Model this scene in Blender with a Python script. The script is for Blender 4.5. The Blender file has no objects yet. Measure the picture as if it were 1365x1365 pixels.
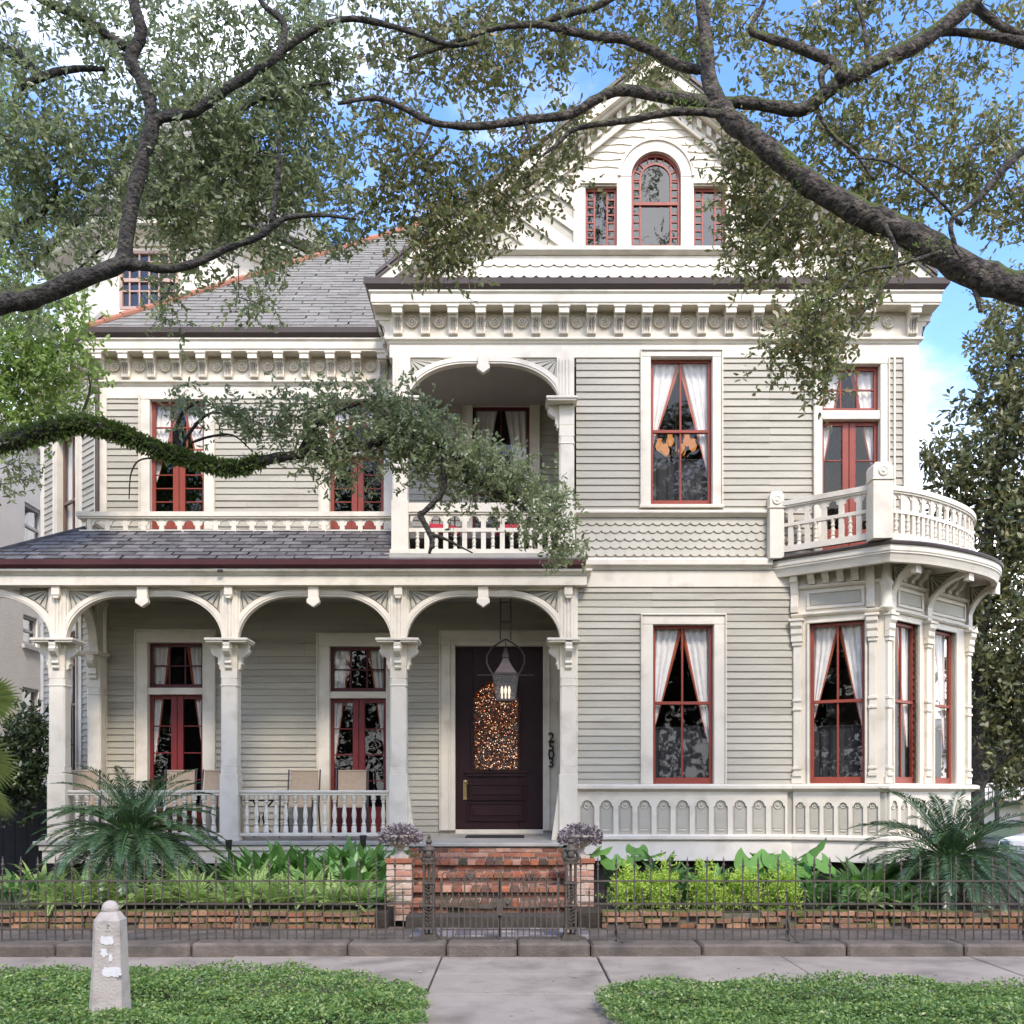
import bpy, bmesh, math, random
import numpy as np
from mathutils import Vector
random.seed(7)
RNG = np.random.default_rng(11)
sc = bpy.context.scene
COL = sc.collection
FPX, HOR, CEN, EYE = 1350.0, 1055.0, 682.5, 1.55     # lens, eye line and eye height of the photograph


def W(px, py, Y):
    return Vector(((px - CEN) * Y / FPX, Y, EYE + (HOR - py) * Y / FPX))


# ------------------------------------------------------------------ materials
MATS = {}


def _nt(name):
    m = bpy.data.materials.new(name)
    m.use_nodes = True
    nt = m.node_tree
    b = nt.nodes['Principled BSDF']
    return m, nt, b


def rgb(c):
    return (c[0], c[1], c[2], 1)


def M(name, col, rough=.55, var=.12, scale=2.5, bump=0.0, bscale=40, island=0.0, metal=0.0, spec=.4,
      bdist=.02, col2=None, c2lo=.5, c2hi=.65, c2scale=4.0, moss=None, stretch=None, coat=0):
    m, nt, b = _nt(name)
    N, L = nt.nodes, nt.links
    tc = N.new('ShaderNodeTexCoord')
    mp = N.new('ShaderNodeMapping')
    L.new(tc.outputs['Object'], mp.inputs[0])
    if stretch:
        mp.inputs['Scale'].default_value = stretch
    n1 = N.new('ShaderNodeTexNoise')
    n1.inputs['Scale'].default_value = scale
    n1.inputs['Detail'].default_value = 6
    n1.inputs['Roughness'].default_value = .65
    L.new(mp.outputs[0], n1.inputs['Vector'])
    mr = N.new('ShaderNodeMapRange')
    mr.inputs[1].default_value = .3
    mr.inputs[2].default_value = .7
    mr.inputs[3].default_value = 1 - var
    mr.inputs[4].default_value = 1 + var
    L.new(n1.outputs[0], mr.inputs[0])
    hsv = N.new('ShaderNodeHueSaturation')
    hsv.inputs['Color'].default_value = rgb(col)
    L.new(mr.outputs[0], hsv.inputs['Value'])
    out = hsv.outputs[0]
    if col2 is not None:
        n2 = N.new('ShaderNodeTexNoise')
        n2.inputs['Scale'].default_value = c2scale
        n2.inputs['Detail'].default_value = 5
        L.new(mp.outputs[0], n2.inputs['Vector'])
        r2 = N.new('ShaderNodeMapRange')
        r2.inputs[1].default_value = c2lo
        r2.inputs[2].default_value = c2hi
        L.new(n2.outputs[0], r2.inputs[0])
        mx = N.new('ShaderNodeMix')
        mx.data_type = 'RGBA'
        L.new(r2.outputs[0], mx.inputs[0])
        L.new(out, mx.inputs[6])
        mx.inputs[7].default_value = rgb(col2)
        out = mx.outputs[2]
    if island:
        g = N.new('ShaderNodeNewGeometry')
        r3 = N.new('ShaderNodeMapRange')
        r3.inputs[3].default_value = 1 - island
        r3.inputs[4].default_value = 1 + island
        L.new(g.outputs['Random Per Island'], r3.inputs[0])
        h2 = N.new('ShaderNodeHueSaturation')
        L.new(out, h2.inputs['Color'])
        L.new(r3.outputs[0], h2.inputs['Value'])
        out = h2.outputs[0]
    if moss is not None:
        g = N.new('ShaderNodeNewGeometry')
        sx = N.new('ShaderNodeSeparateXYZ')
        L.new(g.outputs['Normal'], sx.inputs[0])
        n3 = N.new('ShaderNodeTexNoise')
        n3.inputs['Scale'].default_value = moss[1]
        n3.inputs['Detail'].default_value = 5
        L.new(tc.outputs['Object'], n3.inputs['Vector'])
        ad = N.new('ShaderNodeMath')
        ad.operation = 'MULTIPLY_ADD'
        L.new(sx.outputs[2], ad.inputs[0])
        ad.inputs[1].default_value = .28
        L.new(n3.outputs[0], ad.inputs[2])
        r4 = N.new('ShaderNodeMapRange')
        r4.inputs[1].default_value = moss[2]
        r4.inputs[2].default_value = moss[2] + .12
        L.new(ad.outputs[0], r4.inputs[0])
        mx = N.new('ShaderNodeMix')
        mx.data_type = 'RGBA'
        L.new(r4.outputs[0], mx.inputs[0])
        L.new(out, mx.inputs[6])
        mx.inputs[7].default_value = rgb(moss[0])
        out = mx.outputs[2]
    L.new(out, b.inputs['Base Color'])
    b.inputs['Roughness'].default_value = rough
    b.inputs['Metallic'].default_value = metal
    b.inputs['Specular IOR Level'].default_value = spec
    b.inputs['Coat Weight'].default_value = coat
    if bump:
        nb = N.new('ShaderNodeTexNoise')
        nb.inputs['Scale'].default_value = bscale
        nb.inputs['Detail'].default_value = 6
        L.new(mp.outputs[0], nb.inputs['Vector'])
        bp = N.new('ShaderNodeBump')
        bp.inputs['Strength'].default_value = bump
        bp.inputs['Distance'].default_value = bdist
        L.new(nb.outputs[0], bp.inputs['Height'])
        L.new(bp.outputs[0], b.inputs['Normal'])
    MATS[name] = m
    return m


def MI(name, cols, rough=.8, bump=.3, bscale=60, var=.2, moss=None):
    """every island (one brick, one slate) takes its own colour out of a ramp"""
    m = M(name, cols[0], rough, var, 6, bump, bscale, moss=moss)
    nt = m.node_tree
    N, L = nt.nodes, nt.links
    hsv = [n for n in N if n.type == 'HUE_SAT'][0]
    g = N.new('ShaderNodeNewGeometry')
    cr = N.new('ShaderNodeValToRGB')
    el = cr.color_ramp.elements
    el[0].position = 0
    el[0].color = rgb(cols[0])
    el[1].position = 1
    el[1].color = rgb(cols[-1])
    for i, c in enumerate(cols[1:-1]):
        e = el.new((i + 1) / (len(cols) - 1))
        e.color = rgb(c)
    L.new(g.outputs['Random Per Island'], cr.inputs[0])
    L.new(cr.outputs[0], hsv.inputs['Color'])
    return m


def MLEAF(name, cols, trans=.3, rough=.5, spec=.35):
    m, nt, b = _nt(name)
    N, L = nt.nodes, nt.links
    g = N.new('ShaderNodeNewGeometry')
    cr = N.new('ShaderNodeValToRGB')
    el = cr.color_ramp.elements
    el[0].position = 0
    el[0].color = rgb(cols[0])
    el[1].position = 1
    el[1].color = rgb(cols[-1])
    for i, c in enumerate(cols[1:-1]):
        e = el.new((i + 1) / (len(cols) - 1))
        e.color = rgb(c)
    L.new(g.outputs['Random Per Island'], cr.inputs[0])
    L.new(cr.outputs[0], b.inputs['Base Color'])
    b.inputs['Roughness'].default_value = rough
    b.inputs['Specular IOR Level'].default_value = spec
    tr = N.new('ShaderNodeBsdfTranslucent')
    hs = N.new('ShaderNodeHueSaturation')
    hs.inputs['Value'].default_value = 1.5
    hs.inputs['Saturation'].default_value = 1.1
    L.new(cr.outputs[0], hs.inputs['Color'])
    L.new(hs.outputs[0], tr.inputs[0])
    mx = N.new('ShaderNodeMixShader')
    mx.inputs[0].default_value = trans
    L.new(b.outputs[0], mx.inputs[1])
    L.new(tr.outputs[0], mx.inputs[2])
    L.new(mx.outputs[0], N['Material Output'].inputs[0])
    MATS[name] = m
    return m


def MGLASS(name, tint=.8, refl=.1, rough=.01, wav=0):
    m, nt, b = _nt(name)
    N, L = nt.nodes, nt.links
    t = N.new('ShaderNodeBsdfTransparent')
    t.inputs[0].default_value = (tint, tint, tint, 1)
    gl = N.new('ShaderNodeBsdfGlossy')
    gl.inputs['Roughness'].default_value = rough
    ge = N.new('ShaderNodeNewGeometry')
    dt = N.new('ShaderNodeVectorMath')
    dt.operation = 'DOT_PRODUCT'
    L.new(ge.outputs['Incoming'], dt.inputs[0])
    L.new(ge.outputs['Normal'], dt.inputs[1])
    ab = N.new('ShaderNodeMath')
    ab.operation = 'ABSOLUTE'
    L.new(dt.outputs['Value'], ab.inputs[0])
    om = N.new('ShaderNodeMath')
    om.operation = 'SUBTRACT'
    om.inputs[0].default_value = 1
    L.new(ab.outputs[0], om.inputs[1])
    pw = N.new('ShaderNodeMath')
    pw.operation = 'POWER'
    pw.inputs[1].default_value = 5
    L.new(om.outputs[0], pw.inputs[0])
    ad = N.new('ShaderNodeMath')
    ad.operation = 'ADD'
    ad.use_clamp = True
    ad.inputs[1].default_value = refl + .04
    L.new(pw.outputs[0], ad.inputs[0])
    mx = N.new('ShaderNodeMixShader')
    L.new(ad.outputs[0], mx.inputs[0])
    L.new(t.outputs[0], mx.inputs[1])
    L.new(gl.outputs[0], mx.inputs[2])
    L.new(mx.outputs[0], N['Material Output'].inputs[0])
    if wav:
        tc = N.new('ShaderNodeTexCoord')
        nz = N.new('ShaderNodeTexNoise')
        nz.inputs['Scale'].default_value = 3
        L.new(tc.outputs['Object'], nz.inputs['Vector'])
        bp = N.new('ShaderNodeBump')
        bp.inputs['Strength'].default_value = wav
        bp.inputs['Distance'].default_value = .02
        L.new(nz.outputs[0], bp.inputs['Height'])
        L.new(bp.outputs[0], gl.inputs['Normal'])
    MATS[name] = m
    return m


def MEMIT(name, cols, strength):
    m, nt, b = _nt(name)
    N, L = nt.nodes, nt.links
    g = N.new('ShaderNodeNewGeometry')
    cr = N.new('ShaderNodeValToRGB')
    el = cr.color_ramp.elements
    el[0].color = rgb(cols[0])
    el[1].color = rgb(cols[-1])
    for i, c in enumerate(cols[1:-1]):
        e = el.new((i + 1) / (len(cols) - 1))
        e.color = rgb(c)
    L.new(g.outputs['Random Per Island'], cr.inputs[0])
    L.new(cr.outputs[0], b.inputs['Emission Color'])
    b.inputs['Emission Strength'].default_value = strength
    b.inputs['Base Color'].default_value = (.05, .04, .03, 1)
    MATS[name] = m
    return m


# ------------------------------------------------------------------ geometry
class Face:
    """a vertical face in plan: u runs along it to the right, o stands out of it, z is up"""

    def __init__(s, x, y, deg=0.0):
        s.x, s.y, s.deg = x, y, deg
        a = math.radians(deg)
        s.U = (math.cos(a), math.sin(a))
        s.N = (math.sin(a), -math.cos(a))

    def p(s, u, o, z):
        return (s.x + u * s.U[0] + o * s.N[0], s.y + u * s.U[1] + o * s.N[1], z)

    def u(s, px):
        r = (px - CEN) / FPX
        return (r * s.y - s.x) / (s.U[0] - r * s.U[1])

    def z(s, py, u=0.0, o=0.0):
        Y = s.y + u * s.U[1] + o * s.N[1]
        return EYE + (HOR - py) * Y / FPX

    @staticmethod
    def between(a, b):
        return Face(a[0], a[1], math.degrees(math.atan2(b[1] - a[1], b[0] - a[0])))


WORLD = Face(0, 0, 0)


class MB:
    def __init__(s):
        s.v, s.f, s.m = [], [], []

    def add(s, vs, fs, m=0):
        n = len(s.v)
        s.v.extend(vs)
        s.f.extend([tuple(i + n for i in f) for f in fs])
        s.m.extend([m] * len(fs))

    def box(s, F, u0, u1, o0, o1, z0, z1, m=0):
        vs = [F.p(u, o, z) for z in (z0, z1) for o in (o0, o1) for u in (u0, u1)]
        s.add(vs, [(0, 1, 3, 2), (4, 6, 7, 5), (0, 4, 5, 1), (2, 3, 7, 6), (0, 2, 6, 4), (1, 5, 7, 3)], m)

    def wbox(s, x0, x1, y0, y1, z0, z1, m=0):
        s.box(WORLD, x0, x1, -y1, -y0, z0, z1, m)

    def prism(s, F, poly, o0, o1, m=0):
        n = len(poly)
        vs = [F.p(u, o0, z) for u, z in poly] + [F.p(u, o1, z) for u, z in poly]
        fs = [tuple(range(n)), tuple(range(2 * n - 1, n - 1, -1))]
        fs += [(i, i + n, (i + 1) % n + n, (i + 1) % n) for i in range(n)]
        s.add(vs, fs, m)

    def prismo(s, F, poly, u0, u1, m=0):
        n = len(poly)
        vs = [F.p(u0, o, z) for o, z in poly] + [F.p(u1, o, z) for o, z in poly]
        fs = [tuple(range(n)), tuple(range(2 * n - 1, n - 1, -1))]
        fs += [(i, i + n, (i + 1) % n + n, (i + 1) % n) for i in range(n)]
        s.add(vs, fs, m)

    def slab(s, poly, z0, z1, m=0):
        n = len(poly)
        vs = [(x, y, z0) for x, y in poly] + [(x, y, z1) for x, y in poly]
        fs = [tuple(range(n)), tuple(range(2 * n - 1, n - 1, -1))]
        fs += [(i, i + n, (i + 1) % n + n, (i + 1) % n) for i in range(n)]
        s.add(vs, fs, m)

    def lathe(s, c, prof, n=10, axis=(0, 0, 1), m=0, square=False):
        A = Vector(axis).normalized()
        B = A.orthogonal().normalized() if abs(A.z) < .99 else Vector((1, 0, 0))
        C2 = A.cross(B)
        c = Vector(c)
        vs = []
        for r, h in prof:
            for k in range(n):
                t = 2 * math.pi * (k + .5) / n
                vs.append(tuple(c + A * h + (B * math.cos(t) + C2 * math.sin(t)) * r))
        fs = []
        for j in range(len(prof) - 1):
            for k in range(n):
                fs.append((j * n + k, j * n + (k + 1) % n, (j + 1) * n + (k + 1) % n, (j + 1) * n + k))
        fs.append(tuple(range(n - 1, -1, -1)))
        e = (len(prof) - 1) * n
        fs.append(tuple(range(e, e + n)))
        s.add(vs, fs, m)

    def tube(s, pts, rad, n=6, m=0, jit=0.0):
        pts = [Vector(p) for p in pts]
        if not hasattr(rad, '__len__'):
            rad = [rad] * len(pts)
        vs, fs = [], []
        up = None
        for i, p in enumerate(pts):
            d = (pts[min(i + 1, len(pts) - 1)] - pts[max(i - 1, 0)])
            if d.length < 1e-9:
                d = Vector((0, 0, 1))
            d.normalize()
            if up is None:
                up = d.orthogonal().normalized()
            else:
                up = (up - d * up.dot(d))
                up = up.normalized() if up.length > 1e-6 else d.orthogonal().normalized()
            w = d.cross(up)
            for k in range(n):
                t = 2 * math.pi * k / n
                r = rad[i] * (1 + (random.uniform(-jit, jit) if jit else 0))
                vs.append(tuple(p + (up * math.cos(t) + w * math.sin(t)) * r))
        for j in range(len(pts) - 1):
            for k in range(n):
                fs.append((j * n + k, j * n + (k + 1) % n, (j + 1) * n + (k + 1) % n, (j + 1) * n + k))
        fs.append(tuple(range(n - 1, -1, -1)))
        e = (len(pts) - 1) * n
        fs.append(tuple(range(e, e + n)))
        s.add(vs, fs, m)

    def sweep(s, path, prof, m=0):
        """run a closed (out, z) profile along a plan path with mitred corners"""
        n = len(path)
        rings = []
        for i in range(n):
            ns = []
            for a, b in ((i - 1, i), (i, i + 1)):
                if a >= 0 and b < n:
                    dx, dy = path[b][0] - path[a][0], path[b][1] - path[a][1]
                    l = math.hypot(dx, dy)
                    ns.append((dy / l, -dx / l))
            if len(ns) == 2:
                k = 1 + ns[0][0] * ns[1][0] + ns[0][1] * ns[1][1]
                nn = ((ns[0][0] + ns[1][0]) / k, (ns[0][1] + ns[1][1]) / k)
            else:
                nn = ns[0]
            rings.append([(path[i][0] + o * nn[0], path[i][1] + o * nn[1], z) for o, z in prof])
        q = len(prof)
        vs = [p for r in rings for p in r]
        fs = []
        for j in range(n - 1):
            for k in range(q):
                fs.append((j * q + k, (j + 1) * q + k, (j + 1) * q + (k + 1) % q, j * q + (k + 1) % q))
        fs.append(tuple(range(q)))
        fs.append(tuple(range(n * q - 1, (n - 1) * q - 1, -1)))
        s.add(vs, fs, m)

    def quad(s, a, b, c, d, m=0):
        s.add([tuple(a), tuple(b), tuple(c), tuple(d)], [(0, 1, 2, 3)], m)

    def tri(s, a, b, c, m=0):
        s.add([tuple(a), tuple(b), tuple(c)], [(0, 1, 2)], m)

    def build(s, name, mats, parent=None, smooth=False, bevel=0.0, recalc=True, angle=40):
        if not isinstance(mats, (list, tuple)):
            mats = [mats]
        off = Vector((0, 0, 0))
        p = parent
        while p is not None:
            off = off + Vector(p.location)
            p = p.parent
        me = bpy.data.meshes.new(name)
        ox, oy, oz = off
        me.from_pydata([(x - ox, y - oy, z - oz) for x, y, z in s.v], [], s.f)
        for mm in mats:
            me.materials.append(MATS[mm])
        if len(mats) > 1:
            me.polygons.foreach_set('material_index', s.m)
        if recalc and len(s.f) < 60000:
            bm = bmesh.new()
            bm.from_mesh(me)
            bmesh.ops.recalc_face_normals(bm, faces=bm.faces)
            bm.to_mesh(me)
            bm.free()
        if smooth:
            me.polygons.foreach_set('use_smooth', [True] * len(me.polygons))
            me.set_sharp_from_angle(angle=math.radians(angle))
        me.update()
        o = bpy.data.objects.new(name, me)
        COL.objects.link(o)
        if parent is not None:
            o.parent = parent
        if bevel:
            md = o.modifiers.new('edge', 'BEVEL')
            md.width = bevel
            md.segments = 1
            md.limit_method = 'ANGLE'
            md.angle_limit = math.radians(50)
        return o

    def top(s, name, mats, loc, label=None, cat=None, group=None, kind=None, **k):
        """build as a top-level object whose origin is its base"""
        loc = Vector(loc)
        s.v = [(x - loc.x, y - loc.y, z - loc.z) for x, y, z in s.v]
        o = s.build(name, mats, None, **k)
        o.location = loc
        tag(o, label, cat, group, kind)
        return o


def tag(o, label=None, cat=None, group=None, kind=None):
    if label:
        o['label'] = label
    if cat:
        o['category'] = cat
    if group:
        o['group'] = group
    if kind:
        o['kind'] = kind
    return o


def thing(name, label, cat, loc=(0, 0, 0), group=None, rotz=0):
    o = bpy.data.objects.new(name, None)
    o.empty_display_size = .2
    COL.objects.link(o)
    o.location = loc
    o.rotation_euler = (0, 0, rotz)
    return tag(o, label, cat, group)


def inst(src, name, parent, loc, rotz=0.0, scale=None):
    """another object on the same mesh, at a world position under parent"""
    o = src.copy()
    o.name = name
    COL.objects.link(o)
    off = Vector((0, 0, 0))
    p = parent
    while p is not None:
        off = off + Vector(p.location)
        p = p.parent
    o.parent = parent
    o.location = Vector(loc) - off
    o.rotation_euler = (0, 0, rotz)
    if scale:
        o.scale = scale
    return o


def copy_tree(o, parent=None):
    c = o.copy()
    COL.objects.link(c)
    c.parent = parent
    for ch in [x for x in o.children]:
        copy_tree(ch, c)
    return c


def clip(poly, nx, nz, d):
    """keep the side nx*u + nz*z <= d of a convex (u,z) polygon"""
    out = []
    for i in range(len(poly)):
        a, b = poly[i], poly[(i + 1) % len(poly)]
        da, db = nx * a[0] + nz * a[1] - d, nx * b[0] + nz * b[1] - d
        if da <= 0:
            out.append(a)
        if da * db < 0:
            t = da / (da - db)
            out.append((a[0] + t * (b[0] - a[0]), a[1] + t * (b[1] - a[1])))
    return out


def catmull(pts, k=6):
    """pts: tuples of any length, smoothed"""
    P = [np.array(p, float) for p in pts]
    P = [2 * P[0] - P[1]] + P + [2 * P[-1] - P[-2]]
    out = []
    for i in range(1, len(P) - 2):
        for j in range(k):
            t = j / k
            a, b, c, d = P[i - 1:i + 3]
            out.append(.5 * (2 * b + (c - a) * t + (2 * a - 5 * b + 4 * c - d) * t * t + (3 * b - a - 3 * c + d) * t ** 3))
    out.append(P[-2])
    return out


def arc(cx, cz, rx, rz, a0, a1, n):
    return [(cx + rx * math.cos(math.radians(a0 + (a1 - a0) * i / n)), cz + rz * math.sin(math.radians(a0 + (a1 - a0) * i / n))) for i in range(n + 1)]


def R(o0, o1, z0, z1):
    return [(o0, z0), (o1, z0), (o1, z1), (o0, z1)]


def raw_mesh(name, V, nper, mats, mi=None):
    """V: (n, nper, 3) separate polygons -> mesh"""
    n = V.shape[0]
    me = bpy.data.meshes.new(name)
    me.vertices.add(n * nper)
    me.vertices.foreach_set('co', V.astype(np.float32).ravel())
    me.loops.add(n * nper)
    me.loops.foreach_set('vertex_index', np.arange(n * nper, dtype=np.int32))
    me.polygons.add(n)
    me.polygons.foreach_set('loop_start', np.arange(0, n * nper, nper, dtype=np.int32))
    for mm in mats:
        me.materials.append(MATS[mm])
    if mi is not None:
        me.polygons.foreach_set('material_index', mi.astype(np.int32))
    me.update(calc_edges=True)
    return me


def unit(a):
    return a / (np.linalg.norm(a, axis=-1, keepdims=True) + 1e-9)


def leaf_quads(pos, d, length, width, flat=None, mid=.45):
    """rhombic leaves: base pos, direction d; a little folded"""
    n = len(pos)
    r = unit(RNG.normal(size=(n, 3)))
    if flat is not None:
        r = unit(r * (1 - flat) + np.array([0, 0, 1.0]) * flat)
    side = unit(np.cross(d, r))
    nor = np.cross(side, d)
    L = length[:, None]
    Wd = width[:, None]
    a = pos
    c = pos + d * L
    m_ = pos + d * L * mid + nor * L * .06
    return np.stack([a, m_ + side * Wd * .5, c - nor * L * .05, m_ - side * Wd * .5], 1)


def leaf_hex(pos, d, length, width, flat=None):
    """rounder six-sided leaves, cupped along the midrib"""
    n = len(pos)
    r = unit(RNG.normal(size=(n, 3)))
    if flat is not None:
        r = unit(r * (1 - flat) + np.array([0, 0, 1.0]) * flat)
    side = unit(np.cross(d, r))
    nor = np.cross(side, d)
    L, Wd = length[:, None], width[:, None]
    p1, p2 = pos + d * L * .3 + nor * L * .07, pos + d * L * .72 + nor * L * .05
    return np.stack([pos, p1 + side * Wd * .46, p2 + side * Wd * .42, pos + d * L - nor * L * .03, p2 - side * Wd * .42, p1 - side * Wd * .46], 1)


def sprigs(centres, per, spread, m, L, ll, lw, droop=.35, flat=None, hexa=False):
    """clumps of sprigs of leaves round each centre"""
    c = np.repeat(np.asarray(centres, float), per, 0)
    c = c + RNG.normal(size=c.shape) * spread
    n = len(c)
    d = unit(RNG.normal(size=(n, 3)) + np.array([0, 0, -droop]))
    t = np.repeat(np.linspace(.05, 1, m)[None, :], n, 0)
    base = c[:, None, :] + d[:, None, :] * (t * L)[:, :, None]
    ld = unit(d[:, None, :] * .55 + unit(RNG.normal(size=(n, m, 3))) * .9)
    base = base.reshape(-1, 3)
    ld = ld.reshape(-1, 3)
    k = len(base)
    lens = ll * RNG.uniform(.65, 1.25, k)
    return (leaf_hex if hexa else leaf_quads)(base, ld, lens, lw * RNG.uniform(.7, 1.25, k), flat), c, d
# ------------------------------------------------------------------ palette
M('trim', (.69, .628, .515), .5, .07, 1.6, .12, 50, col2=(.50, .44, .345), c2lo=.52, c2hi=.80, c2scale=3.4)
M('siding', (.405, .374, .298), .6, .09, 1.2, .2, 60, island=.07, stretch=(.35, .35, 2), col2=(.32, .285, .225), c2lo=.52, c2hi=.78, c2scale=2.6)
M('tan', (.44, .41, .33), .6, .1, 2, .1, 60)
M('tan_dark', (.22, .20, .15), .7, .1, 3)
M('porch_ceiling', (.34, .32, .28), .6, .08, 2)
M('floor_paint', (.36, .34, .29), .5, .15, 3, .1, 40)
M('red', (.26, .052, .032), .4, .12, 3, .05, 40)
M('bay_sash', (.16, .10, .07), .5, .1, 3)
M('tower_sash', (.42, .28, .23), .6, .1, 3)
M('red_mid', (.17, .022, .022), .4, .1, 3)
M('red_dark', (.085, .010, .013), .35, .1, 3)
M('door_paint', (.022, .007, .009), .42, .2, 3, spec=.25)
M('gutter', (.075, .055, .048), .45, .15, 3)
M('gutter_maroon', (.085, .030, .032), .4, .15, 3)
MI('roof_grey', [(.19, .175, .145), (.235, .218, .183), (.21, .195, .163), (.255, .237, .20)], .9, .3, 120, .15)
MI('roof_slate', [(.10, .093, .088), (.14, .13, .124), (.075, .069, .065), (.18, .168, .16)], .7, .25, 60, .35)
M('terracotta', (.36, .15, .09), .7, .15, 5, .1, 30)
M('iron', (.085, .07, .056), .65, .25, 14, .15, 80, metal=.3)
M('black_iron', (.018, .017, .018), .45, .2, 8)
M('lamp_metal', (.085, .07, .075), .5, .15, 8, metal=.4)
M('brass', (.55, .42, .2), .3, .1, 8, metal=.9)
MI('brick', [(.34, .11, .05), (.40, .15, .08), (.20, .075, .045), (.46, .26, .18), (.32, .10, .05), (.10, .06, .045), (.36, .13, .06)], .85, .5, 70, .35)
MI('brick_dirty', [(.26, .09, .05), (.13, .07, .045), (.07, .055, .03), (.33, .14, .08), (.17, .08, .05), (.05, .045, .03), (.24, .14, .10)], .9, .5, 70, .4, moss=((.045, .05, .022), 9, .80))
M('mossy_stone', (.05, .042, .032), .9, .4, 6, .5, 50)
MI('brick_pale', [(.42, .24, .17), (.52, .40, .31), (.36, .15, .10), (.56, .47, .39)], .85, .5, 70, .25)
MI('brick_mossy', [(.28, .115, .06), (.20, .11, .07), (.36, .19, .11), (.15, .09, .06)], .9, .6, 60, .3, moss=((.085, .095, .022), 7, .56))
M('mortar', (.46, .42, .36), .9, .2, 8, .4, 90)
M('mortar_dark', (.13, .11, .085), .95, .3, 8, .4, 90, moss=((.07, .085, .02), 6, .6))
M('stone_kerb', (.12, .098, .078), .85, .35, 3.5, .5, 40, col2=(.06, .052, .044), c2lo=.52, c2hi=.72, c2scale=3)
M('concrete', (.275, .236, .192), .85, .14, 2.0, .35, 60, col2=(.16, .135, .108), c2lo=.46, c2hi=.74, c2scale=2.4)
M('obelisk', (.37, .33, .29), .85, .1, 6, .4, 60, col2=(.26, .23, .20), c2lo=.52, c2hi=.75, c2scale=9)
M('white_paint', (.55, .54, .53), .7, .12, 30, col2=(.5, .47, .44), c2lo=.55, c2hi=.7, c2scale=30)
M('soil', (.035, .026, .018), .95, .35, 6, .8, 30)
M('grass_ground', (.05, .075, .025), .95, .3, 3, .6, 30)
M('asphalt', (.05, .05, .052), .9, .2, 4, .4, 90)
MI('tile', [(.36, .31, .28), (.11, .105, .12), (.29, .25, .225), (.08, .08, .095)], .6, .1, 30, .1)
M('stucco', (.80, .76, .72), .95, .06, 1.5, .5, 30)
M('dark_wood', (.020, .018, .016), .8, .3, 5)
M('foundation', (.05, .042, .036), .95, .3, 3)
M('lace', (.84, .81, .75), .9, .08, 10, .2, 90)
M('curtain_trim', (.42, .11, .05), .9, .15, 30)
M('cafe', (.03, .03, .031), .8, .2, 6)
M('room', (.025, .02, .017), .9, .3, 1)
M('attic_blind', (.30, .29, .30), .9, .15, 2)
M('sling', (.36, .28, .20), .8, .12, 30, .2, 120)
M('cushion', (.42, .025, .045), .8, .1, 6)
M('urn_stone', (.42, .37, .31), .9, .2, 8, .4, 50)
M('rubber', (.02, .02, .02), .8, .1, 5)
M('car_white', (.75, .76, .78), .25, .03, 1, coat=.6)
M('chrome', (.6, .6, .62), .2, .05, 1, metal=1)
M('tan_wall', (.40, .31, .20), .9, .15, 1.5, .3, 20)
M('shade_white', (.55, .53, .48), .8, .06, 3)
M('bark', (.07, .062, .05), .95, .35, 7, 1.0, 34, bdist=.06, col2=(.026, .023, .019), c2lo=.42, c2hi=.6, c2scale=16, moss=((.075, .09, .022), 5, .66))
M('bark_right', (.12, .098, .078), .95, .35, 7, 1.0, 30, bdist=.07, col2=(.038, .032, .026), c2lo=.40, c2hi=.6, c2scale=17, moss=((.08, .10, .022), 4, .58))
M('twig', (.07, .06, .05), .95, .3, 9)
M('sago_trunk', (.075, .045, .03), .95, .4, 14, .8, 30)
MLEAF('oak_leaf', [(.12, .15, .07), (.19, .225, .105), (.26, .295, .155), (.145, .18, .075), (.36, .39, .25)], .5, .33, .6)
MLEAF('oak_leaf_right', [(.09, .11, .042), (.15, .175, .065), (.20, .215, .085), (.11, .13, .05), (.30, .29, .14), (.20, .14, .065)], .5, .35, .55)
MLEAF('fern_leaf', [(.09, .13, .03), (.145, .195, .055), (.105, .155, .038)], .3, .6)
MLEAF('magnolia_leaf', [(.055, .07, .026), (.085, .105, .038), (.13, .135, .055), (.25, .225, .09), (.06, .08, .03)], .2, .35, .6)
MLEAF('bright_leaf', [(.17, .25, .06), (.26, .34, .10), (.20, .29, .075)], .4, .5)
MLEAF('sago_leaf', [(.05, .095, .042), (.072, .125, .055), (.036, .075, .034), (.09, .145, .06)], .15, .35, .6)
MLEAF('fern', [(.30, .41, .13), (.40, .50, .20), (.24, .35, .10)], .42, .55)
MLEAF('fern_deep', [(.09, .18, .055), (.13, .24, .075), (.07, .15, .05)], .3, .5)
MLEAF('aspidistra', [(.10, .21, .05), (.16, .31, .08), (.07, .16, .04)], .25, .4, .5)
MLEAF('elephant', [(.13, .29, .06), (.18, .35, .085), (.10, .235, .05)], .35, .45)
MLEAF('lime_leaf', [(.34, .47, .07), (.44, .56, .12), (.26, .39, .055)], .4, .5)
MLEAF('purple_leaf', [(.14, .10, .12), (.26, .21, .22), (.08, .055, .07), (.38, .34, .34), (.06, .045, .05)], .15, .5)
MLEAF('jasmine', [(.10, .19, .045), (.15, .25, .065), (.06, .13, .04), (.21, .30, .085), (.27, .33, .09)], .3, .4, .45)
MLEAF('fan_leaf', [(.16, .22, .05), (.24, .28, .09), (.12, .18, .05)], .3, .45)
MLEAF('shrub_leaf', [(.025, .042, .014), (.045, .07, .022), (.035, .055, .02)], .2, .4, .5)
MLEAF('street_leaf', [(.022, .032, .012), (.035, .05, .018)], .15, .5)
MGLASS('glass', .94, .008, .01, .05)
MGLASS('glass_door', .92, -.028, .02, .05)
MGLASS('glass_gable', .8, .09, .015, .04)
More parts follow.
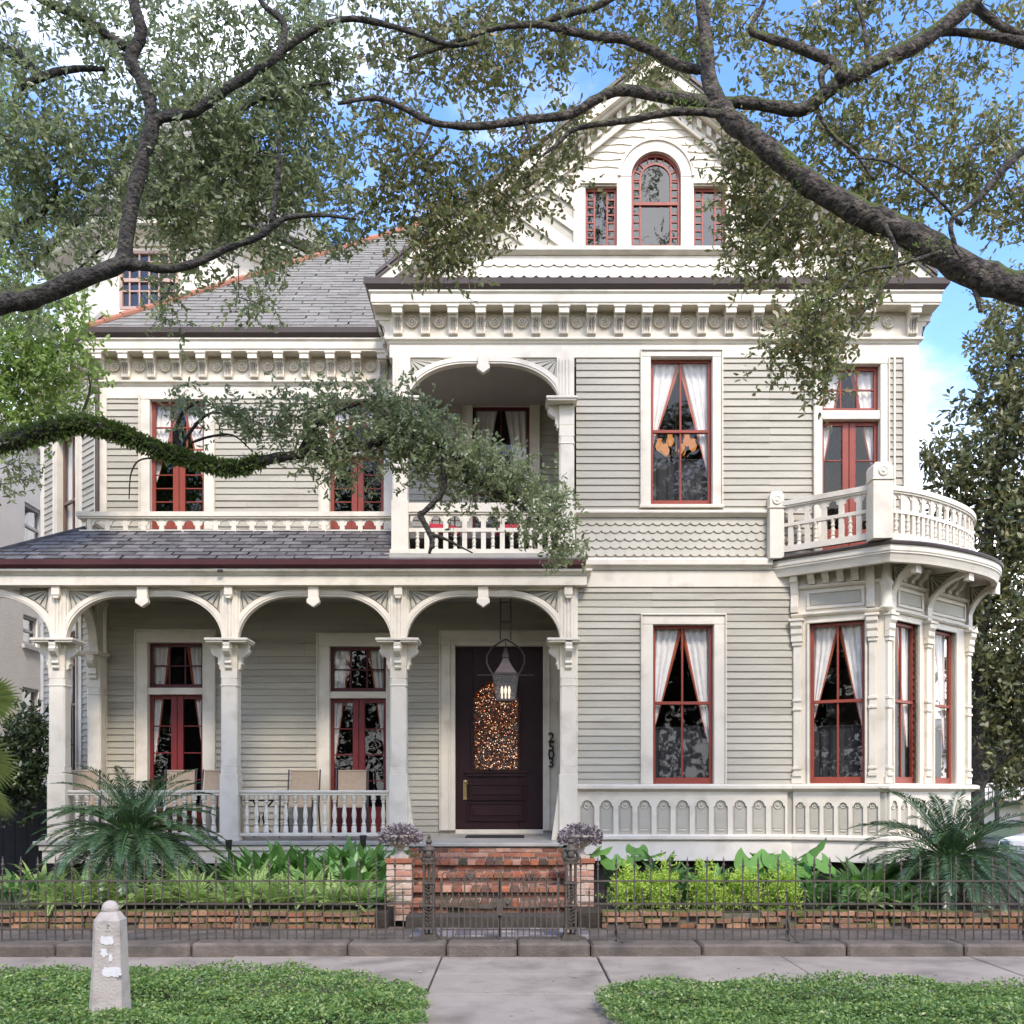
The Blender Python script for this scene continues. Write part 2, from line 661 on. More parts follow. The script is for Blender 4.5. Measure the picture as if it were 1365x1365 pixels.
MGLASS('lamp_glass', .85, .05)
MGLASS('frosted_glass', .6, .12, .5)
MEMIT('fairy', [(1, .42, .12), (1, .70, .38), (1, .16, .04), (1, .88, .72), (1, .36, .08)], 1.2)
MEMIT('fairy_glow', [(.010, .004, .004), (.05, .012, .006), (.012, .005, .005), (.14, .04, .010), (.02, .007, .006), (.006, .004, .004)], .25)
MEMIT('lamp_glow', [(1, .85, .66), (1, .80, .6)], .7)
M('frosted', (.55, .50, .48), .4, .05, 5)
MEMIT('amber', [(1, .30, .05), (1, .42, .10)], .2)
MATS['tile'].node_tree.nodes['Principled BSDF'].inputs['Specular IOR Level'].default_value = .08
MATS['tile'].node_tree.nodes['Principled BSDF'].inputs['Roughness'].default_value = .95
# ------------------------------------------------------------------ the house
YW, YL = 13.5, 14.9                      # the wing's front and the recessed left front
FW, FL = Face(0, YW), Face(0, YL)
XL, XM, XR = -6.065, .855, 5.375         # left corner, wing's left corner, wing's right corner
A_, B_, C_, D_ = (3.725, 13.5), (4.773, 12.952), (6.553, 14.49), (5.375, 16.3)
F1, F2 = Face.between(A_, B_), Face.between(B_, C_)
LEN1, LEN2 = math.dist(A_, B_), math.dist(B_, C_)
BL = (-7.63, 16.46)
FB = Face.between(BL, (XL, YL))
LENB = math.dist(BL, (XL, YL))
FS = Face(XM, YL, -90)                   # wing's left side, inside porch and balcony

house = thing('clapboard_house', 'cream and grey two-storey clapboard house with arched porch, gable and round balcony', 'house', (0, 14, 0))


def P(mb, name, mats, parent=None, **k):
    return mb.build(name, mats, parent or house, **k)


SR = random.Random(31)


def siding(mb, F, u0, u1, z0, z1, holes=(), pitch=.0955, zref=0.0, m=0, proud=.021):
    xs = sorted(set([u0, u1] + [min(max(h[i], u0), u1) for h in holes for i in (0, 1)]))
    for a, b in zip(xs, xs[1:]):
        if b - a < 1e-4:
            continue
        mid = (a + b) / 2
        zs = [(z0, z1)]
        for h in holes:
            if h[0] < mid < h[1]:
                nz = []
                for p, q in zs:
                    if h[3] <= p or h[2] >= q:
                        nz.append((p, q))
                    else:
                        if h[2] > p:
                            nz.append((p, h[2]))
                        if h[3] < q:
                            nz.append((h[3], q))
                zs = nz
        for p, q in zs:
            k = math.floor((p - zref) / pitch)
            while True:
                zb, zt = zref + k * pitch, zref + (k + 1) * pitch
                if zb >= q - 1e-5:
                    break
                lo, hi = max(zb, p), min(zt, q)
                if hi - lo > 1e-4:
                    cuts = [a]
                    while b - cuts[-1] > 1.1 and SR.random() < .62:
                        cuts.append(cuts[-1] + SR.uniform(.5, b - cuts[-1] - .3))
                    cuts.append(b)
                    for a_, b_ in zip(cuts, cuts[1:]):
                        pr_ = proud + SR.uniform(-.003, .004)
                        f = lambda z: pr_ - (pr_ - .004) * (z - zb) / pitch
                        ol, oh = f(lo), f(hi)
                        g_ = .0012 if a_ > a else 0
                        dz0, dz1 = (SR.uniform(-.0022, .0022), SR.uniform(-.0022, .0022)) if lo == zb else (0, 0)
                        mb.add([F.p(a_ + g_, ol, lo + dz0), F.p(b_, ol, lo + dz1), F.p(b_, oh, hi + .004), F.p(a_ + g_, oh, hi + .004), F.p(a_ + g_, -.03, lo + dz0), F.p(b_, -.03, lo + dz1)],
                               [(0, 1, 2, 3), (4, 5, 1, 0)], m)
                k += 1


def fishscale(mb, F, u0, u1, z0, z1, rows, w=.125, m=0, xr=None, o=.0):
    ph = (z1 - z0) / rows
    for r in range(rows):
        zb, zt = z0 + r * ph, z0 + (r + 1) * ph
        a, b = (xr(zb + ph * .5) if xr else (u0, u1))
        top = [(b, zt + .01), (a, zt + .01)]
        bot = []
        k = math.floor(a / w) - 1
        while k * w < b:
            s0 = k * w + (w / 2 if r % 2 else 0)
            for t, dz in ((0, .034), (.1, .018), (.28, .003), (.5, 0), (.72, .003), (.9, .018)):
                x = s0 + t * w
                if a <= x <= b:
                    bot.append((x, zb + dz))
            k += 1
        poly = [(a, zb + .01)] + bot + [(b, zb + .01)] + top
        n = len(poly)
        oo = lambda z: o + .022 - .016 * (z - zb) / ph
        vs = [F.p(u, oo(z), z) for u, z in poly] + [F.p(u, o - .01, z) for u, z in poly]
        mb.add(vs, [tuple(range(n))] + [(i, i + n, (i + 1) % n + n, (i + 1) % n) for i in range(n)], m)


def shingles(mb, a, b, c, d, rows, tw, m=0, th=.011, gap=.006, seed=3):
    """tabs laid on the slope a(bottom left) b(bottom right) c(top right) d(top left)"""
    rr = random.Random(seed)
    a, b, c, d = map(Vector, (a, b, c, d))
    nrm = (b - a).cross(d - a).normalized()
    if nrm.z < 0:
        nrm = -nrm
    e = (b - a).normalized()
    mb.quad(a - nrm * .02, b - nrm * .02, c - nrm * .02, d - nrm * .02, m)
    for r in range(rows):
        t0, t1 = r / rows, min(1, (r + 1.15) / rows)
        L0, R0, L1, R1 = a.lerp(d, t0), b.lerp(c, t0), a.lerp(d, t1), b.lerp(c, t1)
        sl, sr = (L0 - a).dot(e), (R0 - a).dot(e)
        tl, tr_ = (L1 - a).dot(e), (R1 - a).dot(e)
        k = math.floor(sl / tw) - 1
        while k * tw < sr:
            s0 = (k + (.5 if r % 2 else 0)) * tw + rr.uniform(-.012, .012)
            s1 = s0 + tw - gap
            if s1 > sl and s0 < sr:
                q0, q1 = max(s0, sl), min(s1, sr)
                v0, v1 = max(s0, tl), min(s1, tr_)
                if q1 - q0 > .01:
                    v0, v1 = min(v0, max(tl, q1)), max(v1, min(tr_, q0))
                    if v1 < v0:
                        v0 = v1 = (v0 + v1) / 2
                    hb = th * rr.uniform(.8, 1.5)
                    p = [L0 + e * (q0 - sl) + nrm * hb, L0 + e * (q1 - sl) + nrm * hb, L1 + e * (v1 - tl) + nrm * .002, L1 + e * (v0 - tl) + nrm * .002,
                         L0 + e * (q0 - sl), L0 + e * (q1 - sl)]
                    mb.add([tuple(x) for x in p], [(0, 1, 2, 3), (4, 5, 1, 0), (4, 0, 3), (5, 2, 1)], m)
            k += 1


# --- openings, all as (u0, u1, z0, z1) of the red sash on their face
def op(F, x0, x1, y0, y1, o=0):
    u0, u1 = F.u(x0), F.u(x1)
    return (u0, u1, F.z(y1, (u0 + u1) / 2, o), F.z(y0, (u0 + u1) / 2, o))


UPW = op(FW, 867, 949, 477, 674)
LOW = op(FW, 870, 951, 833, 1045)
FDR = op(FW, 1095, 1172, 487, 742)
PW1 = op(FL, 198, 271, 857, 1110)
PW2 = op(FL, 440, 515, 862, 1110)
UL1 = op(FL, 201, 273, 534, 720)
UL2 = op(FL, 440, 512, 534, 720)
BAL = op(FL, 630, 706, 541, 720)
DOOR = op(FL, 607, 724, 861, 1107)
ZP = .93                                  # porch floor at the wall


def casing(mb, F, op_, side=.13, top=.15, sill=True, o=.045, depth=.13, cap=True, zc=None):
    u0, u1, z0, z1 = op_
    mb.box(F, u0 - side, u0, -.02, o, z0 - (.0 if sill else 0), z1, 0)
    mb.box(F, u1, u1 + side, -.02, o, z0, z1, 0)
    mb.box(F, u0 - side, u1 + side, -.02, o + .002, z1, z1 + top, 0)
    # backband: a thin outer raised edge
    mb.box(F, u0 - side - .02, u0 - side, -.02, o + .022, z0, z1 + top, 0)
    mb.box(F, u1 + side, u1 + side + .02, -.02, o + .022, z0, z1 + top, 0)
    if cap:
        mb.box(F, u0 - side - .02, u1 + side + .02, -.02, o + .024, z1 + top, z1 + top + .022, 0)
    # jambs
    mb.box(F, u0 - .02, u0, -depth, -.02, z0, z1, 0)
    mb.box(F, u1, u1 + .02, -depth, -.02, z0, z1, 0)
    mb.box(F, u0 - .02, u1 + .02, -depth, -.02, z1, z1 + .02, 0)
    if sill:
        mb.box(F, u0 - side - .03, u1 + side + .03, -depth, o + .035, z0 - .045, z0, 0)


def curtain(F, w, parent, pos, u0, u1, z0, z1, left, m=('lace', 'curtain_trim'), tie=.30, reach=1.0, trim=.12, tail=0.0):
    """one tied-back panel: full width at the top, drawn to its side at the tie"""
    mb = MB()
    nu, nz = 36, 14
    ph_, fq_ = SR.uniform(0, 6), SR.uniform(19, 29)
    tie += SR.uniform(-.05, .05)
    half = (u1 - u0) / 2 * reach
    zt = z0 + (z1 - z0) * tie
    rows = []
    for j in range(nz + 1):
        t = j / nz
        z = z1 - (z1 - zt) * t
        wid = half * (1 - t) ** .96 + .035
        row = []
        for i in range(nu + 1):
            s = i / nu
            x = s * wid
            o = pos + (.016 * math.sin(s * fq_ + ph_ + 1.5 * math.sin(t * 2 + ph_)) + .004 * math.sin(s * 41 + t * 3)) * (1 - .75 * t)
            row.append(F.p(u0 + x if left else u1 - x, o, z))
        rows.append(row)
    vs = [p for r in rows for p in r]
    n = nu + 1
    k = int(nu * (1 - trim))
    for j in range(nz):
        for i in range(nu):
            mb.m.append(1 if i >= k else 0)
            mb.f.append((j * n + i, j * n + i + 1, (j + 1) * n + i + 1, (j + 1) * n + i))
    mb.v = vs
    return mb.build('curtain', list(m), parent, smooth=True, recalc=False, angle=180)


def glass_of(F, u0, u1, z0, z1, o, parent, mat='glass'):
    mb = MB()
    mb.quad(F.p(u0, o, z0), F.p(u1, o, z0), F.p(u1, o, z1), F.p(u0, o, z1))
    return mb.build('pane', mat, parent, recalc=False)


def dh_window(F, op_, side=.13, top=.15, sill=True, zmeet=.51, red='red', do_casing=True, cafe=.34, tie=.33, reach=.97, o=.045, mull=True, cur=True, name='window', trim='curtain_trim'):
    u0, u1, z0, z1 = op_
    mb = MB()
    if do_casing:
        casing(mb, F, op_, side, top, sill, o)
    else:
        mb.box(F, u0 - .03, u1 + .03, -.13, .03, z0 - .04, z0, 0)
        mb.box(F, u0 - .03, u0, -.13, .03, z0, z1, 0)
        mb.box(F, u1, u1 + .03, -.13, .03, z0, z1, 0)
        mb.box(F, u0 - .03, u1 + .03, -.13, .03, z1, z1 + .03, 0)
    win = P(mb, name, 'trim', bevel=.006)
    fr = MB()
    zm = z0 + (z1 - z0) * zmeet
    st, um = .045, (u0 + u1) / 2
    a, b = -.10, -.055
    fr.box(F, u0, u0 + st, a, b, z0, z1)
    fr.box(F, u1 - st, u1, a, b, z0, z1)
    fr.box(F, u0 + st, u1 - st, a, b + .003, z1 - .045, z1)
    fr.box(F, u0 + st, u1 - st, a, b + .003, z0, z0 + .085)
    fr.box(F, u0 + st, u1 - st, a, b + .008, zm - .02, zm + .022)
    if mull:
        fr.box(F, um - .013, um + .013, a + .01, b - .006, z0 + .085, zm - .02)
        fr.box(F, um - .013, um + .013, a + .01, b - .006, zm + .022, z1 - .045)
    P(fr, 'sash', red, win, bevel=.004)
    glass_of(F, u0 + st - .01, u1 - st + .01, z0 + .05, z1 - .03, -.08, win)
    if cur:
        curtain(F, 0, win, -.135, u0 + .01, u1 - .01, z0, z1 - .01, True, ('lace', trim), tie=tie + .06, reach=reach)
        curtain(F, 0, win, -.145, u0 + .01, u1 - .01, z0, z1 - .01, False, ('lace', trim), tie=tie - .05, reach=reach)
    if cafe:
        cb = MB()
        zc = z0 + (z1 - z0) * cafe
        n = 24
        for i in range(n):
            x0, x1 = u0 + (u1 - u0) * i / n, u0 + (u1 - u0) * (i + 1) / n
            cb.quad(F.p(x0, -.20 + .012 * math.sin(i * 1.7), z0), F.p(x1, -.20 + .012 * math.sin((i + 1) * 1.7), z0),
                    F.p(x1, -.20 + .012 * math.sin((i + 1) * 1.7), zc), F.p(x0, -.20 + .012 * math.sin(i * 1.7), zc))
        cb.tube([F.p(u0, -.185, zc), F.p(u1, -.185, zc)], .008, 6)
        P(cb, 'cafe_curtain', 'cafe', win, recalc=False)
    return win


def french(F, op_, ztr, zbar, side=.14, top=.15, red='red_dark', red2='red', o=.05, transom=True, muntins=3, reach=.62, tie=.36, cap=True, tcols=3):
    """transom light over a pair of glazed leaves; ztr = bottom of transom, zbar = top of the leaves"""
    u0, u1, z0, z1 = op_
    mb = MB()
    casing(mb, F, op_, side, top, False, o, cap=cap)
    if transom:
        mb.box(F, u0, u1, -.13, o - .015, zbar, ztr)
    win = P(mb, 'french_window', 'trim', bevel=.006)
    um = (u0 + u1) / 2
    a, b, st = -.10, -.055, .05
    fr = MB()
    if transom:
        fr.box(F, u0, u0 + st, a, b, ztr, z1)
        fr.box(F, u1 - st, u1, a, b, ztr, z1)
        fr.box(F, u0 + st, u1 - st, a, b + .003, ztr, ztr + .06)
        fr.box(F, u0 + st, u1 - st, a, b + .003, z1 - .05, z1)
        zm = (ztr + z1) / 2
        fr.box(F, u0 + st, u1 - st, a + .01, b - .008, zm - .011, zm + .011)
        for k in range(1, tcols):
            x = u0 + st + (u1 - u0 - 2 * st) * k / tcols
            fr.box(F, x - .011, x + .011, a + .012, b - .006, ztr + .06, zm - .011)
            fr.box(F, x - .011, x + .011, a + .012, b - .006, zm + .011, z1 - .05)
        P(fr, 'transom', red, win, bevel=.004)
    zl = zbar if transom else z1
    lf = MB()
    for s, (l, r) in enumerate(((u0, um - .004), (um + .004, u1))):
        li, ri = (st, .085) if s == 0 else (.085, st)
        lf.box(F, l, l + li, a, b + (.004 if s else 0), z0, zl)
        lf.box(F, r - ri, r, a, b + (0 if s else .004), z0, zl)
        lf.box(F, l + li, r - ri, a, b - .004, zl - .06, zl)
        lf.box(F, l + li, r - ri, a, b - .004, z0, z0 + .38)
        zz = z0 + .38
        for k in range(1, muntins + 1):
            h = zz + (zl - .06 - zz) * k / (muntins + 1)
            lf.box(F, l + li, r - ri, a + .012, b - .012, h - .009, h + .009)
    P(lf, 'door_leaf', 'red_mid' if red == 'red_dark' else red2, win, bevel=.004)
    glass_of(F, u0 + .03, u1 - .03, z0 + .3, z1 - .03, -.08, win)
    curtain(F, 0, win, -.14, u0 + .01, u1 - .01, z0 + .2, z1 - .01, True, tie=tie, reach=reach)
    curtain(F, 0, win, -.14, u0 + .01, u1 - .01, z0 + .2, z1 - .01, False, tie=tie + .03, reach=reach)
    return win


def hole(op_, g=.012, t=.012):
    return (op_[0] - g, op_[1] + g, op_[2] - g, op_[3] + t)


# ---------------------------------------------------------------- walls
zU0, zU1 = 5.30, 7.33
mb = MB()
siding(mb, FW, FW.u(768), FW.u(1056), 1.62, 4.28, [hole(LOW)])
siding(mb, FW, FW.u(768), 3.43, zU0, zU1, [hole(UPW)])
siding(mb, FW, 3.43, XR, 4.60, zU1, [hole(FDR), hole(UPW)])
siding(mb, FL, XL + .06, XM, ZP, 4.60, [hole(PW1), hole(PW2), hole(DOOR)])
siding(mb, FL, XL + .06, XM, 4.60, zU1 + .06, [hole(UL1), hole(UL2), hole(BAL)])
siding(mb, FS, 0, 1.4, ZP - .05, 4.6)
siding(mb, FS, 0, 1.4, 4.6, zU1)
wL = op(FB, 78, 107, 590, 712)
wLL = op(FB, 90, 108, 878, 1040)
wLw = (.70, 1.42, 5.0, 7.1)
wLlo = (.70, 1.42, 1.75, 4.0)
siding(mb, FB, 0, LENB, .9, 7.4, [hole(wLw), hole(wLlo)])
siding(mb, Face(BL[0], 24, -90), 0, 24 - BL[1], .9, 7.4)
siding(mb, Face(XR, YW, 90), 0, 10.5, .9, 7.4)
siding(mb, Face(XR, 24, 180), 0, XR - BL[0], .9, 7.4)
wall = P(mb, 'clapboard_wall', 'siding', recalc=False)

# floors and ceilings inside, so that the rooms are closed and dim
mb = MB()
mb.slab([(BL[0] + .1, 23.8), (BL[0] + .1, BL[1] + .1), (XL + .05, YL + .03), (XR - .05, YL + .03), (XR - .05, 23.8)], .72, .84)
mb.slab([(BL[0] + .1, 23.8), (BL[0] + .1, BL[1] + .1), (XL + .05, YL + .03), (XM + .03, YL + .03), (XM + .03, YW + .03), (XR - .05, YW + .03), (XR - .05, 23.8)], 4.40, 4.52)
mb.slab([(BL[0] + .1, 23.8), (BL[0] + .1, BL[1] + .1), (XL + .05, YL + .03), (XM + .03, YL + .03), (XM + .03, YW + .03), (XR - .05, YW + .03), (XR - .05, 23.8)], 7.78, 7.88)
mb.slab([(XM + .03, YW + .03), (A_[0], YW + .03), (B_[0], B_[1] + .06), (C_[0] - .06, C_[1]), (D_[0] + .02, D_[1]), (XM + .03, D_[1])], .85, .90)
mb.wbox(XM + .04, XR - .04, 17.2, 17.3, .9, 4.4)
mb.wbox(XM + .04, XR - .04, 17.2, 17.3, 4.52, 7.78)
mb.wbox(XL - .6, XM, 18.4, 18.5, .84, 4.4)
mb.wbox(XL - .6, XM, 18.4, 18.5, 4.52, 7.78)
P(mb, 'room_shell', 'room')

# corner boards
mb = MB()
for F_, a_ in ((FW, (XM - .02, XM + .02, -.02, .045, .9, 4.27)), (FW, (XR - .30, XR - .27, -.02, .035, 4.6, zU1)), (FW, (XR - .17, XR + .035, -.02, .05, 4.66, zU1)),
               (Face(XR, YW, 90), (.04, .18, -.02, .04, 4.66, zU1)), (FL, (XL - .02, XL + .115, -.02, .04, ZP, 7.4)), (FB, (LENB - .13, LENB - .02, -.02, .035, .9, 7.4)),
               (FB, (0, .12, -.02, .035, .9, 7.4)), (FB, (.50, .62, -.02, .035, .9, 7.4)), (FB, (1.5, 1.62, -.02, .035, .9, 7.4))):
    mb = MB()
    mb.box(F_, *a_)
    P(mb, 'corner_board', 'trim', bevel=.006)

# ---------------------------------------------------------------- windows and doors
dh_window(FW, UPW, side=.12, top=.075, cafe=.34)
dh_window(FW, LOW, side=.145, top=.12, cafe=.36)
zt = FW.z(548), FW.z(560)
french(FW, FDR, zt[0], zt[1], side=.10, top=.09, red='red', muntins=2, reach=.8, tie=.42, cap=False)
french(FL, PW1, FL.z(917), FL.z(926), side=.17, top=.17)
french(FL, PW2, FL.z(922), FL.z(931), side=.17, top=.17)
french(FL, UL1, FL.z(602), FL.z(608), side=.14, top=.06, red='red', reach=.9, tie=.33, cap=False)
french(FL, UL2, FL.z(602), FL.z(608), side=.14, top=.06, red='red', reach=.9, tie=.33, cap=False)
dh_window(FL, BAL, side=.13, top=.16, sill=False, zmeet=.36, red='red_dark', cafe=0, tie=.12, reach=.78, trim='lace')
dh_window(FB, wLw, side=.06, top=.1, red='bay_sash', cafe=0, tie=-.25, reach=1.02)
dh_window(FB, wLlo, side=.06, top=.1, red='bay_sash', cafe=0, tie=.3, reach=1.02)

# front door
u0, u1, z0, z1 = DOOR
mb = MB()
casing(mb, FL, DOOR, .215, .2, False, .05, .16)
mb.box(FL, u0 - .10, u0 - .07, .05, .07, z0, z1 + .07)
mb.box(FL, u1 + .07, u1 + .10, .05, .07, z0, z1 + .07)
mb.box(FL, u0 - .07, u1 + .07, .05, .07, z1 + .04, z1 + .07)
mb.box(FL, u0, u1, -.16, .03, z0 - .05, z0 + .012)
P(mb, 'door_casing', 'trim', bevel=.006)
du0, du1 = FL.u(620), FL.u(712)
gu0, gu1, gz0, gz1 = FL.u(631), FL.u(691), FL.z(1026), FL.z(906)
gc, gr = (gu0 + gu1) / 2, (gu1 - gu0) / 2
mb = MB()
mb.box(FL, u0, gu0 - .01, -.15, -.09, z0 + .012, z1)
mb.box(FL, gu1 + .01, u1, -.15, -.09, z0 + .012, z1)
mb.box(FL, gu0 - .01, gu1 + .01, -.15, -.09, z0 + .012, gz0)
# arch head with the opening cut out of it
archp = arc(gc, gz1 - gr * 1.0, gr + .01, gr, 180, 0, 14)
mb.prism(FL, [(gu0 - .01, z1), (gu0 - .01, gz1 - gr)] + archp[1:-1] + [(gu1 + .01, gz1 - gr), (gu1 + .01, z1)], -.15, -.09)
ring = arc(gc, gz1 - gr, gr + .05, gr + .04, 180, 0, 16)
ring2 = arc(gc, gz1 - gr, gr, gr - .01, 0, 180, 16)
mb.prism(FL, [(gu0 - .05 + .01, gz0)] + ring[0:] + [(gu1 + .04, gz0), (gu1, gz0)] + ring2 + [(gu0, gz0)], -.09, -.06)
mb.box(FL, gu0 - .14, gu1 + .14, -.09, -.045, gz0 - .05, gz0 - .005)
mb.box(FL, gu0 - .10, gu1 + .10, -.09, -.06, gz0 - .10, gz0 - .05)
for za, zb in ((1064, 1047), (1092, 1072)):
    p, q = FL.z(za), FL.z(zb)
    mb.box(FL, gu0 - .05, gu1 + .07, -.09, -.072, p, q)
    mb.box(FL, gu0 - .02, gu1 + .04, -.072, -.055, p + .05, q - .05)
    for (a, b, c, d) in ((gu0 - .10, gu0 - .07, p - .03, q + .03), (gu1 + .09, gu1 + .12, p - .03, q + .03)):
        mb.box(FL, a, b, -.09, -.06, c, d)
    mb.box(FL, gu0 - .07, gu1 + .09, -.09, -.061, q, q + .03)
    mb.box(FL, gu0 - .07, gu1 + .09, -.09, -.061, p - .03, p)
door = P(mb, 'front_door', 'door_paint', bevel=.005)
mb = MB()
gp_ = [(gu0 - .005, gz0), (gu1 + .005, gz0)] + arc(gc, gz1 - gr, gr + .005, gr, 0, 180, 16)
mb.add([FL.p(a, -.126, b) for a, b in gp_], [tuple(range(len(gp_)))])
P(mb, 'pane', 'glass_door', door, recalc=False)
mb = MB()
ku = FL.u(620)
mb.box(FL, ku - .03, ku + .03, -.09, -.078, FL.z(1066), FL.z(1040))
mb.lathe(FL.p(ku, -.05, FL.z(1062)), [(.012, 0), (.02, .03), (.014, .1), (.02, .14), (.013, .2), (.022, .235), (.004, .25)], 8)
mb.lathe(FL.p(ku, -.08, FL.z(1042)), [(.014, 0), (.014, .03), (.028, .045), (.02, .07), (0.002, .075)], 8, FL.N + (0,))
P(mb, 'handle', 'brass', door, smooth=True)
# the tree of small lights that shows through the arched glass
mb = MB()
rr = random.Random(5)
for i in range(640):
    u, z = rr.uniform(gu0 + .02, gu1 - .02), rr.uniform(gz0 + .02, gz1 - .02)
    if z > gz1 - gr and math.hypot(u - gc, z - (gz1 - gr)) > gr - .02:
        continue
    dens = .55 + .4 * math.sin(z * 9 + u * 5) * math.sin(u * 17) + (.4 if u > gc + gr * .25 and z < gz0 + .45 else 0)
    if rr.random() > dens + .25:
        continue
    o, s = rr.uniform(-.42, -.2), rr.choice((.003, .004, .004, .005, .0065))
    vs = [FL.p(u + a * s, o + b * s, z + c * s) for a, b, c in ((1, 0, 0), (-1, 0, 0), (0, 1, 0), (0, -1, 0), (0, 0, 1), (0, 0, -1))]
    mb.add(vs, [(0, 2, 4), (2, 1, 4), (1, 3, 4), (3, 0, 4), (2, 0, 5), (1, 2, 5), (3, 1, 5), (0, 3, 5)])
P(mb, 'fairy_light', 'fairy', door, recalc=False)
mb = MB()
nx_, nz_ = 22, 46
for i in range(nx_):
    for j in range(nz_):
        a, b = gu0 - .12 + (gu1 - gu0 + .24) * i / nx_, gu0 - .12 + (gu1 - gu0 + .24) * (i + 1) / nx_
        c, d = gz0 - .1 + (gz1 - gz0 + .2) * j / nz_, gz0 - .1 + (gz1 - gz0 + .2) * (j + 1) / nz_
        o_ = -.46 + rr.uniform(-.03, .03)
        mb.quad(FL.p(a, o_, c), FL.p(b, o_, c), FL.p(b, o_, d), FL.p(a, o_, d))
P(mb, 'glow_backing', 'fairy_glow', door, recalc=False)  # glowing sheet added behind the lights; their amber glow is its emission colour
# the digits down the casing: 2503
for ch, y in zip('2503', (989.5, 1001.5, 1012, 1023)):
    cu = bpy.data.curves.new('digit', 'FONT')
    cu.body = ch
    cu.size = .2
    cu.offset = .003
    cu.extrude = .006
    cu.align_x = 'CENTER'
    cu.resolution_u = 4
    tmp = bpy.data.objects.new('digit', cu)
    COL.objects.link(tmp)
    dg = bpy.context.evaluated_depsgraph_get()
    me = bpy.data.meshes.new_from_object(tmp.evaluated_get(dg))
    bpy.data.objects.remove(tmp)
    o = bpy.data.objects.new('house_number', me)
    me.materials.clear()
    me.materials.append(MATS['black_iron'])
    COL.objects.link(o)
    o.parent = house
    o.rotation_euler = (math.radians(90), 0, 0)
    o.location = Vector(FL.p(FL.u(734.5), .078, FL.z(y))) - house.location

# ---------------------------------------------------------------- entablature round the eaves
EP = [(BL[0], 23.9), BL, (XL, YL), (-1.6, YL), (-1.6, YW), (XR, YW), (XR, 23.9)]
mb = MB()
mb.sweep(EP, R(-.05, .030, 7.32, 7.50))
mb.sweep(EP, [(-.05, 7.50), (.04, 7.50), (.055, 7.53), (.085, 7.545), (.085, 7.575), (-.05, 7.578)])
mb.sweep(EP, R(-.05, .022, 7.578, 7.925))
mb.sweep(EP, [(-.05, 7.925), (.235, 7.925), (.235, 7.95), (.25, 7.955), (.25, 8.06), (.275, 8.085), (.275, 8.11), (-.05, 8.11)])
ent = P(mb, 'cornice', 'trim', bevel=.005)
mb = MB()
mb.sweep(EP, [(.05, 8.112), (.285, 8.112), (.325, 8.16), (.335, 8.235), (.28, 8.24), (.05, 8.24)])
P(mb, 'gutter', 'gutter')
mb = MB()
BF = Face(0, 0)
bw = .068
mb.box(BF, -bw, bw, .0, .20, .245, .335)
mb.box(BF, -bw - .012, bw + .012, .0, .215, .318, .345)
mb.prismo(BF, [(0, -.0), (.055, .0), (.085, .02), (.085, .05), (.075, .11), (.095, .17), (.14, .215), (.15, .245), (0, .245)], -bw + .008, bw - .008)
for k in (-1, 0, 1):
    mb.prismo(BF, [(.08, .02), (.093, .02), (.083, .11), (.105, .17), (.15, .22), (.13, .222)], k * .032 - .008, k * .032 + .008)
brk = MB.build(mb, 'bracket', 'trim', None, bevel=.004)
mb = MB()
mb.lathe((0, 0, 0), [(.0, .004), (.076, .004), (.085, .03), (.076, .04), (.062, .008), (.047, .008), (.039, .036), (.030, .034), (.023, .008), (.014, .036), (.001, .04)], 18, (0, -1, 0))
ros = MB.build(mb, 'rosette', 'trim', None, smooth=True, angle=60)
first = [True, True]


def dentil_row(F, us, ros_us):
    for u in us:
        p = F.p(u, .022, 7.585)
        inst(brk, 'bracket', ent, p, math.radians(F.deg))
    for u in ros_us:
        p = F.p(u, .022, 7.79)
        inst(ros, 'rosette', ent, p, math.radians(F.deg))


us = [FL.u(136.5 + 34.08 * i) for i in range(12)]
dentil_row(FL, [u for u in us if u < -1.7], [u + .188 for u in us if u < -1.75])
us = [FW.u(531.5 + 36.57 * i) for i in range(19)]
us[-1] = XR - .07
dentil_row(FW, us, [(a + b) / 2 for a, b in zip(us, us[1:])])
FRet = Face(-1.6, YL, -90)
dentil_row(FRet, [.25, .62, .99, 1.33], [.43, .8, 1.16])
FRr = Face(XR, YW, 90)
dentil_row(FRr, [.1, .47, .84, 1.2, 1.57, 1.94], [.28, .65, 1.02, 1.38])
us = [.12 + .37 * i for i in range(6)]
dentil_row(FB, us, [u + .185 for u in us[:-1]])
bpy.data.objects.remove(brk)
bpy.data.objects.remove(ros)

# ---------------------------------------------------------------- wing: belt course, shingle band, apron
mb = MB()
bp = [(XM - .01, YW), (3.62, YW)]
mb.sweep([(XM - .01, YW), (3.70, YW)], R(-.03, .03, 4.27, 4.49))
mb.sweep([(XM - .01, YW), (3.45, YW)], [(-.03, 4.492), (.05, 4.492), (.07, 4.53), (.11, 4.55), (.11, 4.62), (.085, 4.64), (-.03, 4.68)])
bp2 = [(XM - .08, YW), (3.43, YW)]
mb.sweep(bp2, [(-.03, 5.20), (.03, 5.20), (.05, 5.22), (.085, 5.245), (.085, 5.275), (.03, 5.30), (-.03, 5.30)])
P(mb, 'belt_course', 'trim', bevel=.004)
mb = MB()
fishscale(mb, FW, FW.u(768), 3.43, 4.68, 5.20, 5)
mb.box(FW, XM, 3.43, -.03, -.005, 4.6, 5.25)
P(mb, 'shingle_band', 'tan')

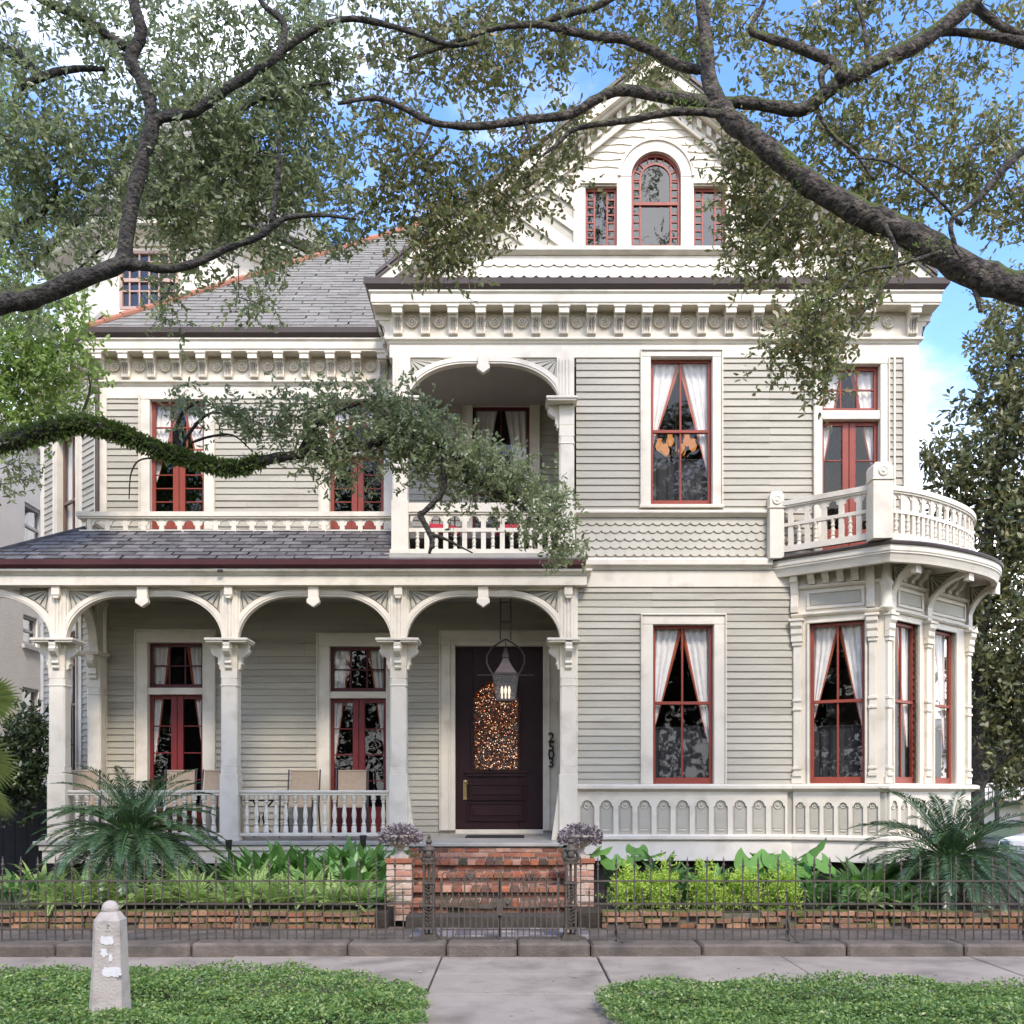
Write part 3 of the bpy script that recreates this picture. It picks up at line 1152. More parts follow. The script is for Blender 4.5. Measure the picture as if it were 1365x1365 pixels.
ap = [(XM + .01, YW), A_, B_, C_, (D_[0], D_[1])]
mb = MB()
mb.sweep(ap, [(-.05, 1.545), (.03, 1.545), (.05, 1.56), (.10, 1.585), (.10, 1.63), (.06, 1.645), (-.05, 1.65)])
mb.sweep(ap, [(-.05, .90), (.055, .90), (.075, .915), (.075, .955), (.05, .98), (-.05, .98)])
mb.sweep(ap, [(-.03, .62), (.075, .63), (.035, .897), (-.03, .897)])
P(mb, 'base_moulding', 'trim', bevel=.004)
mb = MB()
mb.sweep(ap, R(-.05, 0, .98, 1.545), 1)


def apron(mb, F, u0, u1, n):
    w = (u1 - u0) / n
    hw = w * .37
    for i in range(n):
        a, b = u0 + i * w, u0 + (i + 1) * w
        c = (a + b) / 2
        ah = [(c - hw, 1.36)] + [(c - hw + .02, 1.36)] + arc(c, 1.36, hw - .02, hw - .02, 180, 0, 10)[1:-1] + [(c + hw - .02, 1.36), (c + hw, 1.36)]
        mb.prism(F, [(a, 1.545), (a, 1.355)] + [(c - hw, 1.355)] + ah[1:-1] + [(c + hw, 1.355), (b, 1.355), (b, 1.545)], .001, .028)
        mb.box(F, a, c - hw, .001, .028, .98, 1.355)
        mb.box(F, c + hw, b, .001, .028, .98, 1.355)
        mb.lathe(F.p(c, .001, 1.368), [(hw * .60 * a, b) for a, b in ((1, 0), (1.02, .009), (.88, .015), (.66, .006), (.46, .006), (.28, .014), (.02, .015))], 12, F.N + (0,), 1)
        mb.box(F, c - hw * .55, c + hw * .55, .001, .012, 1.03, 1.045, 0)
        mb.box(F, c - hw * .72, c + hw * .72, .0005, .006, 1.06, 1.34, 1)


apron(mb, FW, XM + .02, A_[0] - .06, 11)
apron(mb, F1, .03, LEN1 - .06, 6)
apron(mb, F2, .06, LEN2 - .03, 9)
P(mb, 'arcaded_apron', ['trim', 'tan'])
mb = MB()
mb.sweep([(XL, YL + .2), (XL, YW - .02), (-1.3, YW - .02)], R(-.1, -.05, .0, .62))
mb.sweep([(XM - .3, YW + .12), (A_[0], A_[1] + .12), (B_[0], B_[1] + .15), (C_[0] - .12, C_[1]), D_], R(-.06, -.02, .0, .66))
P(mb, 'foundation', 'foundation')

# ---------------------------------------------------------------- the corner bay
w1 = op(F1, 1079, 1153, 828.5, 1045)
w1 = (w1[0], w1[1], 1.655, 3.765)
uu = [F2.u(x) for x in (1190.5, 1224, 1244, 1273)]
w2, w3 = (uu[0], uu[1], 1.655, 3.765), (uu[2], uu[3], 1.655, 3.765)
mb = MB()
# frieze, panels and posts between the windows
for F, ln, wins in ((F1, LEN1, [w1]), (F2, LEN2, [w2, w3])):
    e = [0] + [x for w in wins for x in w[:2]] + [ln]
    for k in range(0, len(e), 2):
        mb.box(F, e[k], e[k + 1], -.12, .0, 1.65, 3.765)
    mb.box(F, 0, ln, -.12, .0, 3.765, 4.50)
P(mb, 'bay_wall', 'trim')
mb = MB()
BP = [A_, B_, C_, D_]
mb.sweep(BP, [(0, 3.86), (.03, 3.86), (.05, 3.885), (.05, 3.905), (0, 3.91)])
mb.sweep(BP, [(0, 4.225), (.03, 4.225), (.055, 4.25), (.055, 4.265), (0, 4.27)])


def panel(mb, F, u0, u1, z0, z1):
    mb.box(F, u0, u1, 0, .022, z1 - .04, z1)
    mb.box(F, u0, u1, 0, .022, z0, z0 + .04)
    mb.box(F, u0, u0 + .04, 0, .022, z0 + .04, z1 - .04)
    mb.box(F, u1 - .04, u1, 0, .022, z0 + .04, z1 - .04)
    mb.box(F, u0 + .05, u1 - .05, 0, .010, z0 + .05, z1 - .05, 1)


panel(mb, F1, .20, LEN1 - .25, 3.95, 4.2)
panel(mb, F2, .30, (uu[1] + uu[2]) / 2 - .10, 3.95, 4.2)
panel(mb, F2, (uu[1] + uu[2]) / 2 + .12, LEN2 - .16, 3.95, 4.2)
bayf = P(mb, 'bay_frieze', ['trim', 'tan'], bevel=.004)


def pilaster(F, u, w=.085):
    mb = MB()
    mb.box(F, u - w, u + w, .001, .03, 1.652, 1.75)
    mb.box(F, u - w * .8, u + w * .8, .001, .05, 1.75, 1.80)
    mb.box(F, u - w * .62, u + w * .62, .001, .038, 1.80, 3.50)
    for zz in (1.84, 2.62, 2.74):
        mb.box(F, u - w * .75, u + w * .75, .001, .052, zz, zz + .035)
    mb.box(F, u - w * .80, u + w * .80, .001, .055, 3.48, 3.53)
    mb.box(F, u - w * .95, u + w * .95, .001, .070, 3.53, 3.60)
    mb.prismo(F, [(.001, 3.60), (.05, 3.60), (.075, 3.64), (.075, 3.70), (.10, 3.74), (.10, 3.80), (.001, 3.80)], u - w, u + w)
    mb.box(F, u - w * 1.25, u + w * 1.25, .001, .115, 3.80, 3.835)
    return P(mb, 'pilaster', 'trim', bevel=.004)


pilaster(F1, F1.u(1063), .075)
pilaster(F1, F1.u(1163.5), .07)
pilaster(F2, F2.u(1182.5) + .01, .075)
pilaster(F2, (uu[1] + uu[2]) / 2 + .02, .085)
pilaster(F2, LEN2 - .085, .08)
for F, w in ((F1, w1), (F2, w2), (F2, w3)):
    dh_window(F, w, do_casing=False, cafe=.36, mull=(w is not w3))


def modillion(F, u, z=4.27, parent=None):
    mb = MB()
    mb.prismo(F, [(.0, z), (.05, z + .01), (.06, z + .05), (.12, z + .09), (.16, z + .15), (.16, z + .2), (0, z + .2)], u - .045, u + .045)
    mb.box(F, u - .055, u + .055, 0, .175, z + .165, z + .205)
    return P(mb, 'modillion', 'trim', parent or bayf, bevel=.004)


for k in range(4):
    modillion(F1, .27 + .185 * k)
for k in range(3):
    modillion(F2, .42 + .2 * k)
for k in range(3):
    modillion(F2, 1.45 + .2 * k)


def console(F, u, reach, z0, z1, w=.055, fan=True):
    """curved console with a fan-filled spandrel, carrying the round balcony"""
    mb = MB()
    n = 12
    outer = [(reach * (1 - math.cos(math.pi / 2 * i / n)) + .02, z0 + (z1 - .1 - z0) * math.sin(math.pi / 2 * i / n)) for i in range(n + 1)]
    inner = [(max(.0, o - .085 * (1 - i / n)) if i < n else o, z + (.0 if i < n / 2 else .10 * (i - n / 2) / (n / 2))) for i, (o, z) in enumerate(outer)]
    mb.prismo(F, outer + inner[::-1], u - w, u + w)
    mb.box(F, u - w - .012, u + w + .012, reach - .045, reach + .03, z1 - .17, z1)
    mb.box(F, u - w, u + w, 0, .05, z0 - .1, z1)
    mb.prismo(F, [(.05, z0 + .28)] + [p for p in inner if p[0] > .05 and p[1] > z0 + .3] + [(reach - .06, z1 - .02), (.05, z1 - .02)], u - w * .35, u + w * .35, 1)
    for k in range(5):
        t = (k + .5) / 5
        o1, zz1 = reach * .62 * t + .07, z1 - .05 - (z1 - z0 - .4) * (1 - t)
        for sgn in (-1, 1):
            mb.prismo(F, [(.06, z1 - .03), (.075, z1 - .03), (o1 + .008, zz1), (o1 - .008, zz1)], u + sgn * w * .36, u + sgn * w * .5, 0)
    return P(mb, 'console', ['trim', 'tan_dark'], bevel=.004)


console(F2, .12, .36, 3.86, 4.47)
console(F2, (uu[1] + uu[2]) / 2 + .02, .58, 3.86, 4.47)
console(F2, LEN2 - .085, .40, 3.86, 4.47)
mb = MB()
for F, u in ((F1, F1.u(1163.5) - .02), (F1, .05)):
    mb = MB()
    mb.prismo(F, [(0, 3.92), (.06, 3.92), (.07, 4.0), (.05, 4.15), (.09, 4.3), (.12, 4.32), (.12, 4.49), (0, 4.49)], u - .05, u + .05)
    P(mb, 'bracket', 'trim', bayf, bevel=.004)
mb = MB()
mb.lathe((B_[0] + .005, B_[1] - .03, 3.84), [(.03, 0), (.075, .03), (.085, .06), (.07, .09), (.07, .34), (.085, .36), (.085, .39), (.06, .42), (.06, .66)], 12)
P(mb, 'corner_colonnette', 'trim', bayf, smooth=True)

# ---------------------------------------------------------------- round corner balcony
rp = [(3.49, 13.45), (4.00, 13.05), (4.55, 12.62)]
rc = catmull([(4.55, 12.62), (5.1, 12.83), (5.78, 13.33), (6.28, 13.88), (6.55, 14.5), (6.52, 15.2), (6.1, 16.0)], 6)
rc = [tuple(p) for p in rc]
dk = [(3.42, 13.5), (4.66, 12.47)] + [tuple(p) for p in catmull([(4.66, 12.47), (5.24, 12.64), (6.05, 13.14), (6.60, 13.70), (6.86, 14.4), (6.82, 15.3), (6.3, 16.3)], 6)][1:]
mb = MB()
mb.slab(dk + [(5.3, 16.3), (5.3, 13.47), (3.5, 13.47)], 4.50, 4.585, 0)
mb.sweep(dk, [(-.12, 4.395), (-.045, 4.395), (-.035, 4.43), (-.01, 4.50), (.01, 4.53), (.01, 4.60), (-.12, 4.60)], 0)
mb.sweep(dk, [(-.2, 4.602), (.03, 4.602), (.04, 4.63), (.02, 4.65), (-.2, 4.68)], 1)
mb.slab([(x * 1.0, y + .0) for x, y in [(3.5, 13.46), (4.60, 12.62)] + rc[2:] + [(5.3, 16), (5.3, 13.46)]], 4.60, 4.66, 2)
P(mb, 'balcony_deck', ['trim', 'gutter', 'floor_paint'])


def baluster_src(h, r, prof=None, n=8, name='baluster'):
    pr = prof or [(1, 0), (1, .10), (.62, .13), (.9, .18), (.62, .22), (.75, .30), (1.0, .42), (.8, .55), (.55, .66), (.5, .76), (.85, .80), (.55, .84), (.9, .90), (1, .91), (1, 1)]
    mb = MB()
    mb.lathe((0, 0, 0), [(r * a, h * b) for a, b in pr], n)
    return mb.build(name, 'trim', None, smooth=True, angle=50)


bal_small = baluster_src(.25, .03, [(1, 0), (1, .08), (.6, .14), (1, .22), (.6, .3), (.95, .42), (.95, .5), (.6, .62), (1, .7), (.6, .8), (1, .9), (1, 1)])


def fancy_rail(name, path, zs, pitch=.25, top_w=.05, posts=()):
    """rail with flat bars, an upper row of little arches and turned balusters below"""
    zb0, zb1, zm0, zm1, zt0, zt1 = zs
    mb = MB()
    mb.sweep(path, R(-top_w, top_w, zt0, zt1))
    mb.sweep(path, R(-top_w + .015, top_w - .015, zt0 - .025, zt0 - .001))
    mb.sweep(path, R(-.028, .028, zm0, zm1))
    mb.sweep(path, R(-.035, .035, zb0, zb1))
    # walk along the path
    segs = [(a, b, math.dist(a, b)) for a, b in zip(path, path[1:])]
    tot = sum(s[2] for s in segs)
    n = max(1, round(tot / pitch))
    step = tot / n

    def at(t):
        for a, b, l in segs:
            if t <= l + 1e-6:
                return (a[0] + (b[0] - a[0]) * t / l, a[1] + (b[1] - a[1]) * t / l)
            t -= l
        return segs[-1][1]
    spots = []
    for i in range(n):
        p, q, c = at(i * step), at((i + 1) * step), at((i + .5) * step)
        F = Face.between(p, q)
        w = math.dist(p, q)
        if i > 0:
            mb.box(F, -.032, .032, -.018, .018, zb1, zm0)
            mb.box(F, -.032, .032, -.018, .018, zm1, zt0 - .025)
        hw = w / 2 - .032
        h = zt0 - .025 - zm1
        r = min(hw - .022, h * .62)
        zc = zt0 - .025 - r - .022
        mid = w / 2
        poly = [(.032, zt0 - .025), (.032, zc)] + [(mid - r, zc)] + arc(mid, zc, r, r, 180, 0, 8)[1:-1] + [(mid + r, zc), (w - .032, zc), (w - .032, zt0 - .025)]
        mb.prism(F, poly, -.012, .012)
        spots.append((F.p(w / 2, 0, zb1)))
    o = P(mb, name, 'trim', bevel=0)
    for s in spots:
        inst(bal_small, 'baluster', o, s, 0, (1, 1, (zm0 - zb1) / .25))
    return o


ZR = (4.70, 4.78, 5.035, 5.08, 5.31, 5.375)
fancy_rail('balcony_railing', rp, ZR, .23)
fancy_rail('balcony_railing', rc, ZR, .19)


def newel(x, y, deg, zb, zt, w=.11):
    mb = MB()
    F = Face(x, y, deg)
    mb.box(F, -w, w, -w, w, zb, zt - .22)
    mb.box(F, -w - .015, w + .015, -w - .015, w + .015, zt - .22, zt - .20)
    mb.prism(F, [(-w, zt - .2), (w, zt - .2), (w, zt - .05), (w * .75, zt), (-w * .75, zt), (-w, zt - .05)], -w, w)
    mb.lathe(F.p(0, w, zt - .11), [(.062, 0), (.062, .012), (.05, .02), (.04, .01), (.025, .01), (.018, .02), (.001, .022)], 14, F.N + (0,))
    return P(mb, 'newel_post', 'trim', bevel=.008)


newel(3.49, 13.43, 0, 4.62, 5.50, .095)
newel(4.56, 12.56, 0, 4.66, 5.60, .125)

# ---------------------------------------------------------------- upper porch over the door
mb = MB()
fl = [(-1.68, 14.9), (-1.68, 13.34), (.93, 13.34), (.93, 14.9)]
mb.slab(fl, 4.60, 4.69)
P(mb, 'porch_floor', 'floor_paint')
mb = MB()
mb.wbox(-1.56, XM, 13.52, 14.9, 7.22, 7.31)
mb.wbox(-6.1, XM, 13.45, 14.9, 4.33, 4.40)
P(mb, 'porch_ceiling', 'porch_ceiling')


def arch_span(F, ua, ub, zs, zt, ztop, rx, th=.10, o0=-.06, o1=.06, key=True, left=True, right=True, name='porch_arch'):
    """flat-topped arch between two posts with fan spandrels and a drop key block"""
    mb = MB()
    n = 12
    rz = zt - zs
    um = (ua + ub) / 2
    for s, uu_ in ((1, ua), (-1, ub)):
        if (s == 1 and not left) or (s == -1 and not right):
            continue
        inn = [(uu_ + s * (rx - rx * math.cos(math.pi / 2 * i / n)), zs + rz * math.sin(math.pi / 2 * i / n)) for i in range(n + 1)]
        out = [(uu_ + s * (rx + .0 - (rx + .0) * math.cos(math.pi / 2 * i / n)) - s * th * math.cos(math.pi / 2 * i / n), zs + (rz + th * .8) * math.sin(math.pi / 2 * i / n)) for i in range(n + 1)]
        out = [(max(p[0], ua - .02) if s == 1 else min(p[0], ub + .02), min(p[1], ztop)) for p in out]
        mb.prism(F, inn + out[::-1], o0, o1)
        # a raised bead on the rib
        b1 = [(a[0] * .72 + b[0] * .28, a[1] * .72 + b[1] * .28) for a, b in zip(inn, out)]
        b2 = [(a[0] * .6 + b[0] * .4, a[1] * .6 + b[1] * .4) for a, b in zip(inn, out)]
        mb.prism(F, b1 + b2[::-1], o1, o1 + .010)
        # spandrel: tan board with radiating ribs
        k0 = [p for p in out if p[1] > zs + rz * .42]
        k0 = k0[:-3]
        cu, cz = uu_ + s * .03, ztop - .025
        mb.prism(F, [(cu, k0[0][1])] + k0 + [(k0[-1][0], cz + .02), (cu, cz + .02)], o0 + .035, o1 - .045, 1)
        mb.box(F, min(uu_ - s * .0, cu), max(uu_ - s * .0, cu), o0 + .02, o1 - .015, zs + .28, ztop)
        m = len(k0)
        for j in range(m - 1):
            a, b = k0[j], k0[j + 1]
            if j % 2 == 0 or True:
                ax, az = cu + (a[0] - cu) * .94, cz + (a[1] - cz) * .94
                bx, bz = cu + (b[0] - cu) * .94, cz + (b[1] - cz) * .94
                tx, tz = (bx - ax) * .14, (bz - az) * .14
                c0 = .16
                mb.prism(F, [(cu + (ax + tx - cu) * c0, cz + (az + tz - cz) * c0), (ax + tx, az + tz), (bx - tx, bz - tz), (cu + (bx - tx - cu) * c0, cz + (bz - tz - cz) * c0)], o1 - .045, o1 - .03, 2)
    # flat soffit strip joining the two halves
    if left and right:
        mb.box(F, ua + rx, ub - rx, o0, o1, zt, min(ztop, zt + th * .8))
        mb.box(F, ua + rx, ub - rx, o1, o1 + .010, zt + .025, zt + .04)
    else:
        l, r = (ua + rx, ub) if left else (ua, ub - rx)
        mb.box(F, l, r, o0, o1, zt, ztop)
    if ztop > zt + th * .8 + .01 and left and right:
        mb.box(F, ua + .02, ub - .02, o0 + .02, o1 - .02, zt + th * .8, ztop)
    o = P(mb, name, ['trim', 'tan_dark', 'tan'], bevel=.004)
    if key:
        kb = MB()
        kb.box(F, um - .07, um + .07, o1 + .002, o1 + .075, zt - .05, ztop + .02)
        kb.prism(F, [(um - .085, zt - .045), (um + .085, zt - .045), (um + .085, zt - .10), (um, zt - .16), (um - .085, zt - .10)], o1 + .002, o1 + .09)
        P(kb, 'key_block', 'trim', o, bevel=.006)
    return o


def porch_column(F, u, zb, zspring, ztop, zcap, sides=(1, 1), front=True, rail_z=None, w=.105):
    mb = MB()
    c = .022
    sh = [(-w, -w + c), (-w + c, -w), (w - c, -w), (w, -w + c), (w, w - c), (w - c, w), (-w + c, w), (-w, w - c)]

    def shaft(z0, z1, k=1.0):
        pts = [(F.p(u + a * k, b * k, 0)[0], F.p(u + a * k, b * k, 0)[1]) for a, b in sh]
        mb.slab(pts, z0, z1)
    zr = rail_z or zb + .78
    mb.box(F, u - w - .012, u + w + .012, -w - .012, w + .012, zb + .06, zr)
    mb.box(F, u - w - .03, u + w + .03, -w - .03, w + .03, zb, zb + .06)
    mb.box(F, u - w, u + w, -w, w, zr, zr + .1)
    shaft(zr + .1, zcap - .12)
    mb.box(F, u - w, u + w, -w, w, zcap - .12, zcap + .03)
    mb.box(F, u - w - .008, u + w + .008, -w - .008, w + .008, zcap - .22, zcap - .205)
    # post above the capital, fluted
    col = P(mb, 'porch_column', 'trim', bevel=.005)
    mb = MB()
    mb.box(F, u - w, u + w, -.06, .07, zspring, ztop)
    for k in (-1, 0, 1):
        mb.box(F, u - .016 + k * .045, u + .016 + k * .045, .07, .082, zspring + .03, ztop - .03)
    P(mb, 'fluted_post', 'trim', col, bevel=.005)
    cb = MB()
    ch = zspring - zcap
    prof = [(0, 0), (.02, .0), (.035, .06), (.03, .14), (.06, .22), (.045, .30), (.05, .42), (.10, .50), (.14, .60), (.155, .70), (.13, .76), (.14, .85), (.14, 1), (0, 1)]
    for s, on in zip((-1, 1), sides):
        if on:
            cb.prism(F, [(u + s * (w + a), zcap + b * ch * .97) for a, b in prof], -.055, .055)
    if front:
        cb.prismo(F, [(w + a, zcap + b * ch * .97) for a, b in prof], u - .045, u + .045)
        cb.box(F, u - .06, u + .06, w, w + .09, zcap + ch * .68, zcap + ch * .93)
    cb.box(F, u - w, u + w, -w, w, zcap + .03, zspring - .05)
    l, r = (w + .16 if sides[0] else w + .02), (w + .16 if sides[1] else w + .02)
    cb.box(F, u - l, u + r, -w - .03, w + .14, zspring - .045, zspring - .02)
    cb.box(F, u - l - .015, u + r + .015, -w - .045, w + .155, zspring - .02, zspring + .012)
    P(cb, 'capital', 'trim', col, bevel=.004)
    if front:
        kb = MB()
        kb.box(F, u - .055, u + .055, .082, .15, ztop - .12, ztop + .03)
        kb.prism(F, [(u - .055, ztop - .12), (u + .055, ztop - .12), (u + .03, ztop - .16), (u - .03, ztop - .16)], .082, .14)
        P(kb, 'key_block', 'trim', col, bevel=.006)
    return col


# upper porch: two posts, one wide arch, rail
FU = Face(0, YW - .02)
ua, ub = FU.u(534), FU.u(755)
for u, sd in ((ua, (0, 1)), (ub, (1, 0))):
    porch_column(FU, u, 4.69, FU.z(538), 7.30, FU.z(573), sd, False, 5.40, .10)
arch_span(FU, ua + .10, ub - .10, FU.z(538), FU.z(487), 7.31, .78, .11)
fancy_rail('balcony_railing', [(ua + .10, YW - .02), (ub - .10, YW - .02)], (4.70, 4.77, 5.0, 5.05, 5.26, 5.38), .247)
fancy_rail('balcony_railing', [(ua, 14.85), (ua, YW + .10)], (4.70, 4.77, 5.0, 5.05, 5.26, 5.38), .247)
arch_span(Face(ua, 14.9, -90), .05, 1.3, FU.z(538), FU.z(487), 7.31, .45, .1, key=False)

# ---------------------------------------------------------------- lower porch
FP = Face(0, YW)
cx = [FP.u(x) for x in (80, 308, 532, 757)]
ZS, ZT, ZTOP, ZC = 3.55, 4.14, 4.26, 3.165
mb = MB()
mb.add([(-6.3, 13.3, .84), (-1.33, 13.3, .84), (-1.33, 13.0, .84), (.66, 13.0, .84), (.66, 13.3, .84), (XM, 13.3, .84), (XM, YL, .84), (-6.3, YL, .84),
        (-6.3, 13.3, .893), (-1.33, 13.3, .893), (-1.33, 13.0, .886), (.66, 13.0, .886), (.66, 13.3, .893), (XM, 13.3, .893), (XM, YL, ZP), (-6.3, YL, ZP)],
       [(7, 6, 5, 4, 3, 2, 1, 0), (8, 9, 10, 11, 12, 13, 14, 15)] + [(i, (i + 1) % 8, (i + 1) % 8 + 8, i + 8) for i in range(8)])
P(mb, 'porch_floor', 'floor_paint', bevel=.008)
mb = MB()
mb.sweep([(-6.2, YL), (-6.2, 13.36), (-1.36, 13.36)], R(-.04, .0, .60, .838))
mb.sweep([(-6.2, YL), (-6.2, 13.36), (-1.36, 13.36)], R(.0, .03, .77, .835))
P(mb, 'porch_skirt', 'trim', bevel=.004)
for i, u in enumerate(cx):
    porch_column(FP, u, .895, ZS, ZTOP, ZC, (1, 1) if i < 3 else (1, 0), True, 1.78, .108)
for a, b in zip(cx, cx[1:]):
    arch_span(FP, a + .105, b - .105, ZS, ZT, ZTOP, .70)
arch_span(FP, cx[0] - .105 - 1.5, cx[0] - .105, ZS, ZT, ZTOP, .75, key=False, left=False)
FSd = Face(cx[0], 14.75, -90)
porch_column(FSd, .07, .92, ZS, ZTOP, ZC, (0, 1), False, 1.78, .10)
arch_span(FSd, .17, 1.14, ZS, ZT, ZTOP, .42, .09, key=False)
# beam, eave fascia and roof
mb = MB()
mb.wbox(-7.0, XM - .03, 13.40, 13.62, ZTOP, 4.42)
mb.wbox(cx[0] - .1, cx[0] + .1, 13.63, YL, ZTOP, 4.42)
PE = [(-6.75, 16.3), (-6.75, 13.42), (XM + .03, 13.42), (XM + .03, 13.47)]
mb.sweep(PE, R(-.02, .10, 4.262, 4.385))
mb.sweep(PE, [(-.02, 4.387), (.10, 4.387), (.115, 4.41), (.165, 4.44), (.165, 4.47), (-.02, 4.47)])
P(mb, 'porch_beam', 'trim', bevel=.004)
mb = MB()
mb.sweep([(-7.03, 16.3), (-7.03, 13.26), (XM + .045, 13.26), (XM + .045, 13.47)], [(-.06, 4.472), (.02, 4.472), (.06, 4.51), (.07, 4.575), (.02, 4.58), (-.06, 4.56)])
P(mb, 'porch_gutter', 'gutter_maroon')
mb = MB()
e0, e1 = (-7.1, 13.2, 4.575), (-1.62, 13.2, 4.575)
t0, t1 = (-6.02, 14.28, 5.25), (-1.62, 14.28, 5.25)
shingles(mb, e0, e1, t1, t0, 9, .25, th=.014, gap=.014)
shingles(mb, (-7.1, 17.2, 4.575), e0, t0, (-6.02, 17.2, 5.25), 9, .25, th=.014, gap=.014, seed=9)
mb.add([(-1.62, 13.2, 4.57), (.93, 13.2, 4.57), (.93, 13.36, 4.64), (-1.62, 13.36, 4.64)], [(0, 1, 2, 3)])
mb.wbox(-6.02, XM, 14.28, 14.88, 5.12, 5.235)
P(mb, 'porch_roof', 'roof_slate', recalc=False)
mb = MB()
mb.tube([(-7.1, 13.2, 4.59), (-6.02, 14.28, 5.265)], .03, 6)
P(mb, 'hip_cap', 'roof_slate')
fancy_rail('roof_balustrade', [(-6.03, 14.85), (-6.03, 14.2), (-1.62, 14.2)], (5.10, 5.14, 5.15, 5.215, 5.395, 5.46), .25, .06)


# porch railing: turned balusters between two rails
bal_tall = baluster_src(.50, .036, [(1, 0), (1, .16), (.62, .19), (.9, .23), (.55, .27), (.62, .34), (.95, .46), (.85, .55), (.52, .72), (.5, .80), (.85, .83), (.55, .86), (1, .89), (1, 1)])


def porch_rail(F, u0, u1, pitch=.13):
    mb = MB()
    mb.box(F, u0, u1, -.05, .05, 1.53, 1.565)
    mb.box(F, u0, u1, -.035, .035, 1.495, 1.529)
    mb.box(F, u0, u1, -.035, .035, .955, 1.0)
    o = P(mb, 'porch_railing', 'trim', bevel=.006)
    n = int((u1 - u0) / pitch)
    for i in range(n):
        u = (u0 + u1) / 2 + (i - (n - 1) / 2) * pitch
        inst(bal_tall, 'baluster', o, F.p(u, 0, 1.0), 0, (1, 1, .99))
    return o


porch_rail(FP, cx[0] + .12, cx[1] - .12)
porch_rail(FP, cx[1] + .12, cx[2] - .12)
porch_rail(FSd, .17, 1.13)
bpy.data.objects.remove(bal_tall)
bpy.data.objects.remove(bal_small)
# slanted cheek boards either side of the entry
for s, u in ((1, cx[2] + .12), (-1, cx[3] - .12)):
    mb = MB()
    mb.prism(FP, [(u, .9), (u + s * .10, .9), (u, 1.65)], -.05, .05)
    P(mb, 'entry_bracket', 'trim')
mb = MB()
mb.box(Face(0, 13.25), FP.u(297), FP.u(304), -.02, .012, 4.42, 4.45)
P(mb, 'eave_vent', 'black_iron')

# ---------------------------------------------------------------- left bay trims, downpipe
mb = MB()
LBp = [(BL[0], 23.9), BL, (XL, YL)]
mb.sweep(LBp, [(-.03, 4.27), (.04, 4.27), (.06, 4.45), (.2, 4.55), (.2, 4.65), (-.03, 4.7)])
mb.sweep(LBp, [(-.03, 1.5), (.04, 1.5), (.10, 1.56), (.10, 1.62), (-.03, 1.64)])
mb.sweep(LBp, [(-.03, .6), (.06, .6), (.08, .92), (.08, .97), (-.03, .98)])
apron(mb, FB, .03, LENB - .03, 9)
P(mb, 'bay_base', ['trim', 'tan'])
mb = MB()
pp = FB.p(LENB + .03, .09, 0)
mb.tube([(pp[0], pp[1], 8.1), (pp[0], pp[1], 7.9), (pp[0] + .03, pp[1] + .02, 7.7), (pp[0] + .03, pp[1] + .02, 5.2)], .035, 8)
P(mb, 'downpipe', 'gutter', smooth=True)

# ---------------------------------------------------------------- roofs
mb = MB()
ye, ze = YL - .24, 8.245
HX, HY, HZ = -1.25, 19.56, 8.245 + .9 * (19.56 - ye)
hx0 = XL - .12
shingles(mb, (hx0, ye, ze), (-1.2, ye, ze), (-1.25, HY, HZ), (HX, HY, HZ), 46, .33, th=.012, gap=.008)
P(mb, 'roof', 'roof_grey', recalc=False)
mb = MB()
el = BL[0] - .3
# the other slopes of the main roof
mb.quad((hx0, ye, ze), (el, BL[1] - .1, ze), (el, 24.3, ze), (HX, HY, HZ))
mb.quad((HX, HY, HZ), (el, 24.3, ze), (5.6, 24.3, ze), (3.2, HY, HZ))
mb.tri((3.2, HY, HZ), (5.6, 24.3, ze), (5.6, 13.4, ze))
# the wing's gable roof
GA = (1.88, 11.18)
gs = .795
XLe, XRe, ZE = -1.82, 5.60, 8.24
for xe in (XLe, XRe):
    for dz in (0, -.05):
        mb.quad((xe, 13.24, ZE + dz), (GA[0], 13.24, GA[1] + dz), (GA[0], HY, GA[1] + dz), (xe, 24, ZE + dz))
P(mb, 'rear_roof', 'roof_grey', recalc=False)
mb = MB()
a, b = Vector((hx0, ye, ze)), Vector((HX, HY, HZ))
n = 26
for i in range(n):
    p, q = a.lerp(b, i / n), a.lerp(b, (i + 1.06) / n)
    mb.tube([p + Vector((0, 0, .03)), q + Vector((0, 0, .015))], [.058, .048], 8)
P(mb, 'ridge_tiles', 'terracotta', smooth=True)

# ---------------------------------------------------------------- gable
FG = Face(0, YW)
gl = lambda z, d=0: (GA[0] - (GA[1] - z - d) / gs, GA[0] + (GA[1] - z - d) / gs)
mb = MB()
for s in (-1, 1):
    def rk(d0, d1, o0, o1, m=0, zmin=8.25):
        pts = [(0, GA[1] - d0), (0, GA[1] - d1)]
        ex = 3.66
        poly = [(GA[0], GA[1] - d0), (GA[0], GA[1] - d1), (GA[0] + s * ex, GA[1] - d1 - ex * gs), (GA[0] + s * ex, GA[1] - d0 - ex * gs)]
        poly = clip(poly, 0, -1, -zmin)
        if len(poly) > 2:
            mb.prism(FG, poly, o0, o1, m)
    rk(-.05, .0, -.2, .33, 1)
    rk(.0, .05, -.2, .31, 1)
    rk(.052, .20, .20, .29)
    rk(.16, .21, .19, .305)
    rk(.212, .26, .0, .20)
    rk(.262, .46, -.02, .055)
    rk(.41, .50, .055, .09)
    # dentils along the rake
    for k in range(30):
        d = .18 + k * .128
        x, z = GA[0] + s * d, GA[1] - d * gs - .28
        if z - .1 > 8.3:
            mb.prism(FG, [(x, z), (x + s * .06, z - .06 * gs), (x + s * .06, z - .06 * gs - .11), (x, z - .11)], .055, .13)
P(mb, 'rake_board', ['trim', 'gutter'])

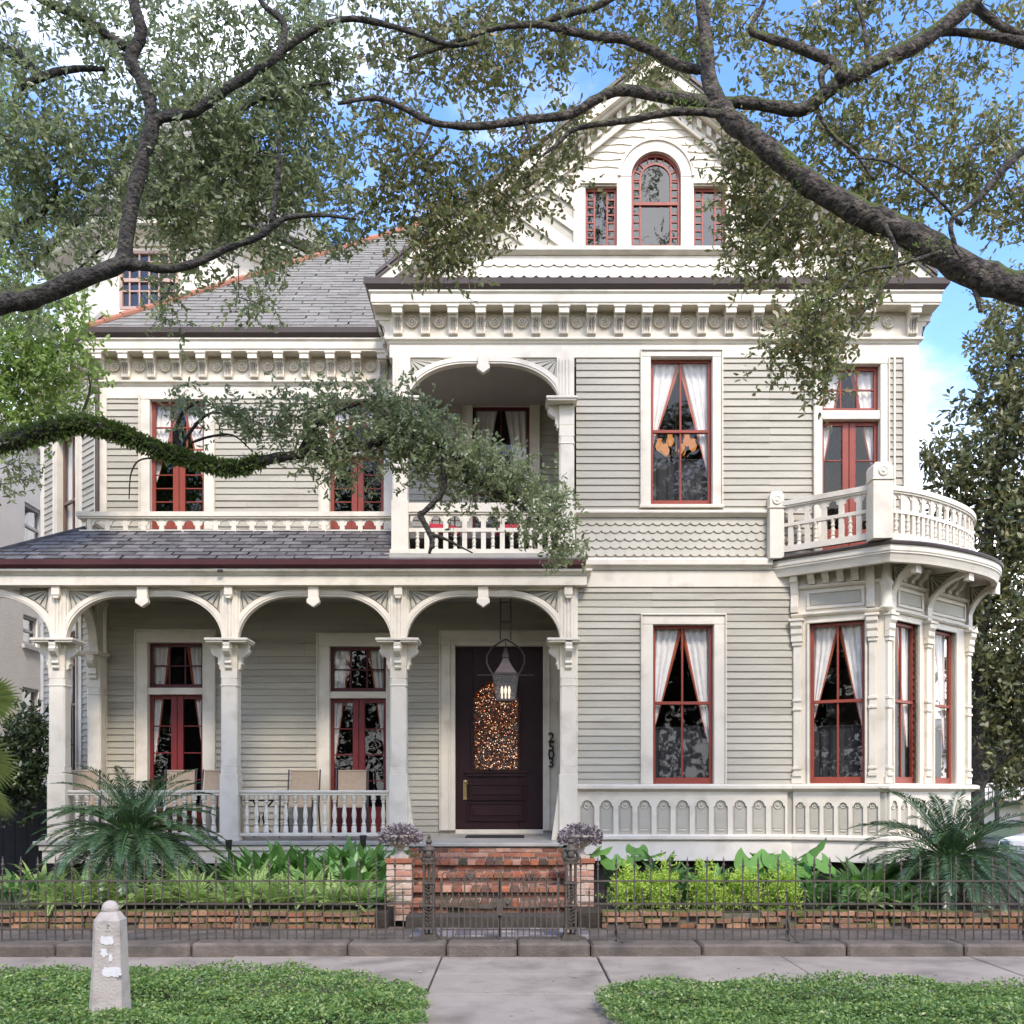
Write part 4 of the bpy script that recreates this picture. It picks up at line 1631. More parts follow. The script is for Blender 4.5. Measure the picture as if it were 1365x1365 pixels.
zT = FG.z(235)            # trim line above the side windows
cw = op(FG, 841, 907, 205, 331)
sw1 = op(FG, 780, 822, 251, 330)
sw2 = op(FG, 924, 966, 251, 331)
cc = FG.u(874)
crad = (cw[1] - cw[0]) / 2
zsp = cw[3] - crad
mb = MB()
# wavy clapboards over the windows
ph = .10
z = zT
k = 0
while z < GA[1] - .45:
    xl, xr = gl(z + .05, .42)
    segs = [(xl, xr)]
    rr_ = .49
    dz = z + .05 - zsp
    if dz < rr_:
        hwid = math.sqrt(max(0, rr_ ** 2 - max(dz, 0) ** 2)) - .03
        segs = [(xl, cc - hwid), (cc + hwid, xr)]
    for a, b in segs:
        if b - a < .05:
            continue
        n = max(2, int((b - a) / .046))
        wv = lambda x: .022 * abs(((x / .36 + (.5 if k % 2 else 0)) % 1) * 2 - 1)
        for i in range(n):
            x0, x1 = a + (b - a) * i / n, a + (b - a) * (i + 1) / n
            mb.add([FG.p(x0, .024, z + wv(x0)), FG.p(x1, .024, z + wv(x1)), FG.p(x1, .006, z + ph + .025), FG.p(x0, .006, z + ph + .025), FG.p(x0, -.01, z + wv(x0)), FG.p(x1, -.01, z + wv(x1))],
                   [(0, 1, 2, 3), (4, 5, 1, 0)])
    z += ph
    k += 1
# fish-scale band under the sill
fishscale(mb, FG, 0, 1, FG.z(371), FG.z(341), 2, .16, xr=lambda z: gl(z, .42))
P(mb, 'gable_shingles', 'trim', recalc=False)
mb = MB()
zb_, zs0 = FG.z(341), FG.z(331)
xl, xr = gl(zs0, .3)
mb.sweep([(xl, YW), (xr, YW)], [(-.02, zb_), (.03, zb_), (.085, zb_ + .04), (.085, zs0 - .01), (.02, zs0), (-.02, zs0)])
xl, xr = gl(zT, .35)
mb.box(FG, xl, cc - .5, -.02, .045, zT - .03, zT + .02)
mb.box(FG, cc + .5, xr, -.02, .045, zT - .03, zT + .02)
# backing behind the side fields, with the three openings left free
us = [gl(zs0, .3)[0], sw1[0], sw1[1], cw[0], cw[1], sw2[0], sw2[1], gl(zs0, .3)[1]]
mb.box(FG, us[2], us[3], -.02, .05, zs0, zT - .03)
mb.box(FG, us[4], us[5], -.02, .05, zs0, zT - .03)
for a, b in ((sw1[0] - .07, sw1[1]), (sw2[0], sw2[1] + .07)):
    mb.box(FG, a, b, -.02, .052, sw1[3], zT - .03)
    mb.box(FG, a, b, .052, .085, sw1[3] + .02, sw1[3] + .07)
mb.box(FG, sw1[0] - .16, sw1[0], -.02, .048, zs0, zT - .03)
mb.box(FG, sw2[1], sw2[1] + .16, -.02, .048, zs0, zT - .03)
# arched surround
ou = arc(cc, zsp, .49, .49, 180, 0, 22)
inn = arc(cc, zsp, crad, crad, 0, 180, 22)
mb.prism(FG, [(cc - .49, zT - .031)] + ou + [(cc + .49, zT - .031), (cc + crad, zT - .031)] + inn + [(cc - crad, zT - .031)], -.02, .056)
ou2 = arc(cc, zsp, .51, .51, 180, 0, 22)
inn2 = arc(cc, zsp, .47, .47, 0, 180, 22)
mb.prism(FG, ou2 + inn2, .056, .078)
P(mb, 'gable_trim', 'trim', bevel=.004)
# diagonal boarding each side
for s in (-1, 1):
    mb = MB()
    ue = sw1[0] - .16 if s < 0 else sw2[1] + .16
    tip = gl(zs0, .42)[0 if s < 0 else 1]
    topx = gl(zT - .03, .42)[0 if s < 0 else 1]
    if s < 0:
        tri_ = [(tip, zs0), (ue, zs0), (ue, zT - .03), (topx, zT - .03)]
    else:
        tri_ = [(ue, zs0), (tip, zs0), (topx, zT - .03), (ue, zT - .03)]
    mb.prism(FG, tri_, -.02, .012, 1)
    dx, dz = (1, -.72) if s < 0 else (-1, -.72)
    l = math.hypot(dx, dz)
    nx, nz = (-dz / l * (1 if s < 0 else -1), dx / l * (1 if s < 0 else -1))
    base = nx * ue + nz * zs0
    for k in range(-1, 12):
        lo = base - .10 + k * .265 * 1.0
        hi = lo + .145
        pl = clip(clip(tri_, -nx, -nz, -lo), nx, nz, hi)
        if len(pl) > 2:
            mb.prism(FG, pl, .0, .042, 0)
    P(mb, 'gable_boarding', ['trim', 'tan'], bevel=.003)


def gable_window(o, arched):
    u0, u1, z0, z1 = o
    w = .045
    fr = MB()
    if arched:
        zm = FG.z(271)
        out = arc(cc, zsp, crad, crad, 180, 0, 20)
        i1 = arc(cc, zsp, crad - w * .8, crad - w * .8, 0, 180, 20)
        fr.prism(FG, [(u0, z0)] + out + [(u1, z0), (u1 - w * .8, z0)] + i1 + [(u0 + w * .8, z0)], -.06, -.01)
        fr.box(FG, u0 + w * .8, u1 - w * .8, -.06, -.011, z0, z0 + .05)
        fr.box(FG, u0 + w * .8, u1 - w * .8, -.06, -.006, zm - .02, zm + .02)
        r1 = crad - .125
        o2 = arc(cc, zsp, r1 + .011, r1 + .011, 180, 0, 20)
        i2 = arc(cc, zsp, r1 - .011, r1 - .011, 0, 180, 20)
        fr.prism(FG, o2 + i2, -.05, -.018)
        for s in (-1, 1):
            fr.box(FG, cc + s * r1 - .011, cc + s * r1 + .011, -.05, -.018, zm + .02, zsp)
            fr.box(FG, cc + s * r1 - .011, cc + s * r1 + .011, -.05, -.018, z0 + .05, zm - .02)
            a, b = sorted((cc + s * (r1 + .011), cc + s * (crad - w * .8)))
            for z in [zm + .10 * k for k in range(1, 4)] + [z0 + .05 + .105 * k for k in range(1, 5)]:
                if z < zsp:
                    fr.box(FG, a, b, -.048, -.022, z - .009, z + .009)
        for k in range(0, 9):
            t = math.radians(180 * k / 8)
            p, q = (cc + r1 * math.cos(t), zsp + r1 * math.sin(t)), (cc + (crad - .03) * math.cos(t), zsp + (crad - .03) * math.sin(t))
            nx, nz = -math.sin(t) * .009, math.cos(t) * .009
            fr.prism(FG, [(p[0] + nx, p[1] + nz), (q[0] + nx, q[1] + nz), (q[0] - nx, q[1] - nz), (p[0] - nx, p[1] - nz)], -.048, -.022)
        gp = [(u0 + .01, z0 + .01), (u1 - .01, z0 + .01)] + arc(cc, zsp, crad - .01, crad - .01, 0, 180, 18)
    else:
        fr.box(FG, u0, u0 + w * .7, -.06, -.01, z0, z1)
        fr.box(FG, u1 - w * .7, u1, -.06, -.01, z0, z1)
        fr.box(FG, u0 + w * .7, u1 - w * .7, -.06, -.011, z0, z0 + .04)
        fr.box(FG, u0 + w * .7, u1 - w * .7, -.06, -.011, z1 - .04, z1)
        for s in (0, 1):
            x = u0 + .125 if s == 0 else u1 - .125
            fr.box(FG, x - .011, x + .011, -.05, -.018, z0 + .04, z1 - .04)
            a, b = (u0 + w * .7, x - .011) if s == 0 else (x + .011, u1 - w * .7)
            for k in range(1, 7):
                z = z0 + .04 + (z1 - z0 - .08) * k / 7
                fr.box(FG, a, b, -.048, -.022, z - .009, z + .009)
        gp = [(u0 + .01, z0 + .01), (u1 - .01, z0 + .01), (u1 - .01, z1 - .01), (u0 + .01, z1 - .01)]
    win = P(fr, 'gable_window', 'red')
    mb = MB()
    mb.add([FG.p(a, -.036, b) for a, b in gp], [tuple(range(len(gp)))])
    P(mb, 'pane', 'glass_gable', win, recalc=False)
    return win


gable_window(cw, True)
gable_window(sw1, False)
gable_window(sw2, False)
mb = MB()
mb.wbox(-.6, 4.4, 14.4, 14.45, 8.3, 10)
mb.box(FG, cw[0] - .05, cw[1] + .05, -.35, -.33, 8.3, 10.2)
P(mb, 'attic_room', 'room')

# ---------------------------------------------------------------- octagonal tower behind the hip
TC = (-6.0, 19.8)


def octo(ap_):
    s = ap_ * math.tan(math.pi / 8)
    return [(TC[0] + x, TC[1] + y) for x, y in ((-ap_, ap_ * 2), (-ap_, -s), (-s, -ap_), (s, -ap_), (ap_, -s), (ap_, s), (s, ap_), (-s, ap_))]


o8 = octo(2.40)[1:]
ring8 = o8 + [o8[0], o8[1]]
zt0, zt1 = 8.3, 11.05
mb = MB()
FT = Face(TC[0], TC[1] - 2.40)
tw = (FT.u(160), FT.u(238), FT.z(413), FT.z(335))
mb.box(FT, o8[1][0] - TC[0], tw[0], -.1, 0, zt0, zt1)
mb.box(FT, tw[1], o8[2][0] - TC[0], -.1, 0, zt0, zt1)
mb.box(FT, tw[0], tw[1], -.1, 0, zt0, tw[2])
mb.box(FT, tw[0], tw[1], -.1, 0, tw[3], zt1)
mb.sweep([o8[2], o8[3], o8[4], o8[5], o8[6], o8[0], o8[1]], R(-.1, 0, zt0, zt1))
mb.sweep(o8 + [o8[0], o8[1]], [(0, 10.9), (.05, 10.9), (.1, 11.0), (.36, 11.12), (.36, 11.22), (0, 11.25)])
mb.sweep(o8 + [o8[0], o8[1]], R(0, .04, 9.72, 9.8))
tow = P(mb, 'tower', 'trim')
mb = MB()
e8 = octo(2.80)[1:]
apx = (TC[0], TC[1], 15.6)
for i in range(7):
    a, b = e8[i], e8[(i + 1) % 7]
    mid = .42
    A3, B3, T3 = Vector((*a, 11.38)), Vector((*b, 11.38)), Vector(apx)
    if i in (0, 1, 2):
        shingles(mb, A3, B3, B3.lerp(T3, .985), A3.lerp(T3, .985), 26, .3, seed=i + 4)
    else:
        mb.tri(A3, B3, T3)
mb.sweep(e8 + [e8[0], e8[1]], R(-.3, .02, 11.24, 11.38), 1)
P(mb, 'tower_roof', ['roof_grey', 'gutter'], tow, recalc=False)
mb = MB()
mb.box(FT, tw[0], tw[0] + .05, -.08, .03, tw[2], tw[3])
mb.box(FT, tw[1] - .05, tw[1], -.08, .03, tw[2], tw[3])
mb.box(FT, tw[0] + .05, tw[1] - .05, -.08, .025, tw[3] - .05, tw[3])
mb.box(FT, tw[0] + .05, tw[1] - .05, -.08, .025, tw[2], tw[2] + .05)
zm = (tw[2] + tw[3]) / 2
mb.box(FT, tw[0] + .05, tw[1] - .05, -.06, .02, zm - .03, zm + .03)
for k in range(1, 6):
    x = tw[0] + (tw[1] - tw[0]) * k / 6
    mb.box(FT, x - .012, x + .012, -.05, .01, tw[2] + .05, zm - .03)
    mb.box(FT, x - .012, x + .012, -.05, .01, zm + .03, tw[3] - .05)
for z in (tw[2] + .32, zm + .32):
    mb.box(FT, tw[0] + .05, tw[1] - .05, -.045, .006, z - .012, z + .012)
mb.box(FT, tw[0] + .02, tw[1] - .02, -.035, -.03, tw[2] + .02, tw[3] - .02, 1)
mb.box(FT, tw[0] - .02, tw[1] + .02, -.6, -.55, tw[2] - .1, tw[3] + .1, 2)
P(mb, 'window', ['tower_sash', 'glass', 'room'], tow)
# ------------------------------------------------------------------ ground, walks, bed
mb = MB()
mb.quad((-250, -120, -.14), (250, -120, -.14), (250, 400, -.14), (-250, 400, -.14))
mb.top('ground', 'grass_ground', (0, 0, -.14), kind='structure', recalc=False)
mb = MB()
mb.quad((-120, -7, -.11), (120, -7, -.11), (120, 3.6, -.11), (-120, 3.6, -.11))
mb.top('street', 'asphalt', (0, -2, -.11), kind='structure', recalc=False)
mb = MB()
mb.quad((10.6, 4, -.105), (17.5, 4, -.105), (17.5, 150, -.105), (10.6, 150, -.105))
mb.top('side_street', 'asphalt', (14, 20, -.105), kind='structure', recalc=False)
mb = MB()
x = -40
while x < 40:
    w = 2.6
    mb.wbox(x, min(x + w - .012, 10.4), 3.62, 3.8, -.2, .0)
    x += w
    if x > 10.3:
        break
mb.top('kerb', 'concrete', (0, 3.7, 0), kind='structure', bevel=.02)
mb = MB()
mb.wbox(-40, 10.4, 3.8, 7.76, -.2, -.012)
mb.wbox(-40, -2.63, 7.76, 8.36, -.2, -.010)
mb.top('verge', 'soil', (0, 5.5, -.2), kind='structure')
# sidewalk slabs with open joints
mb = MB()
xs = [-20.5, -17.6, -14.9, -12.1, -9.4, -6.7, -4.36, -2.62, -.66, .80, 2.53, 4.30, 6.1, 8.0, 10.4]
rr = random.Random(3)
for a, b in zip(xs, xs[1:]):
    for y0, y1 in ((7.78, 8.62), (8.62, 9.56)) if -.9 < a < .1 else ((8.37 if a < -2.7 else 7.78, 9.56),):
        z = rr.uniform(-.006, .004)
        mb.wbox(a + .007, b - .007, y0 + .006, y1 - .006, -.15, z)
mb.top('sidewalk', 'concrete', (0, 8.6, -.15), kind='structure', bevel=.008)
mb = MB()
for y0, y1 in ((3.8, 5.2), (5.2, 6.6), (6.6, 7.77)):
    mb.wbox(-.78, .86, y0 + .006, y1 - .006, -.15, -.002)
mb.top('front_walk', 'concrete', (0, 5.8, -.15), kind='structure', bevel=.008)
# stone coping under the fence, sagging a little from block to block
mb = MB()
xs = [-20, -17, -14.6, -12.2, -9.6, -7.35, -4.3, -3.02, -1.55, -.62, .05, .74, 1.78, 3.15, 4.25, 5.9, 8.0, 10.0]
for a, b in zip(xs, xs[1:]):
    z = .118 + rr.uniform(-.010, .008)
    dy = rr.uniform(-.01, .012)
    mb.wbox(a + .006, b - .006, 9.50 + dy, 9.98, -.1, z)
mb.top('stone_coping', 'stone_kerb', (0, 9.7, -.1), kind='structure', bevel=.022)
mb = MB()
mb.wbox(-20, -1.42, 9.97, 10.70, -.1, .102)
mb.wbox(.78, 10, 9.97, 10.70, -.1, .102)
mb.wbox(-1.42, .78, 9.97, 10.9, -.1, .095)
mb.top('paved_strip', 'stone_kerb', (0, 10.3, -.1), kind='structure')
mb = MB()
mb.wbox(-20, -1.32, 10.72, 14, -.1, .265)
mb.wbox(.70, 10.3, 10.72, 14, -.1, .265)
mb.wbox(-20, -6.5, 14, 30, -.1, .2)
mb.wbox(5.6, 10.3, 14, 30, -.1, .2)
mb.top('soil_bed', 'soil', (0, 12, -.1), kind='structure')
# slate and marble tiles inside the gate
mb = MB()
nx, ny = 12, 4
for i in range(nx):
    for j in range(ny):
        a = -1.02 + i * .150
        y = 9.99 + j * .175
        mb.wbox(a, a + .146, y, y + .171, .09, .112 + rr.uniform(-.002, .002))
mb.top('tiled_landing', 'tile', (-.1, 10.3, .09), kind='structure')


# ------------------------------------------------------------------ brickwork, brick by brick
def bricks(mb, F, u0, u1, z0, z1, bl=.2, bh=.062, j=.011, depth=.09, m=0, rough=.004, seed=1, ztop=None, header=False):
    r = random.Random(seed)
    rows = max(1, round((z1 - z0) / (bh + j)))
    h = (z1 - z0) / rows
    for k in range(rows):
        L = bl if not header else bl * .5
        u = u0 - (L / 2 if k % 2 else 0)
        while u < u1 - .01:
            a, b = max(u, u0), min(u + L - j, u1)
            if b - a > .02:
                e = r.uniform(-rough, rough)
                t = r.uniform(-rough, rough) * .6
                mb.box(F, a, b, -depth, e, z0 + k * h + t, z0 + (k + 1) * h - j + t, m)
            u += L
    return mb


def brick_block(mb, x0, x1, y0, y1, z0, z1, m=0, mm=1, seed=1, bh=.062, bl=.2, cap=True, rough=.004):
    """brick skin on the four sides and top of a mortar core"""
    mb.wbox(x0 + .012, x1 - .012, y0 + .012, y1 - .012, z0, z1 - .014, mm)
    d = .06
    bricks(mb, Face(0, y0), x0, x1, z0, z1, bl, bh, depth=d, m=m, seed=seed, rough=rough)
    bricks(mb, Face(x0, y1, -90), 0, y1 - y0 - .001, z0, z1 - .001, bl, bh, depth=d, m=m, seed=seed + 1, rough=rough)
    bricks(mb, Face(x1, y0, 90), 0.001, y1 - y0, z0, z1 - .001, bl, bh, depth=d, m=m, seed=seed + 2, rough=rough)


# brick steps: bull-nosed courses with a rowlock tread
mb = MB()
NOSE = [(13.02, .835), (12.35, .715), (11.85, .60), (11.42, .475), (11.02, .352), (10.70, .225)]
r = random.Random(8)
mb.wbox(-1.125, .64, 10.70, 11.12, .09, .226, 3)
for k in range(1, 5):
    y, z = NOSE[k]
    yb = NOSE[k - 1][0]
    x0, x1 = (-1.31, .655) if y > 11.6 else (-1.115, .63)
    dm = 0 if k < 3 else 2
    zb = NOSE[k + 1][1]
    mb.wbox(x0 + .01, x1 - .01, y + .065, yb + .04, zb - .05, z - .010, 1)
    # rowlock nosing: brick ends facing front, running back as the tread
    n = round((x1 - x0) / .112)
    w = (x1 - x0) / n
    for i in range(n):
        e, t = r.uniform(-.006, .005), r.uniform(-.004, .004)
        mb.wbox(x0 + i * w + .004, x0 + (i + 1) * w - .004, y + e, y + .21, z - .064, z + t, 2 if r.random() < (.2, .25, .6, .75, .9, .9)[k] else 0)
        yy = y + .216
        while yy < yb - .03:
            mb.wbox(x0 + i * w + .004, x0 + (i + 1) * w - .004, yy, min(yy + .2, yb + .02), z - .05, z - .003 + r.uniform(-.004, .002), 2)
            yy += .21
    if z - .064 - zb > .03:
        bricks(mb, Face(0, y + .05), x0 + .01, x1 - .01, zb - .02, z - .066, .2, .06, depth=.08, m=dm, seed=k * 7)
# riser under the porch floor
bricks(mb, Face(0, 13.03), -1.31, .655, NOSE[1][1] - .01, .83, .2, .056, depth=.08, seed=77)
mb.wbox(-1.3, .645, 13.045, 13.3, .1, .828, 1)
mb.top('brick_steps', ['brick', 'mortar', 'brick_dirty', 'mossy_stone'], (-.25, 11.5, .1), 'worn red brick steps climbing to the maroon front door', 'steps', bevel=.004)

for x, lab in ((-1.265, 'pale brick pedestal left of the steps, carrying a stone urn'), (.775, 'pale brick pedestal right of the steps, half hidden by the gate post')):
    mb = MB()
    brick_block(mb, x - .14, x + .14, 11.33, 11.62, .1, .745, seed=int(x * 10) + 30)
    mb.wbox(x - .155, x + .155, 11.315, 11.635, .745, .80, 2)
    mb.top('brick_pedestal', ['brick_pale', 'mortar', 'brick'], (x, 11.47, .1), lab, 'pedestal', 'brick pedestals beside the steps', bevel=.004)


def leafball(c, rx, rz, n, ll, lw, name, mat, parent, flat=.15, hang=.2):
    """a dome of leaves pointing outwards"""
    d = unit(RNG.normal(size=(n, 3)))
    d[:, 2] = np.abs(d[:, 2]) * 1.0 - hang * RNG.random(n)
    d = unit(d)
    rad = RNG.uniform(.45, 1, n)[:, None]
    pos = np.array(c) + d * rad * np.array([rx, rx, rz])
    ld = unit(d + RNG.normal(size=(n, 3)) * .55)
    V = leaf_quads(pos, ld, ll * RNG.uniform(.6, 1.2, n), lw * RNG.uniform(.7, 1.2, n), flat)
    off = np.array(parent.location) if parent else np.zeros(3)
    me = raw_mesh(name, V - off, 4, [mat])
    o = bpy.data.objects.new(name, me)
    COL.objects.link(o)
    o.parent = parent
    return o


for x, lab in ((-1.265, 'stone urn of grey purple foliage on the left brick pedestal'), (.775, 'stone urn of grey purple foliage on the right brick pedestal')):
    u = thing('urn_planter', lab, 'planter', (x, 11.47, .80), 'urns flanking the steps')
    mb = MB()
    mb.wbox(x - .10, x + .10, 11.37, 11.57, .80, .83)
    mb.lathe((x, 11.47, .83), [(.085, 0), (.06, .02), (.038, .05), (.05, .075), (.045, .085), (.10, .11), (.15, .16), (.165, .20), (.19, .21), (.19, .23), (.15, .232), (.14, .2)], 20)
    mb.build('urn', 'urn_stone', u, smooth=True, angle=35)
    leafball((x, 11.47, 1.02), .25, .16, 1700, .042, .026, 'foliage', 'purple_leaf', u, .1, .55)

# low mossy brick edging of the beds
for x0, x1, s, lab in ((-14, -1.45, 3, 'low mossy brick edging along the left bed'), (.95, 10, 5, 'low mossy brick edging along the right bed')):
    mb = MB()
    r = random.Random(s)
    mb.wbox(x0, x1, 10.70, 10.86, .08, .262, 1)
    z = .10
    for k in range(3):
        u = x0 - r.uniform(0, .2)
        while u < x1:
            w = r.uniform(.15, .22)
            if r.random() > .06:
                e = r.uniform(-.035, .015)
                t = r.uniform(-.008, .008)
                mb.wbox(max(u, x0), min(u + w - .014, x1), 10.665 + e, 10.84, z + t, z + .056 + t, 0)
            u += w
        z += .066
    mb.top('brick_edging', ['brick_mossy', 'mortar_dark'], ((x0 + x1) / 2, 10.75, .08), lab, 'edging', 'brick edgings of the beds', bevel=.008)

# ------------------------------------------------------------------ iron fence, gate and posts
YF = 9.75
ZG = .118
FF = Face(0, YF)


def picket(tall):
    mb = MB()
    h = .69 if tall else .445
    w = .0056
    mb.box(FF, -w, w, -w, w, .005, h, 0)
    prof = [(.007, h - .02), (.013, h - .012), (.007, h), (.008, h + .012), (.017, h + .035), (.010, h + .05), (.007, h + .062), (.010, h + .07), (.001, h + .12)] if tall else \
           [(.006, h - .015), (.012, h - .008), (.006, h), (.013, h + .022), (.006, h + .04), (.001, h + .075)]
    mb.lathe((0, YF, 0), prof, 6)
    for v in range(len(mb.v)):
        x, y, z = mb.v[v]
        mb.v[v] = (x, y - YF, z)
    return mb.build('picket', 'iron', None)


ptall, pshort = picket(True), picket(False)
for x0, x1, lab in ((-7.55, -.90, 'rusty iron picket fence left of the gate'), (.66, 7.2, 'rusty iron picket fence right of the gate')):
    f = thing('iron_fence', lab, 'fence', ((x0 + x1) / 2, YF, ZG), 'iron fences along the sidewalk')
    mb = MB()
    for z, h in ((.572, .010), (.352, .011), (.105, .011)):
        mb.box(FF, x0, x1, -.012, .012, ZG + z - h / 2, ZG + z + h / 2)
        mb.box(FF, x0, x1, -.016, .016, ZG + z - h / 2 - .004, ZG + z - h / 2)
    mb.build('rail', 'iron', f)
    n = int((x1 - x0) / .172)
    off = (x1 - x0 - n * .172) / 2
    for i in range(n + 1):
        x = x0 + off + i * .172
        inst(ptall, 'picket', f, (x, YF, ZG + random.uniform(-.008, .006)), 0).rotation_euler = (random.uniform(-.02, .02), random.uniform(-.018, .018), 0)
        if i < n:
            inst(pshort, 'picket', f, (x + .086, YF, ZG + random.uniform(-.008, .006)), 0).rotation_euler = (random.uniform(-.02, .02), random.uniform(-.022, .022), 0)
    for x in ([-5.2, -2.63] if x0 < 0 else [1.0, 2.66, 4.93]):
        mb = MB()
        mb.tube([(x, YF, ZG + .35), (x, YF + .02, ZG + .05), (x, YF - .02, ZG + .0)], .011, 6)
        mb.tube([(x, YF, ZG + .2), (x + .02, YF - .05, ZG + .06), (x + .05, YF - .16, ZG)], .009, 6)
        mb.build('stay', 'iron', f)


def gate_post(x, lab):
    t = thing('gate_post', lab, 'gate post', (x, YF, ZG), 'cast iron gate posts')
    F = Face(x, YF)
    mb = MB()
    w = .056
    mb.box(F, -.09, .09, -.09, .09, ZG, ZG + .035)
    mb.box(F, -.078, .078, -.078, .078, ZG + .035, ZG + .06)
    for a in (-1, 1):
        for b in (-1, 1):
            mb.lathe(F.p(a * w * .82, b * w * .82, ZG), [(.012, .05), (.012, .74)], 8)
            mb.box(F, a * w - .012, a * w + .012, b * w - .012, b * w + .012, ZG + .05, ZG + .12)
    for z in (.11, .33, .545, .74):
        mb.box(F, -w - .008, w + .008, -w - .008, w + .008, ZG + z, ZG + z + .018)
    mb.lathe(F.p(0, 0, ZG), [(.014, .05), (.014, .74)], 8)
    # pierced leaf ornament between the bars
    for z in (.14, .36):
        for fdeg in (0, 90, 180, 270):
            G = Face(x, YF, fdeg)
            for k in range(5):
                zz = ZG + z + .02 + k * .034
                for s in (-1, 1):
                    pts = [G.p(s * .004, w * .86, zz), G.p(s * .022, w * .95, zz + .016), G.p(s * .042, w * .9, zz + .034), G.p(s * .034, w * .88, zz + .012)]
                    mb.tube(pts, [.005, .008, .003, .002], 5)
    mb.build('shaft', 'iron', t, smooth=True, angle=40)
    mb = MB()
    mb.lathe(F.p(0, 0, ZG), [(.07, .758), (.075, .78), (.05, .80), (.03, .825), (.06, .85), (.066, .875), (.04, .90), (.022, .925), (.034, .945), (.026, .965), (.012, .975), (.02, .99), (.014, 1.01), (.001, 1.02)], 10)
    for fdeg in (0, 90, 180, 270):
        G = Face(x, YF, fdeg)
        mb.lathe(G.p(0, .062, ZG + .83), [(.002, -.012), (.028, -.008), (.032, 0), (.028, .008), (.002, .014)], 10, G.N + (0,))
        mb.tube([G.p(.05, .05, ZG + .76), G.p(.075, .07, ZG + .80), G.p(.07, .06, ZG + .845), G.p(.05, .05, ZG + .85)], [.01, .014, .01, .005], 6)
    mb.build('finial', 'iron', t, smooth=True, angle=50)
    return t


gx0, gx1 = -.80, .565
gate_post(gx0, 'ornate cast iron gate post on the left of the gate')
gate_post(gx1, 'ornate cast iron gate post on the right of the gate')
g = thing('iron_gate', 'low double-leaf iron gate with scrolled cresting in front of brick steps', 'gate', ((gx0 + gx1) / 2, YF, ZG))
gm = (gx0 + gx1) / 2
for a, b in ((gx0 + .12, gm - .006), (gm + .006, gx1 - .12)):
    mb = MB()
    for x in (a, b):
        mb.box(FF, x - .011, x + .011, -.011, .011, ZG + .03, ZG + (.60 if x in (a, b) else .57))
    for z in (.555, .095):
        mb.box(FF, a, b, -.010, .010, ZG + z, ZG + z + .014)
    s = 1 if b > 0 and a > gm - .1 else -1
    n = 10
    for i in range(n):
        t0, t1 = i / n, (i + 1) / n
        f = lambda t: ZG + .315 + (-.020 * math.sin(math.pi * t) + .025 * (t if s > 0 else 1 - t))
        x0_, x1_ = a + (b - a) * t0, a + (b - a) * t1
        mb.add([FF.p(x0_, -.009, f(t0)), FF.p(x1_, -.009, f(t1)), FF.p(x1_, -.009, f(t1) + .014), FF.p(x0_, -.009, f(t0) + .014),
                FF.p(x0_, .009, f(t0)), FF.p(x1_, .009, f(t1)), FF.p(x1_, .009, f(t1) + .014), FF.p(x0_, .009, f(t0) + .014)],
               [(0, 1, 2, 3), (4, 7, 6, 5), (3, 2, 6, 7), (0, 4, 5, 1)])
    leaf = mb.build('gate_leaf', 'iron', g)
    k = 10
    for i in range(1, k):
        x = a + (b - a) * i / k
        src_tall = i % 2 == 0
        mb = MB()
        h = .555 if src_tall else .42
        mb.box(FF, x - .0062, x + .0062, -.0062, .0062, ZG + .02, ZG + h)
        if not src_tall:
            mb.lathe((x, YF, ZG + h), [(.006, 0), (.011, .012), (.006, .03), (.001, .06)], 6)
        mb.build('picket', 'iron', leaf)
    mb = MB()
    # scrolled cresting along the top rail
    def scroll(cx_, cz_, r0, turns, s1, ang0=0):
        pts = []
        for i in range(15):
            t = i / 14
            an = ang0 + s1 * turns * 2 * math.pi * t
            rr2 = r0 * (1 - .75 * t)
            pts.append(FF.p(cx_ + rr2 * math.cos(an), 0, cz_ + rr2 * math.sin(an)))
        mb.tube(pts, [.006 - .002 * i / 14 for i in range(15)], 5)
    c = (a + b) / 2
    for dx in (-.19, -.125, -.06, .06, .125, .19):
        scroll(c + dx, ZG + .598, .030, 1.1, 1 if dx > 0 else -1, math.pi / 2)
        scroll(c + dx * .9, ZG + .588, .018, 1.0, -1 if dx > 0 else 1, -math.pi / 2)
    for dx in (-.028, 0, .028):
        mb.tube([FF.p(c, 0, ZG + .57), FF.p(c + dx, 0, ZG + .62), FF.p(c + dx * 1.8, 0, ZG + .655)], [.007, .010, .003], 6)
    mb.tube([FF.p(c - .04, 0, ZG + .63), FF.p(c, 0, ZG + .645), FF.p(c + .04, 0, ZG + .63)], .006, 5)
    e = a + .01 if s < 0 else b - .01
    mb.tube([FF.p(e, 0, ZG + .59), FF.p(e, 0, ZG + .63), FF.p(e - s * .02, 0, ZG + .655), FF.p(e - s * .05, 0, ZG + .65), FF.p(e - s * .05, 0, ZG + .635)], .006, 5)
    mb.build('cresting', 'iron', leaf, smooth=True, angle=60)
mb = MB()
mb.box(FF, gm - .03, gm + .03, .012, .035, ZG + .24, ZG + .40)
mb.box(FF, gm + .03, gm + .12, .012, .03, ZG + .31, ZG + .40)
mb.lathe(FF.p(gm + .075, .03, ZG + .36), [(.022, 0), (.022, .006), (.008, .012), (.012, .02), (.001, .024)], 10, (0, -1, 0))
mb.box(FF, gm - .20, gm - .07, .012, .03, ZG + .305, ZG + .345)
mb.build('lock', 'iron', g, bevel=.003)
bpy.data.objects.remove(ptall)
bpy.data.objects.remove(pshort)

# ------------------------------------------------------------------ stone street marker
c = W(147, 1375, 6.6)
px, py = c.x, 6.6
ob = thing('stone_marker', 'weathered white obelisk marker with ball top and patches of paint', 'marker', (px, py, 0))
mb = MB()


